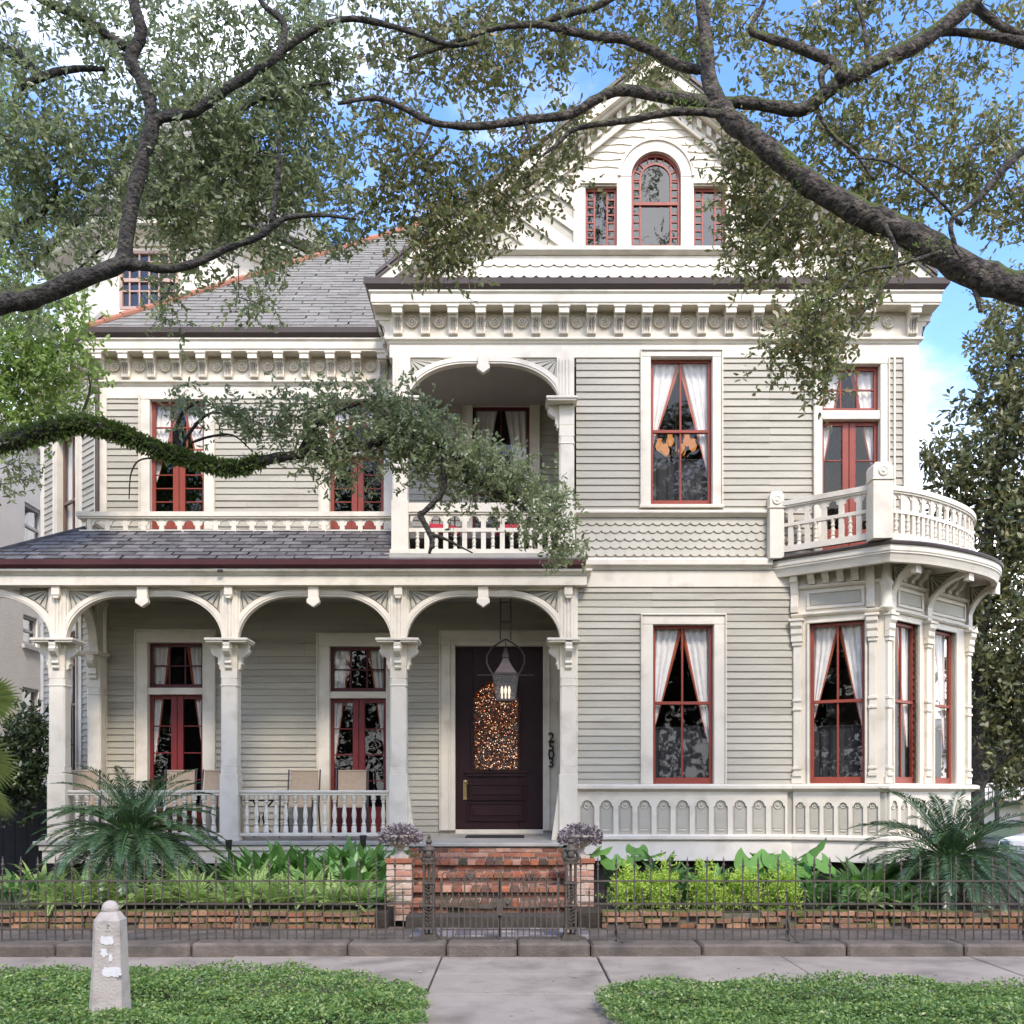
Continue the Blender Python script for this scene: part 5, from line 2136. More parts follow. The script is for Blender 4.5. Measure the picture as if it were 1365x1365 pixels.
def tap(hw0, hw1, ch0, ch1, z0, z1):
    for hw, ch, z in ((hw0, ch0, z0), (hw1, ch1, z1)):
        yield [(px + a * hw, py + b * hw, z) for a, b in ((-1, -1 + ch), (-1 + ch, -1), (1 - ch, -1), (1, -1 + ch), (1, 1 - ch), (1 - ch, 1), (-1 + ch, 1), (-1, 1 - ch))]


rings = []
for hw, ch, z in ((.124, .22, -.05), (.117, .25, .06), (.109, .28, .10), (.094, .28, .42), (.084, .28, .715), (.056, .3, .762), (.052, .3, .768)):
    rings += list(tap(hw, hw, ch, ch, z, z))[:1]
vs = [p for rg in rings for p in rg]
fs = []
for j in range(len(rings) - 1):
    for k in range(8):
        fs.append((j * 8 + k, j * 8 + (k + 1) % 8, (j + 1) * 8 + (k + 1) % 8, (j + 1) * 8 + k))
fs += [tuple(range(7, -1, -1)), tuple(range(len(vs) - 8, len(vs)))]
mb.add(vs, fs)
mb.build('shaft', 'obelisk', ob, bevel=.004)
mb = MB()
mb.lathe((px, py, .735), [(.03, 0)] + [(.054 * math.sin(t), .052 - .054 * math.cos(t)) for t in [math.pi * (.14 + .86 * i / 9) for i in range(10)]], 20)
mb.build('ball', 'obelisk', ob, smooth=True)
r = random.Random(4)
hwz = lambda z: .109 - (z - .10) * .0469 if z < .42 else .094 - (z - .42) * .0339


def blotch(cx_, cz_, w, h, n=44, jag=.18):
    mb = MB()
    poly = []
    for i in range(n):
        t = 2 * math.pi * i / n
        k = 1 + r.uniform(-jag, jag) * (1.5 if i % 3 == 0 else .7)
        sq = lambda v: math.copysign(abs(v) ** .6, v)
        poly.append((cx_ + w * sq(math.cos(t)) * k, cz_ + h * sq(math.sin(t)) * k))
    vs = []
    for o in (0, .0025):
        for u, z in poly:
            y = py - hwz(z) - .0015 - o
            vs.append((u, y, z))
    n2 = len(poly)
    mb.add(vs, [tuple(range(n2)), tuple(range(2 * n2 - 1, n2 - 1, -1))] + [(i, (i + 1) % n2, (i + 1) % n2 + n2, i + n2) for i in range(n2)])
    return mb


zz = lambda y: EYE + (HOR - y) * (py - .105) / FPX
xx = lambda x: (x - CEN) * (py - .1) / FPX
for (x, y, w, h, j) in ((142, 1254, 9, 5.5, .15), (138, 1270, 5, 5, .3), (147, 1277, 3, 5.5, .3), (149, 1296, 12.5, 6.5, .14)):
    blotch(xx(x), zz(y), w * .0048, h * .0048, jag=j).build('paint_patch', 'white_paint', ob)
# what is left of the black lettering
mb = MB()
for q in (((142, 1233), (142, 1238)), ((142, 1233.5), (145, 1233.5)), ((142, 1235.5), (144, 1235)), ((139, 1241), (142, 1242.5)), ((142, 1242.5), (145.5, 1241))):
    (ax, ay), (bx, by) = q
    ya = lambda z: py - hwz(z) - .002
    za, zb = zz(ay), zz(by)
    mb.tube([(xx(ax), ya(za), za), (xx(bx), ya(zb), zb)], .0035 if ay < 1240 else .002, 5)
mb.build('worn_letter', 'tan_dark', ob)

# ------------------------------------------------------------------ porch furniture and small things
YC = 14.25


def sling_chair(loc, lab):
    t = thing('patio_chair', lab, 'chair', (0, 0, 0), 'sling chairs on the porch')
    F = Face(0, 0)
    mb = MB()
    a, b = Vector((0, .18, .42)), Vector((0, .30, .93))
    for i in range(8):
        t0, t1 = i / 8, (i + 1) / 8
        p, q = a.lerp(b, t0), a.lerp(b, t1)
        c0, c1 = .03 * math.sin(math.pi * t0), .03 * math.sin(math.pi * t1)
        mb.quad((-.20, p.y + c0, p.z), (.20, p.y + c0, p.z), (.20, q.y + c1, q.z), (-.20, q.y + c1, q.z))
        mb.quad((-.20, p.y + c0 + .012, p.z), (.20, p.y + c0 + .012, p.z), (.20, q.y + c1 + .012, q.z), (-.20, q.y + c1 + .012, q.z))
    mb.tube([(-.2, .305, .93), (.2, .305, .93)], .014, 6)
    mb.build('backrest', 'sling', t)
    mb = MB()
    mb.wbox(-.20, .20, -.28, .18, .405, .42)
    mb.build('seat', 'sling', t, bevel=.004)
    for s in (-1, 1):
        mb = MB()
        mb.tube([(s * .225, .33, .0), (s * .225, .19, .41), (s * .225, .31, .95)], .013, 6)
        mb.build('rear_leg', 'lamp_metal', t)
        mb = MB()
        mb.tube([(s * .225, -.30, 0), (s * .225, -.27, .41), (s * .225, -.25, .60), (s * .225, -.2, .64), (s * .225, .22, .64)], .013, 6)
        mb.build('front_leg', 'lamp_metal', t)
    t.location = loc
    return t


zc_ = lambda y: .893 + (y - 13.3) * .023
base = None
for px_, yy_, rz, lab in ((238, 14.3, .0, 'tan sling chair in front of the left porch window'), (285, 14.25, -.12, 'tan sling chair just left of the second porch column'),
                          (404, 14.3, .0, 'tan sling chair between the two porch windows'), (471, 14.3, .1, 'tan sling chair in front of the right porch window'),
                          (118, 14.1, .4, 'tan sling chair behind the sago palm at the porch corner')):
    x = (px_ - CEN) * (yy_ + .2) / FPX
    L = (x, yy_, zc_(yy_))
    if base is None:
        base = sling_chair(L, lab)
    else:
        c = copy_tree(base)
        c.location = L
        c.rotation_euler = (0, 0, rz)
        c['label'] = lab
base.rotation_euler = (0, 0, 0)
x = (347 - CEN) * 14.2 / FPX
t = thing('bistro_table', 'small black iron table with curved legs on the porch', 'table', (x, 14.2, zc_(14.2)))
zt_ = zc_(14.2)
mb = MB()
mb.lathe((x, 14.2, zt_ + .50), [(.001, 0), (.22, 0), (.23, .012), (.22, .024), (.001, .026)], 24)
mb.build('tabletop', 'black_iron', t)
for k in range(3):
    an = 2 * math.pi * k / 3 + .3
    mb = MB()
    mb.tube([(x + r_ * math.cos(an), 14.2 + r_ * math.sin(an), zt_ + z) for r_, z in ((.17, .50), (.08, .40), (.035, .27), (.06, .14), (.2, .01))], .014, 6)
    mb.build('leg', 'black_iron', t)


def iron_chair(loc, rz, lab):
    t = thing('iron_chair', lab, 'chair', (0, 0, 0), 'cushioned iron chairs on the upper porch')
    mb = MB()
    for s in (-1, 1):
        mb.tube([(s * .22, -.2, 0), (s * .22, -.2, .42)], .011, 6)
        mb.tube([(s * .22, .2, 0), (s * .22, .22, .9)], .011, 6)
    for k in (-.11, 0, .11):
        mb.tube([(k, .21, .42), (k, .22, .88)], .007, 5)
    mb.tube([(-.22, .22, .88), (0, .225, .95), (.22, .22, .88)], .011, 6)
    mb.wbox(-.23, .23, -.22, .22, .40, .42)
    mb.build('frame', 'black_iron', t)
    mb = MB()
    mb.wbox(-.22, .22, -.22, .2, .425, .54)
    mb.build('seat_cushion', 'cushion', t, bevel=.025)
    mb = MB()
    mb.wbox(-.20, .20, .12, .19, .54, .66)
    mb.build('back_cushion', 'cushion', t, bevel=.025)
    t.location = loc
    t.rotation_euler = (0, 0, rz)
    return t


iron_chair((-.98, 14.25, 4.69), .25, 'red cushioned iron chair on the left of the upper porch')
iron_chair((.0, 14.25, 4.69), -.2, 'red cushioned iron chair nearer the middle of the upper porch')

# lantern on its ladder hanger
Yl = 14.15
lx = (674 - CEN) * Yl / FPX
k = Yl / FPX
ZL = lambda y: EYE + (HOR - y) * k
t = thing('hanging_lantern', 'grey metal lantern hanging in a hoop before the front door', 'lantern', (lx, Yl, ZL(935)))
G = Face(lx, Yl)
mb = MB()
for s in (-1, 1):
    mb.tube([G.p(s * 7 * k, 0, 4.35), G.p(s * 7 * k, 0, ZL(853))], .009, 6)
for y in (803, 829):
    mb.tube([G.p(-7 * k, 0, ZL(y)), G.p(7 * k, 0, ZL(y))], .007, 6)
hoop = [G.p(k * a, 0, ZL(b)) for a, b in ((0, 852), (-9, 857), (-19, 864), (-25, 874), (-25, 884), (-21, 893), (-17, 899))]
mb.tube(hoop, .012, 6)
mb.tube([(2 * lx - a, b, c) for a, b, c in hoop], .012, 6)
mb.tube([G.p(-38 * k, 0, ZL(900)), G.p(38 * k, 0, ZL(900))], .008, 6)
mb.tube([G.p(0, 0, ZL(853)), G.p(0, 0, ZL(866))], .006, 6)
mb.build('hanger', 'lamp_metal', t, smooth=True)
mb = MB()
mb.lathe((lx, Yl, ZL(900)), [(.0, 0), (18 * k * 1.3, 0), (15 * k * 1.3, .03), (9 * k * 1.3, .12), (5 * k * 1.3, .20), (5 * k, .24), (6.5 * k, .25), (5 * k, .30), (3 * k, .34), (3.5 * k, .36), (.001, .40)], 4)
mb.build('roof', 'lamp_metal', t)
mb = MB()
w0, w1 = 12.5 * k, 17 * k
zb_, zt_ = ZL(933), ZL(901)
for a in (-1, 1):
    for b in (-1, 1):
        mb.tube([G.p(a * w0, b * w0, zb_), G.p(a * w1, b * w1, zt_)], .008, 4)
mb.box(G, -w0, w0, -w0, w0, zb_ - .02, zb_)
mb.build('frame', 'lamp_metal', t)
mb = MB()
c0 = [G.p(a * w0 * .97, b * w0 * .97, zb_) for a, b in ((-1, 1), (1, 1), (1, -1), (-1, -1))]
c1 = [G.p(a * w1 * .97, b * w1 * .97, zt_) for a, b in ((-1, 1), (1, 1), (1, -1), (-1, -1))]
for i in range(4):
    mb.quad(c0[i], c0[(i + 1) % 4], c1[(i + 1) % 4], c1[i])
mb.build('pane', 'frosted_glass', t)
mb = MB()
for a in (-.05, 0, .05):
    mb.lathe(G.p(a, 0, zb_), [(.012, .02), (.012, .08), (.018, .10), (.022, .14), (.012, .18), (.001, .20)], 8)
mb.build('bulb', 'lamp_glow', t, smooth=True)

t0 = FL.p(FL.u(661), .55, .0)
mb = MB()
mb.wbox(t0[0] - .41, t0[0] + .41, 13.95, 14.55, .91, .926)
o = mb.top('doormat', 'rubber', (t0[0], 14.25, .91), 'dark doormat at the foot of the front door', 'doormat', bevel=.004)
# chandelier behind the upper window
t = thing('chandelier', 'lit amber chandelier hanging inside the upper front window', 'chandelier', (2.35, 14.5, 6.0))
mb = MB()
mb.tube([(2.35, 14.5, 7.75), (2.35, 14.5, 6.35)], .012, 6)
for k in range(6):
    an = math.pi * k / 3
    mb.tube([(2.35, 14.5, 6.40), (2.35 + .13 * math.cos(an), 14.5 + .13 * math.sin(an), 6.33), (2.35 + .24 * math.cos(an), 14.5 + .24 * math.sin(an), 6.42)], .012, 5)
mb.build('arms', 'brass', t)
for k in range(6):
    an = math.pi * k / 3
    mb = MB()
    mb.lathe((2.35 + .24 * math.cos(an), 14.5 + .24 * math.sin(an), 6.42), [(.015, 0), (.045, .03), (.058, .08), (.038, .13), (.03, .15), (.04, .17)], 10)
    mb.build('lamp_shade', 'amber', t, smooth=True)
# small spotlights in the bed under the porch
for px_, py_, Y, lab in ((305, 1128, 12.6, 'small black spotlight on a stake under the second porch column'), (484, 1122, 12.5, 'small black spotlight beside the left urn')):
    p = W(px_, py_, Y)
    t = thing('garden_spotlight', lab, 'spotlight', (p.x, Y, .265), 'spotlights in the left bed')
    mb = MB()
    mb.tube([(p.x, Y, .265), (p.x, Y, p.z - .05)], .01, 6)
    mb.build('stake', 'black_iron', t)
    mb = MB()
    mb.lathe((p.x, Y, p.z - .06), [(.02, 0), (.035, .02), (.04, .11), (.045, .14), (.03, .14)], 12)
    mb.build('lamp_head', 'black_iron', t, smooth=True)

# ------------------------------------------------------------------ what stands around the house
NX = -9.6
FN = Face(NX, 17, 90)
t = thing('stucco_building', 'pale stucco neighbouring building with plain sash windows at the left edge', 'building', (-14, 22, 0))
nh = 8.4
wins = []
for (x0, x1, y0, y1) in ((33, 57, 668, 726), (31, 50, 818, 858), (30, 52, 915, 965)):
    ua_, ub_ = FN.u(x0), FN.u(x1)
    wins.append((ua_, ub_, FN.z(y1, ua_), FN.z(y0, ua_)))
mb = MB()
xs = [0] + sorted({w for q in wins for w in q[:2]}) + [14]
for a, b in zip(xs, xs[1:]):
    if b - a < 1e-3:
        continue
    mid = (a + b) / 2
    zs = [0]
    for q in sorted([q for q in wins if q[0] < mid < q[1]], key=lambda q: q[2]):
        mb.box(FN, a, b, -.3, 0, zs[-1], q[2])
        zs.append(q[3])
    mb.box(FN, a, b, -.3, 0, zs[-1], nh)
mb.wbox(-18, NX - .3, 17, 17.3, 0, nh)
mb.wbox(-18, NX - .3, 30.7, 31, 0, nh)
mb.wbox(-18, -17.7, 17.3, 30.7, 0, nh)
mb.wbox(-17.7, NX - .3, 17.3, 30.7, nh - .2, nh - .02)
mb.build('wall', 'stucco', t)
mb = MB()
mb.wbox(-18.2, NX + .15, 16.85, 31.15, nh, nh + .18)
mb.build('roof', 'stucco', t)
for q in wins:
    mb = MB()
    u0, u1, z0, z1 = q
    mb.box(FN, u0, u0 + .06, -.12, -.04, z0, z1)
    mb.box(FN, u1 - .06, u1, -.12, -.04, z0, z1)
    mb.box(FN, u0 + .06, u1 - .06, -.12, -.04, z1 - .06, z1)
    mb.box(FN, u0 + .06, u1 - .06, -.12, -.04, z0, z0 + .06)
    mb.box(FN, u0 + .06, u1 - .06, -.11, -.05, (z0 + z1) / 2 - .025, (z0 + z1) / 2 + .025)
    mb.box(FN, u0 - .05, u1 + .05, -.02, .05, z0 - .08, z0 - .002)
    w = mb.build('window', 'white_paint', t)
    mb = MB()
    mb.box(FN, u0 + .05, u1 - .05, -.09, -.085, z0 + .05, z1 - .05)
    mb.box(FN, u0 + .03, u1 - .03, -.35, -.33, (z0 + z1) / 2 - .1, z1, 1)
    mb.build('pane', ['glass', 'shade_white'], w)
# dark board gate between the two houses
t = thing('board_gate', 'tall black wooden gate in the shade at the left edge', 'gate', (-7.9, 15.6, .2))
mb = MB()
for i in range(15):
    x = -9.5 + i * .185
    mb.wbox(x, x + .178, 15.6, 15.625, .22, 1.62 + random.uniform(-.01, .01))
mb.wbox(-9.5, -6.75, 15.626, 15.67, .5, .6)
mb.wbox(-9.5, -6.75, 15.626, 15.67, 1.3, 1.4)
mb.build('boards', 'dark_wood', t)
mb = MB()
mb.wbox(-6.74, -6.6, 15.55, 15.7, .2, 1.75)
mb.build('post', 'dark_wood', t)


# far right: house with balcony, tan wall, parked car
t = thing('distant_house', 'grey house with iron balcony seen far off past the magnolia trunk', 'house', (24.5, 52, -.1))
mb = MB()
mb.wbox(21, 31, 52, 60, -.1, 3.4)
mb.build('wall', 'stucco', t)
mb = MB()
mb.add([(20.6, 51.5, 3.4), (31.4, 51.5, 3.4), (31.4, 60.5, 3.4), (20.6, 60.5, 3.4), (23, 56, 5.6), (29, 56, 5.6)], [(0, 1, 5, 4), (1, 2, 5), (2, 3, 4, 5), (3, 0, 4), (0, 3, 2, 1)])
mb.build('roof', 'roof_slate', t)
mb = MB()
mb.wbox(21, 31, 50.6, 52, 1.0, 1.1)
for i in range(50):
    mb.wbox(21 + i * .2, 21.03 + i * .2, 50.6, 50.63, 1.1, 1.75)
mb.wbox(21, 31, 50.58, 50.65, 1.75, 1.8)
for x in (21.1, 24.2, 27.4, 30.6):
    mb.wbox(x, x + .16, 50.62, 50.78, -.1, 3.4)
mb.build('balcony', 'black_iron', t)
for x in (22, 24.4, 26.8, 29.2):
    mb = MB()
    mb.wbox(x, x + .9, 51.95, 51.99, 1.15, 2.9)
    mb.build('window', 'glass', t)
mb = MB()
mb.wbox(18.2, 40, 36, 36.25, -.14, 1.35)
mb.wbox(18.1, 40.1, 35.94, 36.31, 1.35, 1.43)
mb.top('garden_wall', 'tan_wall', (29, 36.1, -.14), 'tan masonry wall across the side street', 'wall')


def car(loc, rz, lab):
    t = thing('parked_car', lab, 'car', (0, 0, 0), 'cars parked along the side street')
    S = [(-2.2, .32), (-2.25, .55), (-2.15, .78), (-1.2, .92), (-.95, .95), (1.55, .96), (2.1, .92), (2.22, .75), (2.22, .4), (2.1, .28)]
    F = Face(0, 0, 0)
    mb = MB()
    for w0, k in ((.86, 1),):
        n = len(S)
        vs = []
        for y, ins in ((-.88, .05), (-.80, 0), (.80, 0), (.88, .05)):
            for x, z in S:
                vs.append((x * (1 - ins * .5), y, z - (ins if z > .7 else -ins * .3)))
        fs = []
        for j in range(3):
            for i in range(n):
                fs.append((j * n + i, j * n + (i + 1) % n, (j + 1) * n + (i + 1) % n, (j + 1) * n + i))
        fs += [tuple(range(n)), tuple(range(4 * n - 1, 3 * n - 1, -1))]
        mb.add(vs, fs)
    mb.build('body', 'car_white', t, smooth=True, angle=35, bevel=.03)
    mb = MB()
    C4 = [(-1.15, .93, .74), (-.35, 1.40, .60), (1.0, 1.42, .60), (1.75, .95, .72)]
    vs = [(x, -w, z) for x, z, w in C4] + [(x, w, z) for x, z, w in C4]
    mb.add(vs, [(0, 1, 2, 3), (7, 6, 5, 4), (0, 4, 5, 1), (2, 6, 7, 3)], 0)
    mb.add([(x, y, z + .012) for x, y, z in (vs[1], vs[2], vs[6], vs[5])], [(0, 1, 2, 3)], 1)
    for i in range(3):
        for s in (0, 4):
            mb.tube([vs[s + i], vs[s + i + 1]], .028, 5, 1)
    mb.build('cabin', ['rubber', 'car_white'], t)
    for x in (-1.4, 1.4):
        for s in (-1, 1):
            mb = MB()
            mb.lathe((x, s * .74, .32), [(.22, -.0), (.32, .0), (.33, .03), (.33, .15), (.31, .17), (.21, .17)], 22, (0, s, 0), 0)
            mb.lathe((x, s * .74, .32), [(.04, .16), (.20, .155), (.21, .172), (.03, .178)], 14, (0, s, 0), 1)
            mb.build('wheel', ['rubber', 'chrome'], t, smooth=True)
    for s in (-1, 1):
        mb = MB()
        mb.wbox(-2.2, -2.02, s * .70 - .12, s * .70 + .12, .62, .74)
        mb.build('headlight', 'chrome', t, bevel=.03)
        mb = MB()
        mb.lathe((-.72, s * .9, .95), [(.03, 0), (.07, .03), (.07, .11), (.03, .14)], 8, (1, 0, 0))
        mb.build('wing_mirror', 'car_white', t, smooth=True)
    t.location = loc
    t.rotation_euler = (0, 0, rz)
    return t


car((11.3, 19.0, -.105), math.radians(28), 'white parked car behind the sago palm at the right edge')
# ------------------------------------------------------------------ plants of the beds
def frond(VQ, base, az, elev, L, droop, n, ll, lw, vee=.35, s0=.08, fwd=.55, seedless=False, prof=None, rach=None, tri=False, twist=0):
    """arching frond: leaflets appended to VQ as quads, rachis to the MB rach"""
    p = np.array(base, float)
    ds = L / n
    h = np.array([math.cos(az), math.sin(az), 0.0])
    side = np.array([-math.sin(az), math.cos(az), 0.0])
    pts = [p.copy()]
    for i in range(n):
        s = (i + .5) / n
        e = elev - droop * s ** 1.25
        t = h * math.cos(e) + np.array([0, 0, 1.0]) * math.sin(e)
        nrm = -h * math.sin(e) + np.array([0, 0, 1.0]) * math.cos(e)
        p = p + t * ds
        pts.append(p.copy())
        if s < s0:
            continue
        k = prof(s) if prof else math.sin(math.pi * min(1, .12 + .88 * s) ** .9) ** .6
        for sg in (-1, 1):
            d = side * sg * (1 - fwd * .5) + t * fwd + nrm * vee * (1 - .3 * s)
            d = d + RNG.normal(size=3) * .07
            d /= np.linalg.norm(d)
            l = ll * k * random.uniform(.85, 1.1)
            w = t - d * float(t @ d)
            w = w / (np.linalg.norm(w) + 1e-9) * lw * .5
            a = p
            dz = np.array([0, 0, -l * .12])
            m_ = p + d * l * .5
            VQ.append((a - w * .6, m_ - w, p + d * l + dz, m_ + w))
    if rach is not None:
        rr_ = [.011 * (1 - .8 * i / n) * rach[1] for i in range(n + 1)]
        rach[0].tube([tuple(q) for q in pts[::2]] + ([tuple(pts[-1])] if n % 2 else []), rr_[::2] + ([rr_[-1]] if n % 2 else []), 4, rach[2])


def quads_obj(VQ, name, mat, parent=None, loc=None):
    V = np.asarray(VQ, float)
    off = np.zeros(3)
    p = parent
    while p is not None:
        off = off + np.array(p.location)
        p = p.parent
    if loc is not None:
        off = np.array(loc, float)
    me = raw_mesh(name, V - off, V.shape[1], [mat] if isinstance(mat, str) else mat)
    o = bpy.data.objects.new(name, me)
    COL.objects.link(o)
    o.parent = parent
    if loc is not None:
        o.location = loc
    return o


def join_mb(o, mb, mat):
    """rachis as a sibling part"""
    return mb


def sago(cx_, cy_, cz_, zb, lab, n1, L, seed, thin=1.0):
    random.seed(seed)
    t = thing('sago_palm', lab, 'sago palm', (cx_, cy_, zb), 'sago palms in the front beds')
    mb = MB()
    mb.lathe((cx_, cy_, zb), [(.16, 0), (.19, .1), (.17, (cz_ - zb) * .6), (.14, cz_ - zb), (.06, cz_ - zb + .06)], 12)
    mb.build('trunk', 'sago_trunk', t, smooth=True)
    VQ, rm = [], MB()
    for ring, (n, e0, e1, dr) in enumerate(((12, 1.15, 1.4, 1.15), (20, .65, 1.0, 1.3), (24, .2, .5, 1.15), (22, -.2, .1, .95), (18, -.62, -.3, .7))):
        for i in range(n):
            az = 2 * math.pi * (i + ring * .37 + random.uniform(-.25, .25)) / n
            frond(VQ, (cx_ + .05 * math.cos(az), cy_ + .05 * math.sin(az), cz_ + .02), az, random.uniform(e0, e1), L * random.uniform(.85, 1.08),
                  dr * random.uniform(.85, 1.15), 56, .165, .0135 * thin, .32, .13, .62, rach=(rm, 1.0, 0))
    quads_obj(VQ, 'crown', 'sago_leaf', t)
    rm.build('rachis', 'fern_deep', t, recalc=False)
    random.seed(seed + 100)
    return t


p = W(178, 1112, 11.75)
sago(p.x, 11.75, p.z - .03, .265, 'large sago palm arching over the left bed against the porch', 0, 1.12, 21)
p = W(1266, 1148, 11.6)
sago(p.x, 11.6, p.z, .265, 'large sago palm below the corner bay at the right edge', 0, 1.12, 33)


def fern(x, y, lab, grp, n=16, L=.5, mat='fern', zb=.26, ll=.08, lw=.02, up=.9):
    VQ, rm = [], MB()
    for i in range(n):
        az = 2 * math.pi * (i + random.uniform(-.3, .3)) / n
        frond(VQ, (x, y, zb + .02), az, random.uniform(up * .55, up * 1.35), L * random.uniform(.75, 1.15), random.uniform(.7, 1.4), 30, ll, lw, .05, .15, .3,
              prof=lambda s: max(.08, (1 - s) ** .7 * (.35 + .9 * min(1, s * 3))), rach=(rm, .28, 0))
    t = thing('fern', lab, 'fern', (x, y, zb), grp)
    quads_obj(VQ, 'fronds', mat, t)
    return t


random.seed(5)
g1 = 'ferns in the front of the left bed'
for i, (px_, py_, Y, L, up) in enumerate(((75, 1185, 11.0, .42, .9), (112, 1190, 10.98, .45, 1.0), (150, 1190, 11.1, .44, .9), (182, 1186, 11.0, .48, 1.0), (222, 1188, 11.05, .44, 1.0), (262, 1182, 11.05, .50, 1.05),
                                          (300, 1190, 10.98, .44, .9), (335, 1186, 11.1, .47, 1.0), (368, 1190, 11.0, .44, .95), (405, 1190, 11.05, .46, .95), (442, 1192, 10.98, .44, .9),
                                          (480, 1190, 11.1, .44, 1.0), (345, 1178, 11.4, .48, 1.1), (230, 1178, 11.35, .46, 1.1), (420, 1175, 11.4, .46, 1.1), (130, 1178, 11.3, .46, 1.1))):
    x = (px_ - CEN) * Y / FPX
    fern(x, Y, 'pale green fern in the row behind the left brick edging', g1, 20, L * 1.15, 'fern', ll=.085, lw=.019, up=up * 1.12)
p = W(243, 1150, 11.25)
fern(p.x, 11.25, 'upright pale fern rising above its row in front of the left sago', None, 9, .66, 'fern', up=1.45)
fern(W(500, 1190, 11.1).x, 11.1, 'dark green fern against the left brick pedestal', None, 16, .42, 'fern_deep')
g2 = 'ferns under the right sago palm'
for px_, Y, L in ((1128, 11.0, .42), (1160, 11.1, .44), (1195, 10.98, .40), (1225, 11.1, .42)):
    fern((px_ - CEN) * Y / FPX, Y, 'fern under the right sago palm behind the fence', g2, 15, L, 'fern_deep' if px_ != 1160 else 'fern')


def blades(x, y, lab, grp, n, H, wd, mat, spread=.3, lean=.5, zb=.26, name='broad_leaf_plant', cat='plant'):
    """clump of arching lance-shaped leaves on stalks"""
    mb = MB()
    for i in range(n):
        az = random.uniform(0, 2 * math.pi)
        r0 = spread * math.sqrt(random.random())
        b = Vector((x + r0 * math.cos(az), y + r0 * .7 * math.sin(az), zb))
        a2 = az + random.uniform(-.8, .8)
        h = Vector((math.cos(a2), math.sin(a2), 0))
        sd = Vector((-math.sin(a2), math.cos(a2), 0))
        L = H * random.uniform(.7, 1.15)
        e = random.uniform(.75, 1.5)
        dr = random.uniform(.6, 1.9) * lean * 2
        p_, rows = b.copy(), []
        m = 8
        for k in range(m + 1):
            s = k / m
            w = wd * (0.06 if s < .3 else math.sin(math.pi * ((s - .27) / .73) ** .8) * .5 + .01) * random.uniform(.97, 1.03)
            if s == 1:
                w = .002
            an = e - dr * max(0, s - .25) ** 1.1
            t_ = h * math.cos(an) + Vector((0, 0, math.sin(an)))
            nr = -h * math.sin(an) + Vector((0, 0, math.cos(an)))
            rows.append((p_ - sd * w + nr * w * .35, p_.copy(), p_ + sd * w + nr * w * .35))
            p_ = p_ + t_ * L / m
        vs = [tuple(v) for r_ in rows for v in r_]
        fs = []
        for k in range(m):
            for c_ in (0, 1):
                fs.append((k * 3 + c_, k * 3 + c_ + 1, k * 3 + c_ + 4, k * 3 + c_ + 3))
        mb.add(vs, fs)
    t = thing(name, lab, cat, (x, y, zb), grp)
    mb.build('leaves', mat, t, smooth=True, recalc=False, angle=180)
    return t


random.seed(12)
g3 = 'cast-iron plants under the porch'
for px_, Y, H in ((325, 12.6, .62), (355, 12.4, .66), (385, 12.6, .70), (420, 12.4, .66), (450, 12.6, .72), (478, 12.3, .70), (505, 12.5, .66), (340, 11.9, .52), (400, 11.9, .55), (460, 11.85, .60), (490, 11.7, .55)):
    blades((px_ - CEN) * Y / FPX, Y, 'leafy cast-iron plant growing thick under the porch railing', g3, 34, H, .13, 'aspidistra', .22, .4)
blades(W(55, 1170, 11.3).x, 11.3, 'bright strap-leaved plant at the left end of the bed', None, 46, .6, .06, 'fern', .18, .65)
blades(W(20, 1175, 11.2).x, 11.2, 'dark strap-leaved plant beside the left edge', None, 36, .5, .06, 'fern_deep', .18, .6)
blades(W(880, 1185, 11.7).x, 11.7, 'arching cycad-like plant right of the gate', None, 40, .66, .09, 'fern_deep', .10, .6)
for px_, Y, H, lab in ((1150, 11.7, .55, 'leafy green clump between the big-leaved plant and the right sago'), (1060, 11.9, .5, 'leafy green clump behind the big-leaved plant'), (950, 11.9, .48, 'leafy green clump behind the lime shrubs'),
                       (1185, 12.0, .5, 'leafy green clump against the house base beside the right sago')):
    blades((px_ - CEN) * Y / FPX, Y, lab, None, 40, H, .10, 'aspidistra', .22, .5)
blades(W(910, 1195, 11.4).x, 11.4, 'low dark clump between the lime shrubs', None, 40, .40, .07, 'fern_deep', .2, .6)
blades(W(1095, 1195, 11.2).x, 11.2, 'low dark clump right of the lime shrubs', None, 40, .42, .07, 'fern_deep', .2, .6)


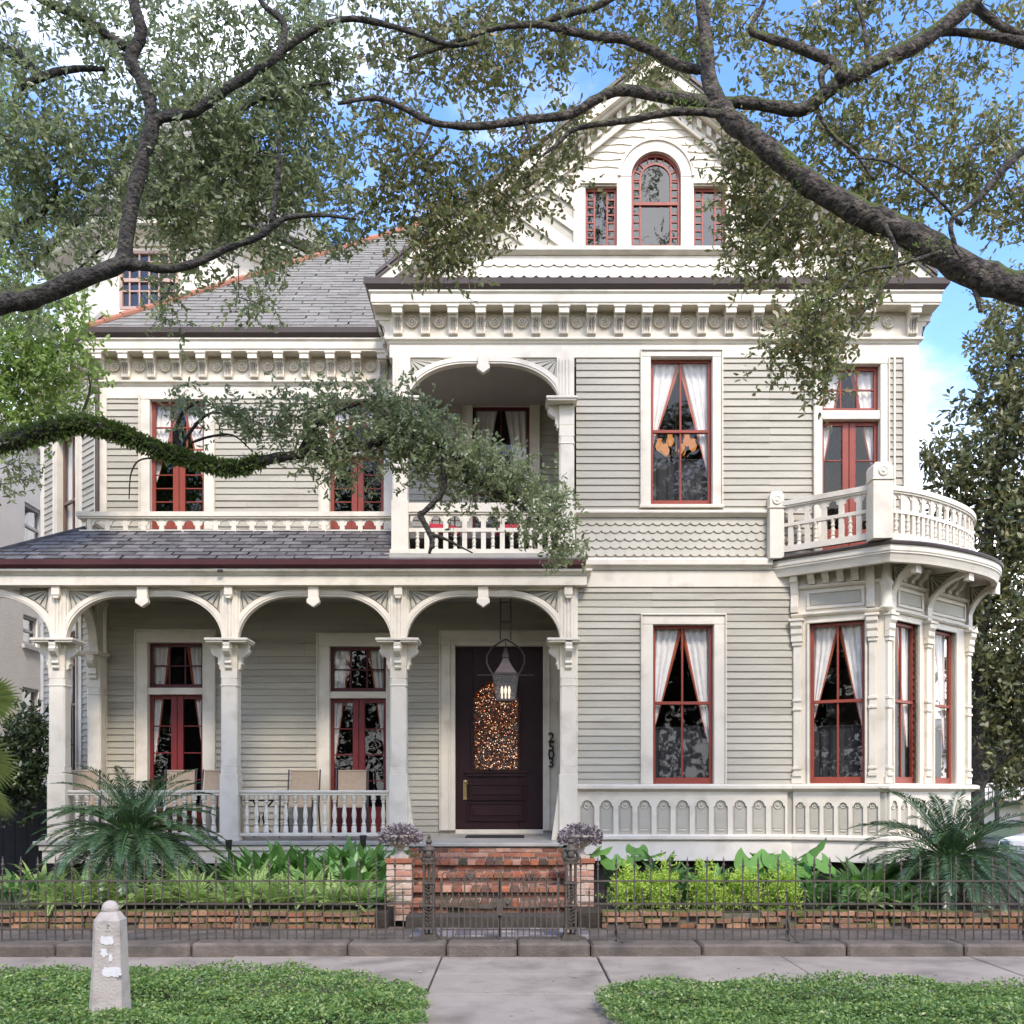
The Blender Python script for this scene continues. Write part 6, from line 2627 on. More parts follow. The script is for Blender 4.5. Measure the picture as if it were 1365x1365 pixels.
def elephant_ear(x, y, leaves, lab):
    t = thing('elephant_ear', lab, 'plant', (x, y, .26), 'elephant ear plants')
    mb = MB()
    st = MB()
    for (px_, py_, Y, L, az, tilt) in leaves:
        c = W(px_, py_, Y)
        h = Vector((math.cos(az), math.sin(az), 0))
        t_ = (h * math.cos(tilt) + Vector((0, 0, math.sin(tilt)))).normalized()
        sd = Vector((-math.sin(az), math.cos(az), 0))
        nr = sd.cross(t_)
        n = 12
        rows = []
        for k in range(n + 1):
            s = k / n
            w = L * .40 * (math.sin(math.pi * min(1, (s * .92 + .08)) ** .62) ** .85)
            if s == 1:
                w = .004
            back = -.16 * L * (1 - s) ** 3
            cpt = c + t_ * (L * (s - .35)) - nr * L * .22 * s * s
            row = []
            for q in (-1, -.66, -.33, 0, .33, .66, 1):
                lob = t_ * (back * 1.6 * abs(q) ** 1.5 + (0.10 * L * (1 - abs(q)) * (1 - s) ** 4 * 2))
                wob = nr * (abs(q) * w * .30 + .012 * math.sin(q * 9 + s * 14))
                row.append(cpt + sd * q * w + lob + wob)
            rows.append(row)
        vs = [tuple(v) for r_ in rows for v in r_]
        fs = [(k * 7 + i, k * 7 + i + 1, (k + 1) * 7 + i + 1, (k + 1) * 7 + i) for k in range(n) for i in range(6)]
        mb.add(vs, fs)
        mid = c - t_ * L * .12 - nr * .01
        st.tube([(x + random.uniform(-.04, .04), y, .26), (x * .5 + mid.x * .5, y * .5 + mid.y * .5, .26 + (mid.z - .26) * .62), tuple(mid)], [.018, .014, .007], 6)
    mb.build('leaves', 'elephant', t, smooth=True, recalc=False, angle=180)
    st.build('stalks', 'fern_deep', t)
    return t


P2 = math.pi
elephant_ear(W(1045, 1190, 11.8).x, 11.8, [(998, 1150, 11.3, .44, -P2 * .62, -.75), (1040, 1152, 11.2, .42, -P2 * .45, -.8), (1022, 1140, 11.6, .36, -P2 * .85, -.2), (1078, 1138, 11.8, .42, P2 * .06, .35), (1098, 1152, 11.4, .36, -P2 * .4, -.75),
                                           (1062, 1148, 12.0, .34, -P2 * .3, -.4), (1000, 1166, 11.3, .30, -P2 * .75, -.6), (1070, 1160, 11.5, .30, -P2 * .5, -.7)], 'elephant ear with huge bright leaves below the right lower window')
elephant_ear(W(812, 1170, 11.75).x, 11.75, [(797, 1136, 11.6, .30, -P2 * .75, -.5), (815, 1150, 11.5, .30, -P2 * .5, -.7), (838, 1150, 11.6, .32, -P2 * .35, -.6), (860, 1142, 11.9, .38, -P2 * .15, -.1), (850, 1134, 12.1, .34, -P2 * .5, -.5)], 'elephant ear with broad leaves just right of the right urn')


def lime(px_, py_, Y, w, lab):
    x = (px_ - CEN) * Y / FPX
    t = thing('lime_shrub', lab, 'shrub', (x, Y, .26), 'lime green shrubs behind the right fence')
    n = 70
    cs = np.array([x, Y, .44]) + RNG.normal(size=(n, 3)) * np.array([w, .08, .10])
    cs[:, 2] = np.maximum(.30, cs[:, 2] + .10 - 1.1 * np.abs(cs[:, 0] - x))
    V, c, d = sprigs(cs, 3, .035, 9, .13, .042, .018, -.9)
    quads_obj(V, 'foliage', 'lime_leaf', t)
    mb = MB()
    for k in range(6):
        mb.tube([(x, Y, .26), tuple(cs[k])], [.008, .004], 4)
    mb.build('stem', 'twig', t)


lime(838, 1190, 11.0, .095, 'lime shrub nearest the gate')
lime(942, 1190, 10.98, .085, 'lime shrub second from the gate')
lime(990, 1188, 11.0, .085, 'lime shrub third from the gate')
lime(1044, 1192, 10.98, .085, 'lime shrub farthest from the gate')
lime(880, 1200, 11.05, .07, 'low lime shrub between the first two lime shrubs')


# ------------------------------------------------------------------ ground cover of the verge
def cover(name, lab, poly_fn, x0, x1, y0, y1, n, loc):
    pos = RNG.uniform([x0, y0], [x1, y1], size=(int(n * 1.3), 2))
    keep = np.array([poly_fn(a, b) for a, b in pos])
    pos = pos[keep][:n]
    k = len(pos)
    hump = .085 + .045 * np.sin(pos[:, 0] * 2.3 + np.sin(pos[:, 1] * 3.1)) * np.sin(pos[:, 1] * 2.7 + pos[:, 0]) + .03 * np.sin(pos[:, 0] * 7.1 + pos[:, 1] * 4) * np.sin(pos[:, 1] * 8 - pos[:, 0] * 3)
    z = hump + RNG.uniform(-.035, .030, k) + (RNG.random(k) < .04) * RNG.uniform(0, .04, k)
    P3 = np.column_stack([pos, np.maximum(z, .005)])
    d = RNG.normal(size=(k, 3))
    d[:, 2] = np.abs(d[:, 2]) * .45
    d = unit(d)
    V = leaf_quads(P3, d, .030 * RNG.uniform(.6, 1.3, k), .017 * RNG.uniform(.7, 1.25, k), .45)
    me = raw_mesh(name, V - np.array(loc), 4, ['jasmine'])
    o = bpy.data.objects.new(name, me)
    COL.objects.link(o)
    o.location = loc
    tag(o, lab, 'ground cover', 'ground cover on the verge', 'stuff')
    return o


def fl_(x, y):
    e = -.60 + .05 * math.sin(y * 5) + .03 * math.sin(y * 13)
    c = max(0, y - 7.35)
    return x < e - c * c * 1.5 and y < 8.28 + .05 * math.sin(x * 4) + .03 * math.sin(x * 11)


def fr_(x, y):
    e = .64 + .05 * math.sin(y * 5 + 1) + .03 * math.sin(y * 12)
    c = max(0, y - 7.25)
    return x > e + c * c * 1.6 and y < 7.78 + .04 * math.sin(x * 4) + .03 * math.sin(x * 10)


cover('ground_cover', 'dense small-leaved green ground cover left of the front walk', fl_, -5.8, -.4, 4.6, 8.4, 125000, (-3, 6, 0))
cover('ground_cover', 'dense small-leaved green ground cover right of the front walk', fr_, .5, 5.6, 4.6, 7.9, 108000, (3, 6, 0))
# fallen leaves on the walk
r = np.random.default_rng(2)
k = 110
pos = np.column_stack([r.uniform(-3.2, 5, k), r.uniform(6.4, 9.4, k), np.full(k, .008)])
keep = (np.abs(pos[:, 0]) < .5) | (pos[:, 1] > 8.0)
pos = pos[keep]
k = len(pos)
d = r.normal(size=(k, 3)) * np.array([1, 1, .1])
V = leaf_quads(pos, unit(d), r.uniform(.02, .06, k), r.uniform(.012, .03, k), .9)
o = quads_obj(V, 'fallen_leaves', 'sling', None, (0, 8, 0))
tag(o, 'scattered brown fallen leaves on the concrete walk', 'leaves', None, 'stuff')
# ------------------------------------------------------------------ trees
def limb(mb, pts, Y, k=5, n=10, jit=.09, m=0):
    """pts: (px, py, radius px[, Y]) measured on the photograph, laid out at their own distance"""
    P4 = []
    for q in pts:
        y = q[3] if len(q) > 3 else Y
        w = W(q[0], q[1], y)
        P4.append((w.x, w.y, w.z, .87 * q[2] * y / FPX))
    S = catmull(P4, k)
    mb.tube([tuple(a[:3]) for a in S], [max(.003, a[3] * (1 + .09 * math.sin(i * 1.7 + Y * 3) * math.sin(i * .63))) for i, a in enumerate(S)], n, m, jit)
    return [tuple(a[:3]) for a in S]


def tree_leaves(parent, blobs, mat, per=10, m=9, ll=.062, lw=.021, spread=.13, L=.17, droop=.35, anchors=None, twig=None, name='foliage', seed=1, hexa=True, ysh=0):
    """blobs: (px, py, rx px, ry px, clumps, Y, depth half-range)"""
    global RNG
    RNG = np.random.default_rng(seed)
    C3 = []
    for (px_, py_, rx, ry, n, Y, dY) in blobs:
        Y += ysh
        a = RNG.normal(size=(n, 3))
        a = a / np.linalg.norm(a, axis=1, keepdims=True) * RNG.random((n, 1)) ** .42
        y = Y + a[:, 1] * dY
        x = (px_ + a[:, 0] * rx - CEN) * Y / FPX
        z = EYE + (HOR - (py_ + a[:, 2] * ry)) * Y / FPX
        C3.append(np.column_stack([x, y, z]))
    C3 = np.concatenate(C3)
    V, c, d = sprigs(C3, per, spread, m, L, ll, lw, droop, hexa=hexa)
    quads_obj(V, name, mat, parent)
    if twig is not None:
        A = np.array(anchors)
        pr = random.Random(seed)
        d0 = np.array([((A - q) ** 2).sum(1).min() for q in C3])
        for q in C3[np.argsort(d0)]:
            i = int(np.argmin(((A - q) ** 2).sum(1)))
            a = A[i]
            if pr.random() < .9:
                A = np.vstack([A, q[None], ((a + q) / 2)[None]])
                mid = (a + q) / 2 + np.array([pr.uniform(-.08, .08), pr.uniform(-.08, .08), pr.uniform(-.02, .12)])
                dist = float(np.linalg.norm(a - q))
                if dist < 1.3:
                    r0 = .004 + .005 * dist
                    twig.tube([tuple(a), tuple(a * .5 + mid * .5), tuple(mid), tuple(q)], [r0, r0 * .85, r0 * .65, .003], 4)
        for i in range(0, len(c), 2):
            e = c[i] + d[i] * L
            twig.tube([tuple(c[i]), tuple(e)], [.0028, .0015], 3)
    return C3


# --- left live oak
YO = 8.0
TL = Vector((-7.4, 7.2, -.05))
oak = thing('live_oak', 'live oak reaching in from the left with dense grey-green crown and low fern-clad limb', 'tree', TL)
mb = MB()
mb.tube([(-7.4, 7.2, -.1), (-7.42, 7.2, .3), (-7.35, 7.25, 1.5), (-7.2, 7.4, 3.2), (-7.0, 7.6, 5.0)], [.75, .52, .42, .38, .34], 14, 0, .05)
mb.build('trunk', 'bark', oak, smooth=True, angle=180)
mb = MB()
an = []
L1 = [(-500, 520, 32, 7.7), (-260, 470, 28, 7.9), (-120, 432, 21), (0, 405, 16.5), (40, 398, 15), (100, 375, 13.5), (160, 352, 12.5), (168, 320, 11.5), (176, 270, 11), (190, 215, 11), (203, 160, 10.5), (193, 115, 9), (174, 80, 10), (188, 45, 9), (178, 0, 8), (170, -60, 8)]
an += limb(mb, L1, YO)
an += limb(mb, [(203, 162, 8), (222, 155, 8), (260, 148, 7.5), (300, 120, 7.5), (345, 92, 7), (372, 70, 6), (378, 30, 5), (350, 5, 4), (330, -40, 3)], YO)
an += limb(mb, [(168, 352, 9), (195, 355, 7.5), (230, 358, 6.5), (270, 347, 6), (300, 332, 5.5), (345, 315, 5), (365, 300, 5), (385, 290, 4), (430, 287, 3), (475, 292, 2)], YO)
an += limb(mb, [(362, 302, 4.5), (368, 255, 4), (372, 210, 3.5), (371, 175, 2.5)], YO)
an += limb(mb, [(170, 64, 7), (140, 45, 6), (118, 28, 6), (70, 6, 7), (20, -25, 8), (-60, -60, 9)], YO + .2)
an += limb(mb, [(-180, 60, 14, 8.6), (-60, 50, 11, 8.6), (0, 62, 9, 8.6), (35, 85, 8, 8.6), (58, 105, 6, 8.6)], YO)
an += limb(mb, [(25, 118, 7, 8.4), (55, 102, 6, 8.4), (100, 92, 5, 8.4), (140, 92, 3, 8.4)], YO)
an += limb(mb, [(285, 185, 3), (305, 160, 4), (340, 135, 4), (380, 120, 3), (440, 110, 2)], YO + .4)
an += limb(mb, [(-200, 330, 16, 9), (-60, 320, 11, 9), (30, 300, 6, 9), (70, 265, 5, 9), (75, 240, 3, 9)], YO)
an += limb(mb, [(372, 70, 5), (420, 40, 5), (470, 25, 4.5), (540, 40, 4), (600, 60, 3.5), (640, 55, 2.5)], YO + .3)
# the low limb that crosses in front of the house
YB = 9.6
anl = limb(mb, [(-560, 560, 34, 8.2), (-260, 600, 27, 9.2), (-110, 600, 18), (0, 590, 15), (60, 574, 13), (110, 565, 11), (160, 578, 10), (210, 600, 9.5), (260, 614, 9), (310, 624, 8.5), (360, 612, 7.5), (420, 602, 7), (480, 595, 7), (540, 582, 6.5), (590, 595, 5.5), (640, 640, 4), (690, 672, 3), (735, 705, 2)], YB)
an2 = list(anl)
an2 += limb(mb, [(592, 600, 5), (592, 640, 4.5), (588, 658, 4.5), (566, 682, 4), (560, 686, 4.5), (570, 705, 4.2), (576, 722, 3.8), (572, 738, 2.2)], YB - .1)
an2 += limb(mb, [(572, 712, 3.2), (592, 718, 2.4), (612, 728, 1.8), (630, 737, 1)], YB - .1)
an2 += limb(mb, [(588, 630, 3), (615, 640, 3), (650, 648, 2.4), (690, 660, 1.6)], YB)
an2 += limb(mb, [(240, 600, 3), (235, 575, 3), (244, 550, 2.2), (265, 535, 1.4)], YB)
an2 += limb(mb, [(245, 590, 2.4), (262, 565, 2.4), (285, 550, 1.8), (320, 560, 1.2), (345, 590, .8)], YB)
an2 += limb(mb, [(255, 590, 2), (280, 582, 2), (310, 580, 1.4), (335, 600, .8)], YB)
an2 += limb(mb, [(232, 612, 1.6), (190, 612, 1.4), (175, 630, 1.2), (172, 665, .8)], YB)
an2 += limb(mb, [(105, 565, 3), (112, 545, 2.6), (120, 520, 1.6), (118, 500, 1)], YB)
an2 += limb(mb, [(400, 600, 4), (420, 570, 3.5), (450, 550, 2.5), (500, 530, 1.6)], YB)
mb.build('limbs', 'bark', oak, smooth=True, angle=180, recalc=False)
tw = MB()
blobs = [(60, 60, 130, 80, 34, 8.0, .7), (200, 40, 130, 70, 32, 8.1, .7), (330, 60, 120, 85, 34, 8.1, .7), (70, 180, 115, 85, 40, 8.2, .8), (215, 165, 110, 80, 34, 8.1, .7), (350, 180, 85, 90, 36, 8.0, .6),
         (120, 215, 130, 60, 30, 8.3, .7), (270, 240, 95, 70, 40, 8.1, .5), (60, 270, 80, 45, 18, 8.6, .5), (25, 235, 45, 60, 16, 8.2, .5), (330, 270, 75, 55, 24, 8.0, .5), (300, 225, 70, 60, 22, 8.2, .5),
         (215, 275, 65, 50, 17, 7.9, .4), (250, 325, 60, 40, 8, 8.0, .3), (130, 315, 60, 28, 5, 8.0, .3), (330, 330, 55, 22, 8, 8.0, .3), (40, 340, 55, 35, 14, 8.3, .4), (15, 400, 40, 30, 8, 8.3, .4), (230, 385, 40, 16, 3, 8.0, .2),
         (330, 400, 35, 18, 4, 8.0, .2), (200, 415, 25, 25, 2, 8.0, .2),
         (430, 60, 75, 75, 24, 8.2, .5), (440, 150, 60, 60, 9, 8.2, .4), (400, 130, 70, 80, 17, 8.3, .5), (430, 235, 60, 60, 8, 8.1, .4), (470, 285, 55, 45, 6, 8.0, .3), (420, 200, 45, 70, 9, 8.2, .4), (395, 250, 45, 60, 9, 8.1, .4), (420, 300, 50, 14, 5, 8.0, .3)]
tree_leaves(oak, blobs, 'oak_leaf', per=8, m=9, ll=.060, lw=.024, spread=.085, droop=.1, anchors=an, twig=tw, seed=3, ysh=.5)
blobs = [(400, 570, 70, 45, 22, YB, .4), (470, 555, 60, 35, 17, YB, .4), (450, 600, 60, 25, 10, YB, .3), (545, 560, 55, 40, 21, YB, .4), (572, 580, 42, 40, 19, YB, .4), (632, 632, 48, 28, 18, YB, .4), (690, 650, 45, 32, 18, YB, .3), (600, 640, 45, 25, 9, YB, .3),
         (725, 690, 28, 32, 10, YB, .25), (752, 720, 14, 40, 6, YB, .2), (745, 665, 16, 24, 3, YB, .2), (250, 545, 45, 16, 5, YB, .2), (300, 555, 40, 18, 4, YB, .2), (350, 560, 30, 30, 7, YB, .25), (15, 640, 25, 28, 6, YB, .3), (440, 620, 30, 20, 4, YB, .2), (520, 605, 40, 20, 8, YB, .3), (490, 540, 40, 20, 8, YB, .3)]
tree_leaves(oak, blobs, 'oak_leaf', per=9, m=9, ll=.056, lw=.022, spread=.09, L=.15, droop=.1, anchors=an2, twig=tw, name='low_foliage', seed=4)
tw.build('twigs', 'twig', oak, recalc=False)
# resurrection fern growing along the low limb
RNG = np.random.default_rng(8)
A = np.array([a for a in anl if -6 < a[0] < -2.3])
idx = RNG.integers(0, len(A) - 1, 5200)
tt = RNG.random((5200, 1))
pos = A[idx] * (1 - tt) + A[np.minimum(idx + 1, len(A) - 1)] * tt
rad = np.interp(pos[:, 0], [-4.85, -3.35, -2.5], [.092, .066, .055])[:, None]
d = unit(RNG.normal(size=(5200, 3)) + np.array([0, 0, .15]))
d[:, 0] *= .5
d = unit(d)
pos = pos + d * rad * RNG.uniform(.75, 1.0, (5200, 1))
ld = unit(d + RNG.normal(size=d.shape) * .55 + np.array([0, 0, -.25]))
V = leaf_quads(pos, ld, .062 * RNG.uniform(.5, 1.2, 5200), .030 * RNG.uniform(.7, 1.2, 5200))
o = quads_obj(V, 'limb_fern', 'fern_leaf', None, TL)
o.location = TL
tag(o, 'small ferns cladding the low oak limb before the house', 'fern', None, 'stuff')

# --- right live oak
YR = 8.2
TR = Vector((7.6, 7.6, -.05))
oak2 = thing('live_oak', 'live oak on the right whose thick mossy limb crosses in front of the gable', 'tree', TR)
mb = MB()
mb.tube([(7.6, 7.6, -.1), (7.6, 7.6, .3), (7.5, 7.7, 1.6), (7.2, 7.9, 3.4), (6.7, 8.1, 4.9)], [.8, .55, .45, .42, .36], 14, 0, .05)
mb.build('trunk', 'bark_right', oak2, smooth=True, angle=180)
mb = MB()
an = []
an += limb(mb, [(1790, 520, 58), (1620, 430, 44), (1480, 400, 31), (1365, 385, 25), (1290, 360, 22.5), (1215, 313, 20.5), (1150, 285, 19), (1095, 255, 17.5), (1040, 212, 16.5), (1000, 180, 15.5), (965, 150, 15), (946, 110, 12), (942, 60, 10), (935, 0, 9), (925, -150, 8), (960, -400, 7), (1010, -650, 6), (1030, -820, 4)], YR, n=14)
an += limb(mb, [(1000, 182, 10), (965, 150, 11), (930, 135, 10), (880, 128, 9), (830, 120, 8), (795, 132, 7), (760, 152, 6.5), (700, 160, 6), (640, 168, 5.5), (580, 164, 5), (540, 145, 4.5), (500, 131, 4), (450, 138, 2.5)], YR)
an += limb(mb, [(960, 140, 9), (990, 136, 9), (1030, 142, 9), (1070, 146, 10), (1095, 128, 10), (1120, 110, 10), (1160, 88, 11), (1220, 60, 11), (1270, 25, 11), (1300, -2, 11), (1340, -50, 12)], YR + .15)
an += limb(mb, [(1180, 75, 7), (1240, 45, 6), (1300, 45, 6), (1340, 52, 7), (1400, 62, 9), (1500, 60, 12)], YR + .3)
an += limb(mb, [(1296, 5, 8), (1320, 25, 7), (1345, 40, 6), (1400, 60, 6)], YR + .3)
an += limb(mb, [(1125, 108, 8), (1110, 84, 8), (1085, 72, 8), (1050, 58, 7), (1015, 48, 6), (1000, 38, 4), (1015, 10, 3), (1030, -30, 3)], YR + .1)
an += limb(mb, [(1100, 128, 5), (1095, 100, 5), (1108, 84, 4)], YR + .1)
an += limb(mb, [(1160, 90, 5), (1155, 60, 4), (1150, 30, 3), (1140, 0, 2)], YR + .2)
an += limb(mb, [(960, 152, 6), (920, 148, 6), (880, 152, 5.5), (840, 160, 5), (800, 165, 4.5), (765, 172, 4), (745, 190, 3), (720, 210, 1.6)], YR - .2)
an += limb(mb, [(700, 162, 3.5), (705, 180, 3), (695, 195, 2)], YR)
an += limb(mb, [(575, 168, 3), (560, 195, 2.5), (540, 215, 1.6), (525, 240, 1)], YR)
an += limb(mb, [(944, 95, 6), (925, 92, 7), (900, 85, 8), (868, 66, 8), (831, 52, 7.5), (790, 48, 6.5), (745, 38, 5.5), (712, 32, 5), (650, 40, 4), (590, 62, 3.5), (545, 78, 2.5)], YR + .2)
an += limb(mb, [(715, 34, 5), (750, 20, 5), (790, 10, 5), (830, -12, 6)], YR + .4)
an += limb(mb, [(1500, 150, 8), (1420, 175, 7), (1365, 200, 6), (1336, 228, 5.5), (1303, 266, 5), (1269, 292, 4), (1272, 324, 3.5), (1282, 345, 3)], YR - .2)
an += limb(mb, [(1282, 300, 2.5), (1250, 265, 2.5), (1215, 235, 2), (1180, 215, 2), (1140, 210, 1.5)], YR - .1)
an += limb(mb, [(1090, 150, 3), (1110, 180, 3), (1140, 205, 2.5), (1165, 240, 2)], YR)
an += limb(mb, [(1255, 335, 3), (1225, 345, 3), (1190, 355, 2.5), (1150, 362, 2.2), (1110, 395, 1.6), (1080, 420, 1.2)], YR - .3)
an += limb(mb, [(1180, 300, 3.5), (1195, 340, 3), (1180, 380, 2.2), (1140, 430, 1.5), (1115, 480, 1.1), (1090, 520, .8)], YR - .3)
an += limb(mb, [(1060, 235, 3), (1050, 270, 2.4), (1020, 300, 1.6), (1000, 330, 1)], YR)
an += limb(mb, [(1296, 380, 4), (1302, 395, 3.6), (1307, 416, 3.4)], YR)
mb.build('limbs', 'bark_right', oak2, smooth=True, angle=180, recalc=False)
RNG = np.random.default_rng(18)
S_ = np.array([a for a in an if a[0] > .8 and a[0] < 4.6 and 3.2 < a[2] < 8.0])
k_ = 5200
a_ = S_[RNG.integers(0, len(S_), k_)]
rad_ = np.interp(a_[:, 0], [1.7, 2.9, 4.2], [.072, .10, .125])[:, None]
keep = (np.sin(a_[:, 0] * 6.1) + np.sin(a_[:, 0] * 13.7 + 1)) > -.1
d_ = unit(RNG.normal(size=(k_, 3)) * np.array([.5, .6, .35]) + np.array([.25, 0, .75]))
p_ = a_ + d_ * rad_ * .98 + RNG.normal(size=(k_, 3)) * .02
ok_ = keep & (a_[:, 2] < 9 - a_[:, 0] * .9)
V = leaf_quads(p_[ok_], unit(d_ + RNG.normal(size=(k_, 3)) * .5)[ok_], .035 * RNG.uniform(.5, 1.2, ok_.sum()), .014 * np.ones(ok_.sum()))
mo = quads_obj(V, 'limb_moss', 'fern_leaf', oak2)
tw = MB()
blobs = [(560, 40, 90, 60, 26, YR + .2, .5), (640, 70, 80, 60, 22, YR + .2, .5), (700, 30, 70, 50, 20, YR + .2, .5), (800, 20, 80, 35, 16, YR + .3, .5), (880, 30, 70, 40, 18, YR + .3, .5), (880, 75, 50, 25, 7, YR, .3), (540, 110, 60, 40, 10, YR, .4), (640, 110, 60, 35, 9, YR, .4), (760, 90, 60, 30, 4, YR, .4),
         (560, 230, 75, 60, 20, YR, .4), (620, 230, 60, 50, 13, YR, .4), (690, 200, 50, 40, 9, YR, .35), (570, 300, 55, 50, 16, YR, .35), (625, 285, 45, 50, 12, YR, .35), (600, 350, 45, 25, 8, YR, .3), (530, 185, 50, 40, 8, YR, .3), (500, 270, 40, 30, 5, YR, .3),
         (710, 240, 40, 45, 9, YR, .3), (765, 195, 38, 25, 7, YR, .3), (690, 275, 28, 30, 4, YR, .3), (545, 350, 30, 18, 2, YR, .3),
         (960, 30, 60, 35, 12, YR, .4), (1030, 30, 70, 35, 9, YR + .2, .5), (1120, 40, 80, 40, 16, YR + .2, .5), (1190, 20, 70, 35, 12, YR + .2, .5), (1250, 110, 60, 55, 12, YR + .2, .4), (1340, 20, 55, 30, 10, YR + .2, .4), (1340, 80, 35, 20, 3, YR + .2, .3), (1060, 110, 50, 30, 5, YR, .3),
         (1130, 130, 70, 35, 12, YR, .4), (1070, 180, 70, 35, 12, YR, .4), (1150, 220, 75, 45, 20, YR, .4), (1220, 250, 70, 40, 18, YR, .4), (1300, 220, 60, 60, 22, YR, .4), (1340, 290, 45, 50, 15, YR, .4), (1260, 170, 45, 25, 4, YR, .3), (1215, 130, 30, 40, 5, YR, .3), (1345, 170, 30, 40, 6, YR, .3),
         (975, 200, 45, 35, 10, YR + .1, .3), (1000, 255, 45, 50, 16, YR + .1, .3), (1040, 290, 55, 50, 22, YR + .1, .3), (1090, 310, 55, 35, 16, YR, .3), (1010, 330, 40, 40, 12, YR, .3), (1000, 360, 20, 22, 3, YR, .2), (1130, 350, 60, 35, 14, YR - .2, .3), (1080, 430, 50, 45, 16, YR - .3, .3), (1060, 470, 45, 30, 10, YR - .3, .25), (1120, 400, 45, 35, 10, YR - .3, .3),
         (1105, 490, 25, 40, 7, YR - .3, .2), (1000, -720, 170, 130, 46, YR, 1.2), (860, -560, 120, 110, 22, YR, 1.0), (1100, -420, 120, 110, 20, YR, 1.0), (950, -300, 110, 90, 14, YR, .8), (1100, 530, 20, 20, 2, YR - .3, .15), (1180, 340, 50, 30, 7, YR, .3), (1350, 400, 35, 40, 7, YR, .4), (1355, 440, 20, 40, 3, YR, .3)]
tree_leaves(oak2, blobs, 'oak_leaf_right', per=8, m=8, ll=.058, lw=.025, spread=.092, droop=.1, anchors=an, twig=tw, seed=6, ysh=.42)
tw.build('twigs', 'twig', oak2, recalc=False)

# --- magnolia beyond the bay
YM = 21.0
bx = W(1300, 1050, YM)
mag = thing('magnolia_tree', 'dark glossy magnolia standing behind the corner bay', 'tree', (bx.x, YM, -.1))
mb = MB()
an = []
an += limb(mb, [(1300, 1165, 16), (1300, 1090, 12), (1302, 1040, 11), (1303, 960, 10), (1310, 850, 9), (1320, 700, 7), (1340, 560, 5), (1350, 470, 3)], YM)
an += limb(mb, [(1302, 1050, 9), (1325, 1020, 7), (1350, 995, 6), (1385, 960, 5), (1420, 900, 3)], YM)
an += limb(mb, [(1318, 740, 5), (1290, 680, 4), (1260, 640, 3), (1245, 615, 2)], YM)
mb.build('trunk', 'bark', mag, smooth=True, angle=180, recalc=False)
tw = MB()
blobs = [(1360, 500, 55, 70, 34, YM, 1.0), (1330, 560, 45, 40, 14, YM, .8), (1375, 600, 75, 80, 40, YM, 1.2), (1275, 640, 48, 40, 22, YM, .8), (1250, 615, 26, 24, 7, YM, .4), (1330, 690, 75, 60, 32, YM, 1.0), (1400, 720, 80, 90, 50, YM, 1.4), (1340, 790, 70, 60, 36, YM, 1.0), (1320, 880, 55, 60, 34, YM, 1.0), (1385, 880, 75, 80, 54, YM, 1.4), (1330, 960, 50, 40, 24, YM, .9), (1390, 990, 60, 45, 22, YM, 1.2), (1310, 540, 22, 22, 4, YM, .4), (1320, 450, 22, 25, 3, YM, .3), (1350, 430, 30, 25, 8, YM, .5),
         (1480, 640, 80, 170, 60, YM + 1, 1.5), (1480, 860, 80, 120, 50, YM + 1, 1.5)]
tree_leaves(mag, blobs, 'magnolia_leaf', per=9, m=8, ll=.15, lw=.062, spread=.24, L=.25, droop=.0, anchors=an, twig=tw, seed=9)
tw.build('twigs', 'twig', mag, recalc=False)

# --- small bright tree at the left corner of the house
YS = 12.6
b2 = thing('crape_myrtle', 'small bright green tree at the left corner of the house', 'tree', (-7.6, YS, .2))
mb = MB()
an = [tuple(p) for p in []]
mb.tube([(-7.6, YS, .2), (-7.55, YS, 2), (-7.4, YS, 4), (-7.1, YS, 6), (-6.6, YS, 7.2)], [.1, .08, .06, .04, .02], 8)
an += [(-7.4, YS, 4), (-7.1, YS, 6), (-6.6, YS, 7.2), (-6.9, YS, 6.6)]
an += limb(mb, [(-110, 560, 4), (-40, 530, 3.4), (30, 500, 2.4), (90, 460, 1.4)], YS)
mb.build('trunk', 'bark', b2, smooth=True, recalc=False)
tw = MB()
blobs = [(30, 460, 55, 50, 26, YS, .6), (85, 440, 30, 45, 14, YS, .5), (20, 540, 40, 50, 18, YS, .6), (75, 510, 40, 30, 12, YS, .5), (-30, 500, 60, 90, 30, YS, .7), (15, 300, 35, 30, 8, YS, .5), (10, 390, 30, 30, 7, YS, .5), (-40, 360, 60, 80, 20, YS, .7), (5, 160, 30, 40, 6, YS, .5)]
tree_leaves(b2, blobs, 'bright_leaf', per=10, m=8, ll=.08, lw=.036, spread=.16, L=.2, droop=.1, anchors=an, twig=tw, seed=14)
tw.build('twigs', 'twig', b2, recalc=False)


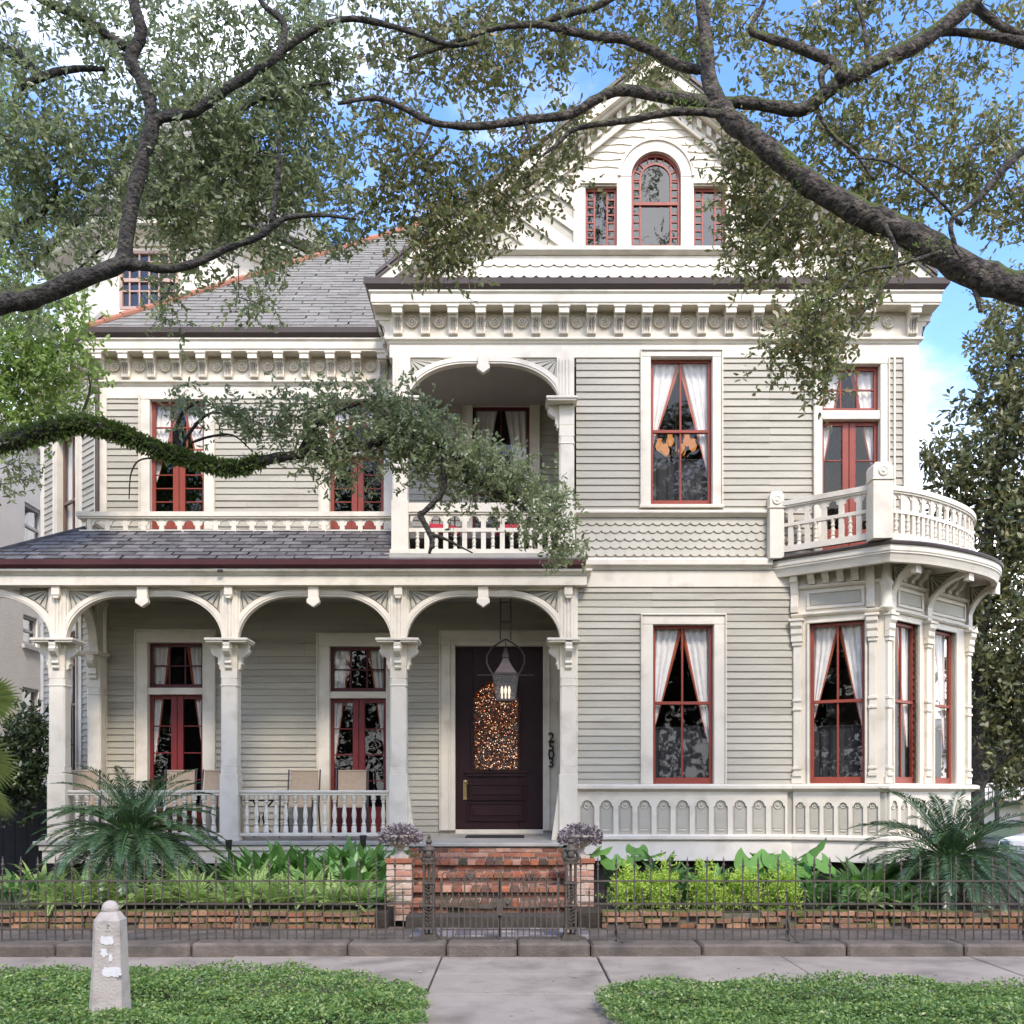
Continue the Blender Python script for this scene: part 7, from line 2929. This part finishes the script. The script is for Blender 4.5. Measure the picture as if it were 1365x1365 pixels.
# --- fan palm and shrub at the left edge
fp = thing('fan_palm', 'fan palm with yellowed leaf tips at the left edge', 'palm', (-7.2, 12.6, .26))
mb = MB()
mb.tube([(-7.2, 12.6, .26), (-7.2, 12.6, 1.3)], [.13, .10], 10)
mb.build('trunk', 'sago_trunk', fp, smooth=True)
mb = MB()
for (px_, py_, az, tilt, Rr) in ((-16, 930, .1, .15, .44), (-26, 1010, -.15, -.05, .56), (-24, 1050, -.5, -.35, .48), (-70, 960, 2.6, .3, .6), (-60, 1010, 3.6, 0, .6), (-40, 985, -1.4, .1, .6)):
    c = W(px_, py_, 12.4)
    h = Vector((math.cos(az), math.sin(az) * .4, 0)).normalized()
    t_ = h * math.cos(tilt) + Vector((0, 0, math.sin(tilt)))
    up = Vector((0, -.35, .94))
    sd = t_.cross(up).normalized()
    sd = (sd * .5 + Vector((0, 0, 1)) * .85).normalized()
    n = 30
    for i in range(n):
        a = -1.9 + 3.8 * i / (n - 1)
        d = t_ * math.cos(a) + sd * math.sin(a)
        w = sd * math.cos(a) - t_ * math.sin(a)
        L = Rr * random.uniform(.85, 1.0)
        p1 = c + d * L * .55
        p2 = c + d * L + Vector((0, 0, -.08 * L))
        mb.add([tuple(c), tuple(p1 + w * .024), tuple(p2), tuple(p1 - w * .024)], [(0, 1, 2, 3)])
    mb.tube([(-7.2, 12.6, 1.25), tuple(Vector((-7.2, 12.6, 1.5)) * .4 + c * .6), tuple(c)], [.02, .015, .01], 5)
mb.build('fans', 'fan_leaf', fp, recalc=False)
sh = thing('evergreen_shrub', 'dark evergreen shrub between the fan palm and the left bay', 'shrub', (-7.5, 14.6, .2))
mb = MB()
for k in range(5):
    mb.tube([(-7.5, 14.6, .2), (-7.5 + random.uniform(-.4, .4), 14.6, 1.4), (-7.4 + random.uniform(-.5, .6), 14.6, 2.3)], [.03, .02, .01], 5)
mb.build('stem', 'twig', sh)
tree_leaves(sh, [(20, 1010, 45, 45, 30, 14.6, .4), (-20, 1040, 60, 50, 30, 14.6, .4), (40, 965, 16, 26, 8, 14.6, .25), (35, 1040, 25, 30, 12, 14.6, .3)], 'shrub_leaf', per=10, m=8, ll=.09, lw=.034, spread=.12, L=.2, droop=0, seed=15)
# hedge on the right behind the car and in the far distance
hg = thing('garden_hedge', 'dark hedge across the side street behind the magnolia', 'hedge', (24, 33, -.14))
tree_leaves(hg, [(1340, 1010, 90, 30, 60, 33, 1.0), (1400, 980, 80, 60, 60, 34, 1.0), (1310, 960, 40, 50, 40, 36, 1.0)], 'magnolia_leaf', per=9, m=7, ll=.22, lw=.1, spread=.4, L=.4, droop=0, seed=16)

# --- trees across the street, seen only mirrored in the window panes
random.seed(77)
first_tree = None
hd = thing('reflection_hedge', 'added unseen hedge across the road, darkening the lower pane reflections', 'hedge', (0, -14, -.14))  # added out of view to block bright sky from the pane reflections
RNG = np.random.default_rng(71)
cs = RNG.uniform([-30, -15.4, 0], [30, -13.4, 6.4], size=(1000, 3))
V, c, d = sprigs(cs, 8, .35, 7, .5, .3, .15, 0)
quads_obj(V, 'foliage', 'street_leaf', hd)
for x, y, s in ((-13, -16, 1.0), (-3.5, -19, 1.15), (6, -15.5, .95), (15, -18, 1.1), (-24, -18, 1.1), (26, -16, 1.1)):
    if first_tree is None:
        st = thing('street_tree', 'spreading street tree across the road, mirrored in the panes', 'tree', (0, 0, -.14), 'trees across the street')
        mb = MB()
        mb.tube([(0, 0, -.14), (.1, 0, 2), (0, .1, 4.5), (.2, 0, 8)], [.5, .36, .3, .1], 10)
        for k in range(7):
            an_ = k * .9
            mb.tube([(0, 0, 3.2 + k * .3), (1.6 * math.cos(an_), 1.6 * math.sin(an_), 5 + k * .4), (3.4 * math.cos(an_), 3.4 * math.sin(an_), 6.2 + k * .5)], [.16, .1, .04], 6)
        mb.build('trunk', 'bark', st, smooth=True)
        RNG = np.random.default_rng(44)
        cs = RNG.normal(size=(150, 3))
        cs = cs / np.linalg.norm(cs, axis=1, keepdims=True) * RNG.random((150, 1)) ** .35 * np.array([5.2, 5.2, 3.4]) + np.array([0, 0, 7.4])
        V, c, d = sprigs(cs, 9, .6, 7, .6, .34, .16, 0)
        quads_obj(V, 'crown', 'street_leaf', st)
        first_tree = st
    else:
        st = copy_tree(first_tree)
    st.location = (x, y, -.14)
    st.rotation_euler = (0, 0, random.uniform(0, 6))
    st.scale = (s, s, s)
# ------------------------------------------------------------------ light, sky, camera
w = bpy.data.worlds.new('World')
sc.world = w
w.use_nodes = True
nt = w.node_tree
N, L = nt.nodes, nt.links
bg = N['Background']
SUN = Vector((.20, -.74, .86)).normalized()
el = math.asin(SUN.z)
az = math.atan2(SUN.x, SUN.y)
sky = N.new('ShaderNodeTexSky')
sky.sky_type = 'NISHITA'
sky.sun_disc = False
sky.sun_elevation = el
sky.sun_rotation = az
sky.air_density = 1.0
sky.dust_density = .5
sky.ozone_density = 1.6
tc = N.new('ShaderNodeTexCoord')
mp = N.new('ShaderNodeMapping')
mp.inputs['Scale'].default_value = (1, 1, 2.0)
mp.inputs['Location'].default_value = (1.35, .6, .3)
L.new(tc.outputs['Generated'], mp.inputs[0])
n1 = N.new('ShaderNodeTexNoise')
n1.inputs['Scale'].default_value = 2.6
n1.inputs['Detail'].default_value = 9
n1.inputs['Roughness'].default_value = .55
L.new(mp.outputs[0], n1.inputs['Vector'])
sx = N.new('ShaderNodeSeparateXYZ')
L.new(tc.outputs['Generated'], sx.inputs[0])
# more cloud towards the horizon
ma = N.new('ShaderNodeMath')
ma.operation = 'MULTIPLY_ADD'
ma.inputs[1].default_value = -.70
L.new(sx.outputs[2], ma.inputs[0])
L.new(n1.outputs[0], ma.inputs[2])
mr = N.new('ShaderNodeMapRange')
mr.inputs[1].default_value = .09
mr.inputs[2].default_value = .38
mr.interpolation_type = 'SMOOTHSTEP'
L.new(ma.outputs[0], mr.inputs[0])
mx = N.new('ShaderNodeMix')
mx.data_type = 'RGBA'
L.new(mr.outputs[0], mx.inputs[0])
hs = N.new('ShaderNodeHueSaturation')
hs.inputs['Saturation'].default_value = 1.22
hs.inputs['Hue'].default_value = .512
L.new(sky.outputs[0], hs.inputs['Color'])
L.new(hs.outputs[0], mx.inputs[6])
mx.inputs[7].default_value = (6.7, 6.7, 6.75, 1)
L.new(mx.outputs[2], bg.inputs[0])
bg.inputs[1].default_value = .15
ld = bpy.data.lights.new('sun', 'SUN')
ld.energy = 1.25
ld.angle = math.radians(13)
ld.color = (1, .91, .80)
lo = bpy.data.objects.new('sun', ld)
lo.rotation_euler = SUN.to_track_quat('Z', 'Y').to_euler()
lo.location = (-10, -10, 20)
COL.objects.link(lo)
cd = bpy.data.cameras.new('camera')
cam = bpy.data.objects.new('camera', cd)
COL.objects.link(cam)
cam.location = (0, 0, EYE)
cam.rotation_euler = (math.radians(90), 0, 0)
cd.sensor_width = 36
cd.sensor_fit = 'HORIZONTAL'
cd.lens = FPX / 1365 * 36
cd.shift_y = (HOR - 682.5) / 1365
cd.clip_start = .1
cd.clip_end = 1000
sc.camera = cam
sc.view_settings.view_transform = 'Standard'
sc.view_settings.look = 'None'
sc.view_settings.gamma = 1
sc.view_settings.exposure = 1.76
sc.cycles.max_bounces = 8
sc.cycles.transparent_max_bounces = 12
sc.cycles.caustics_reflective = False
sc.cycles.caustics_refractive = False
sc.cycles.use_denoising = True
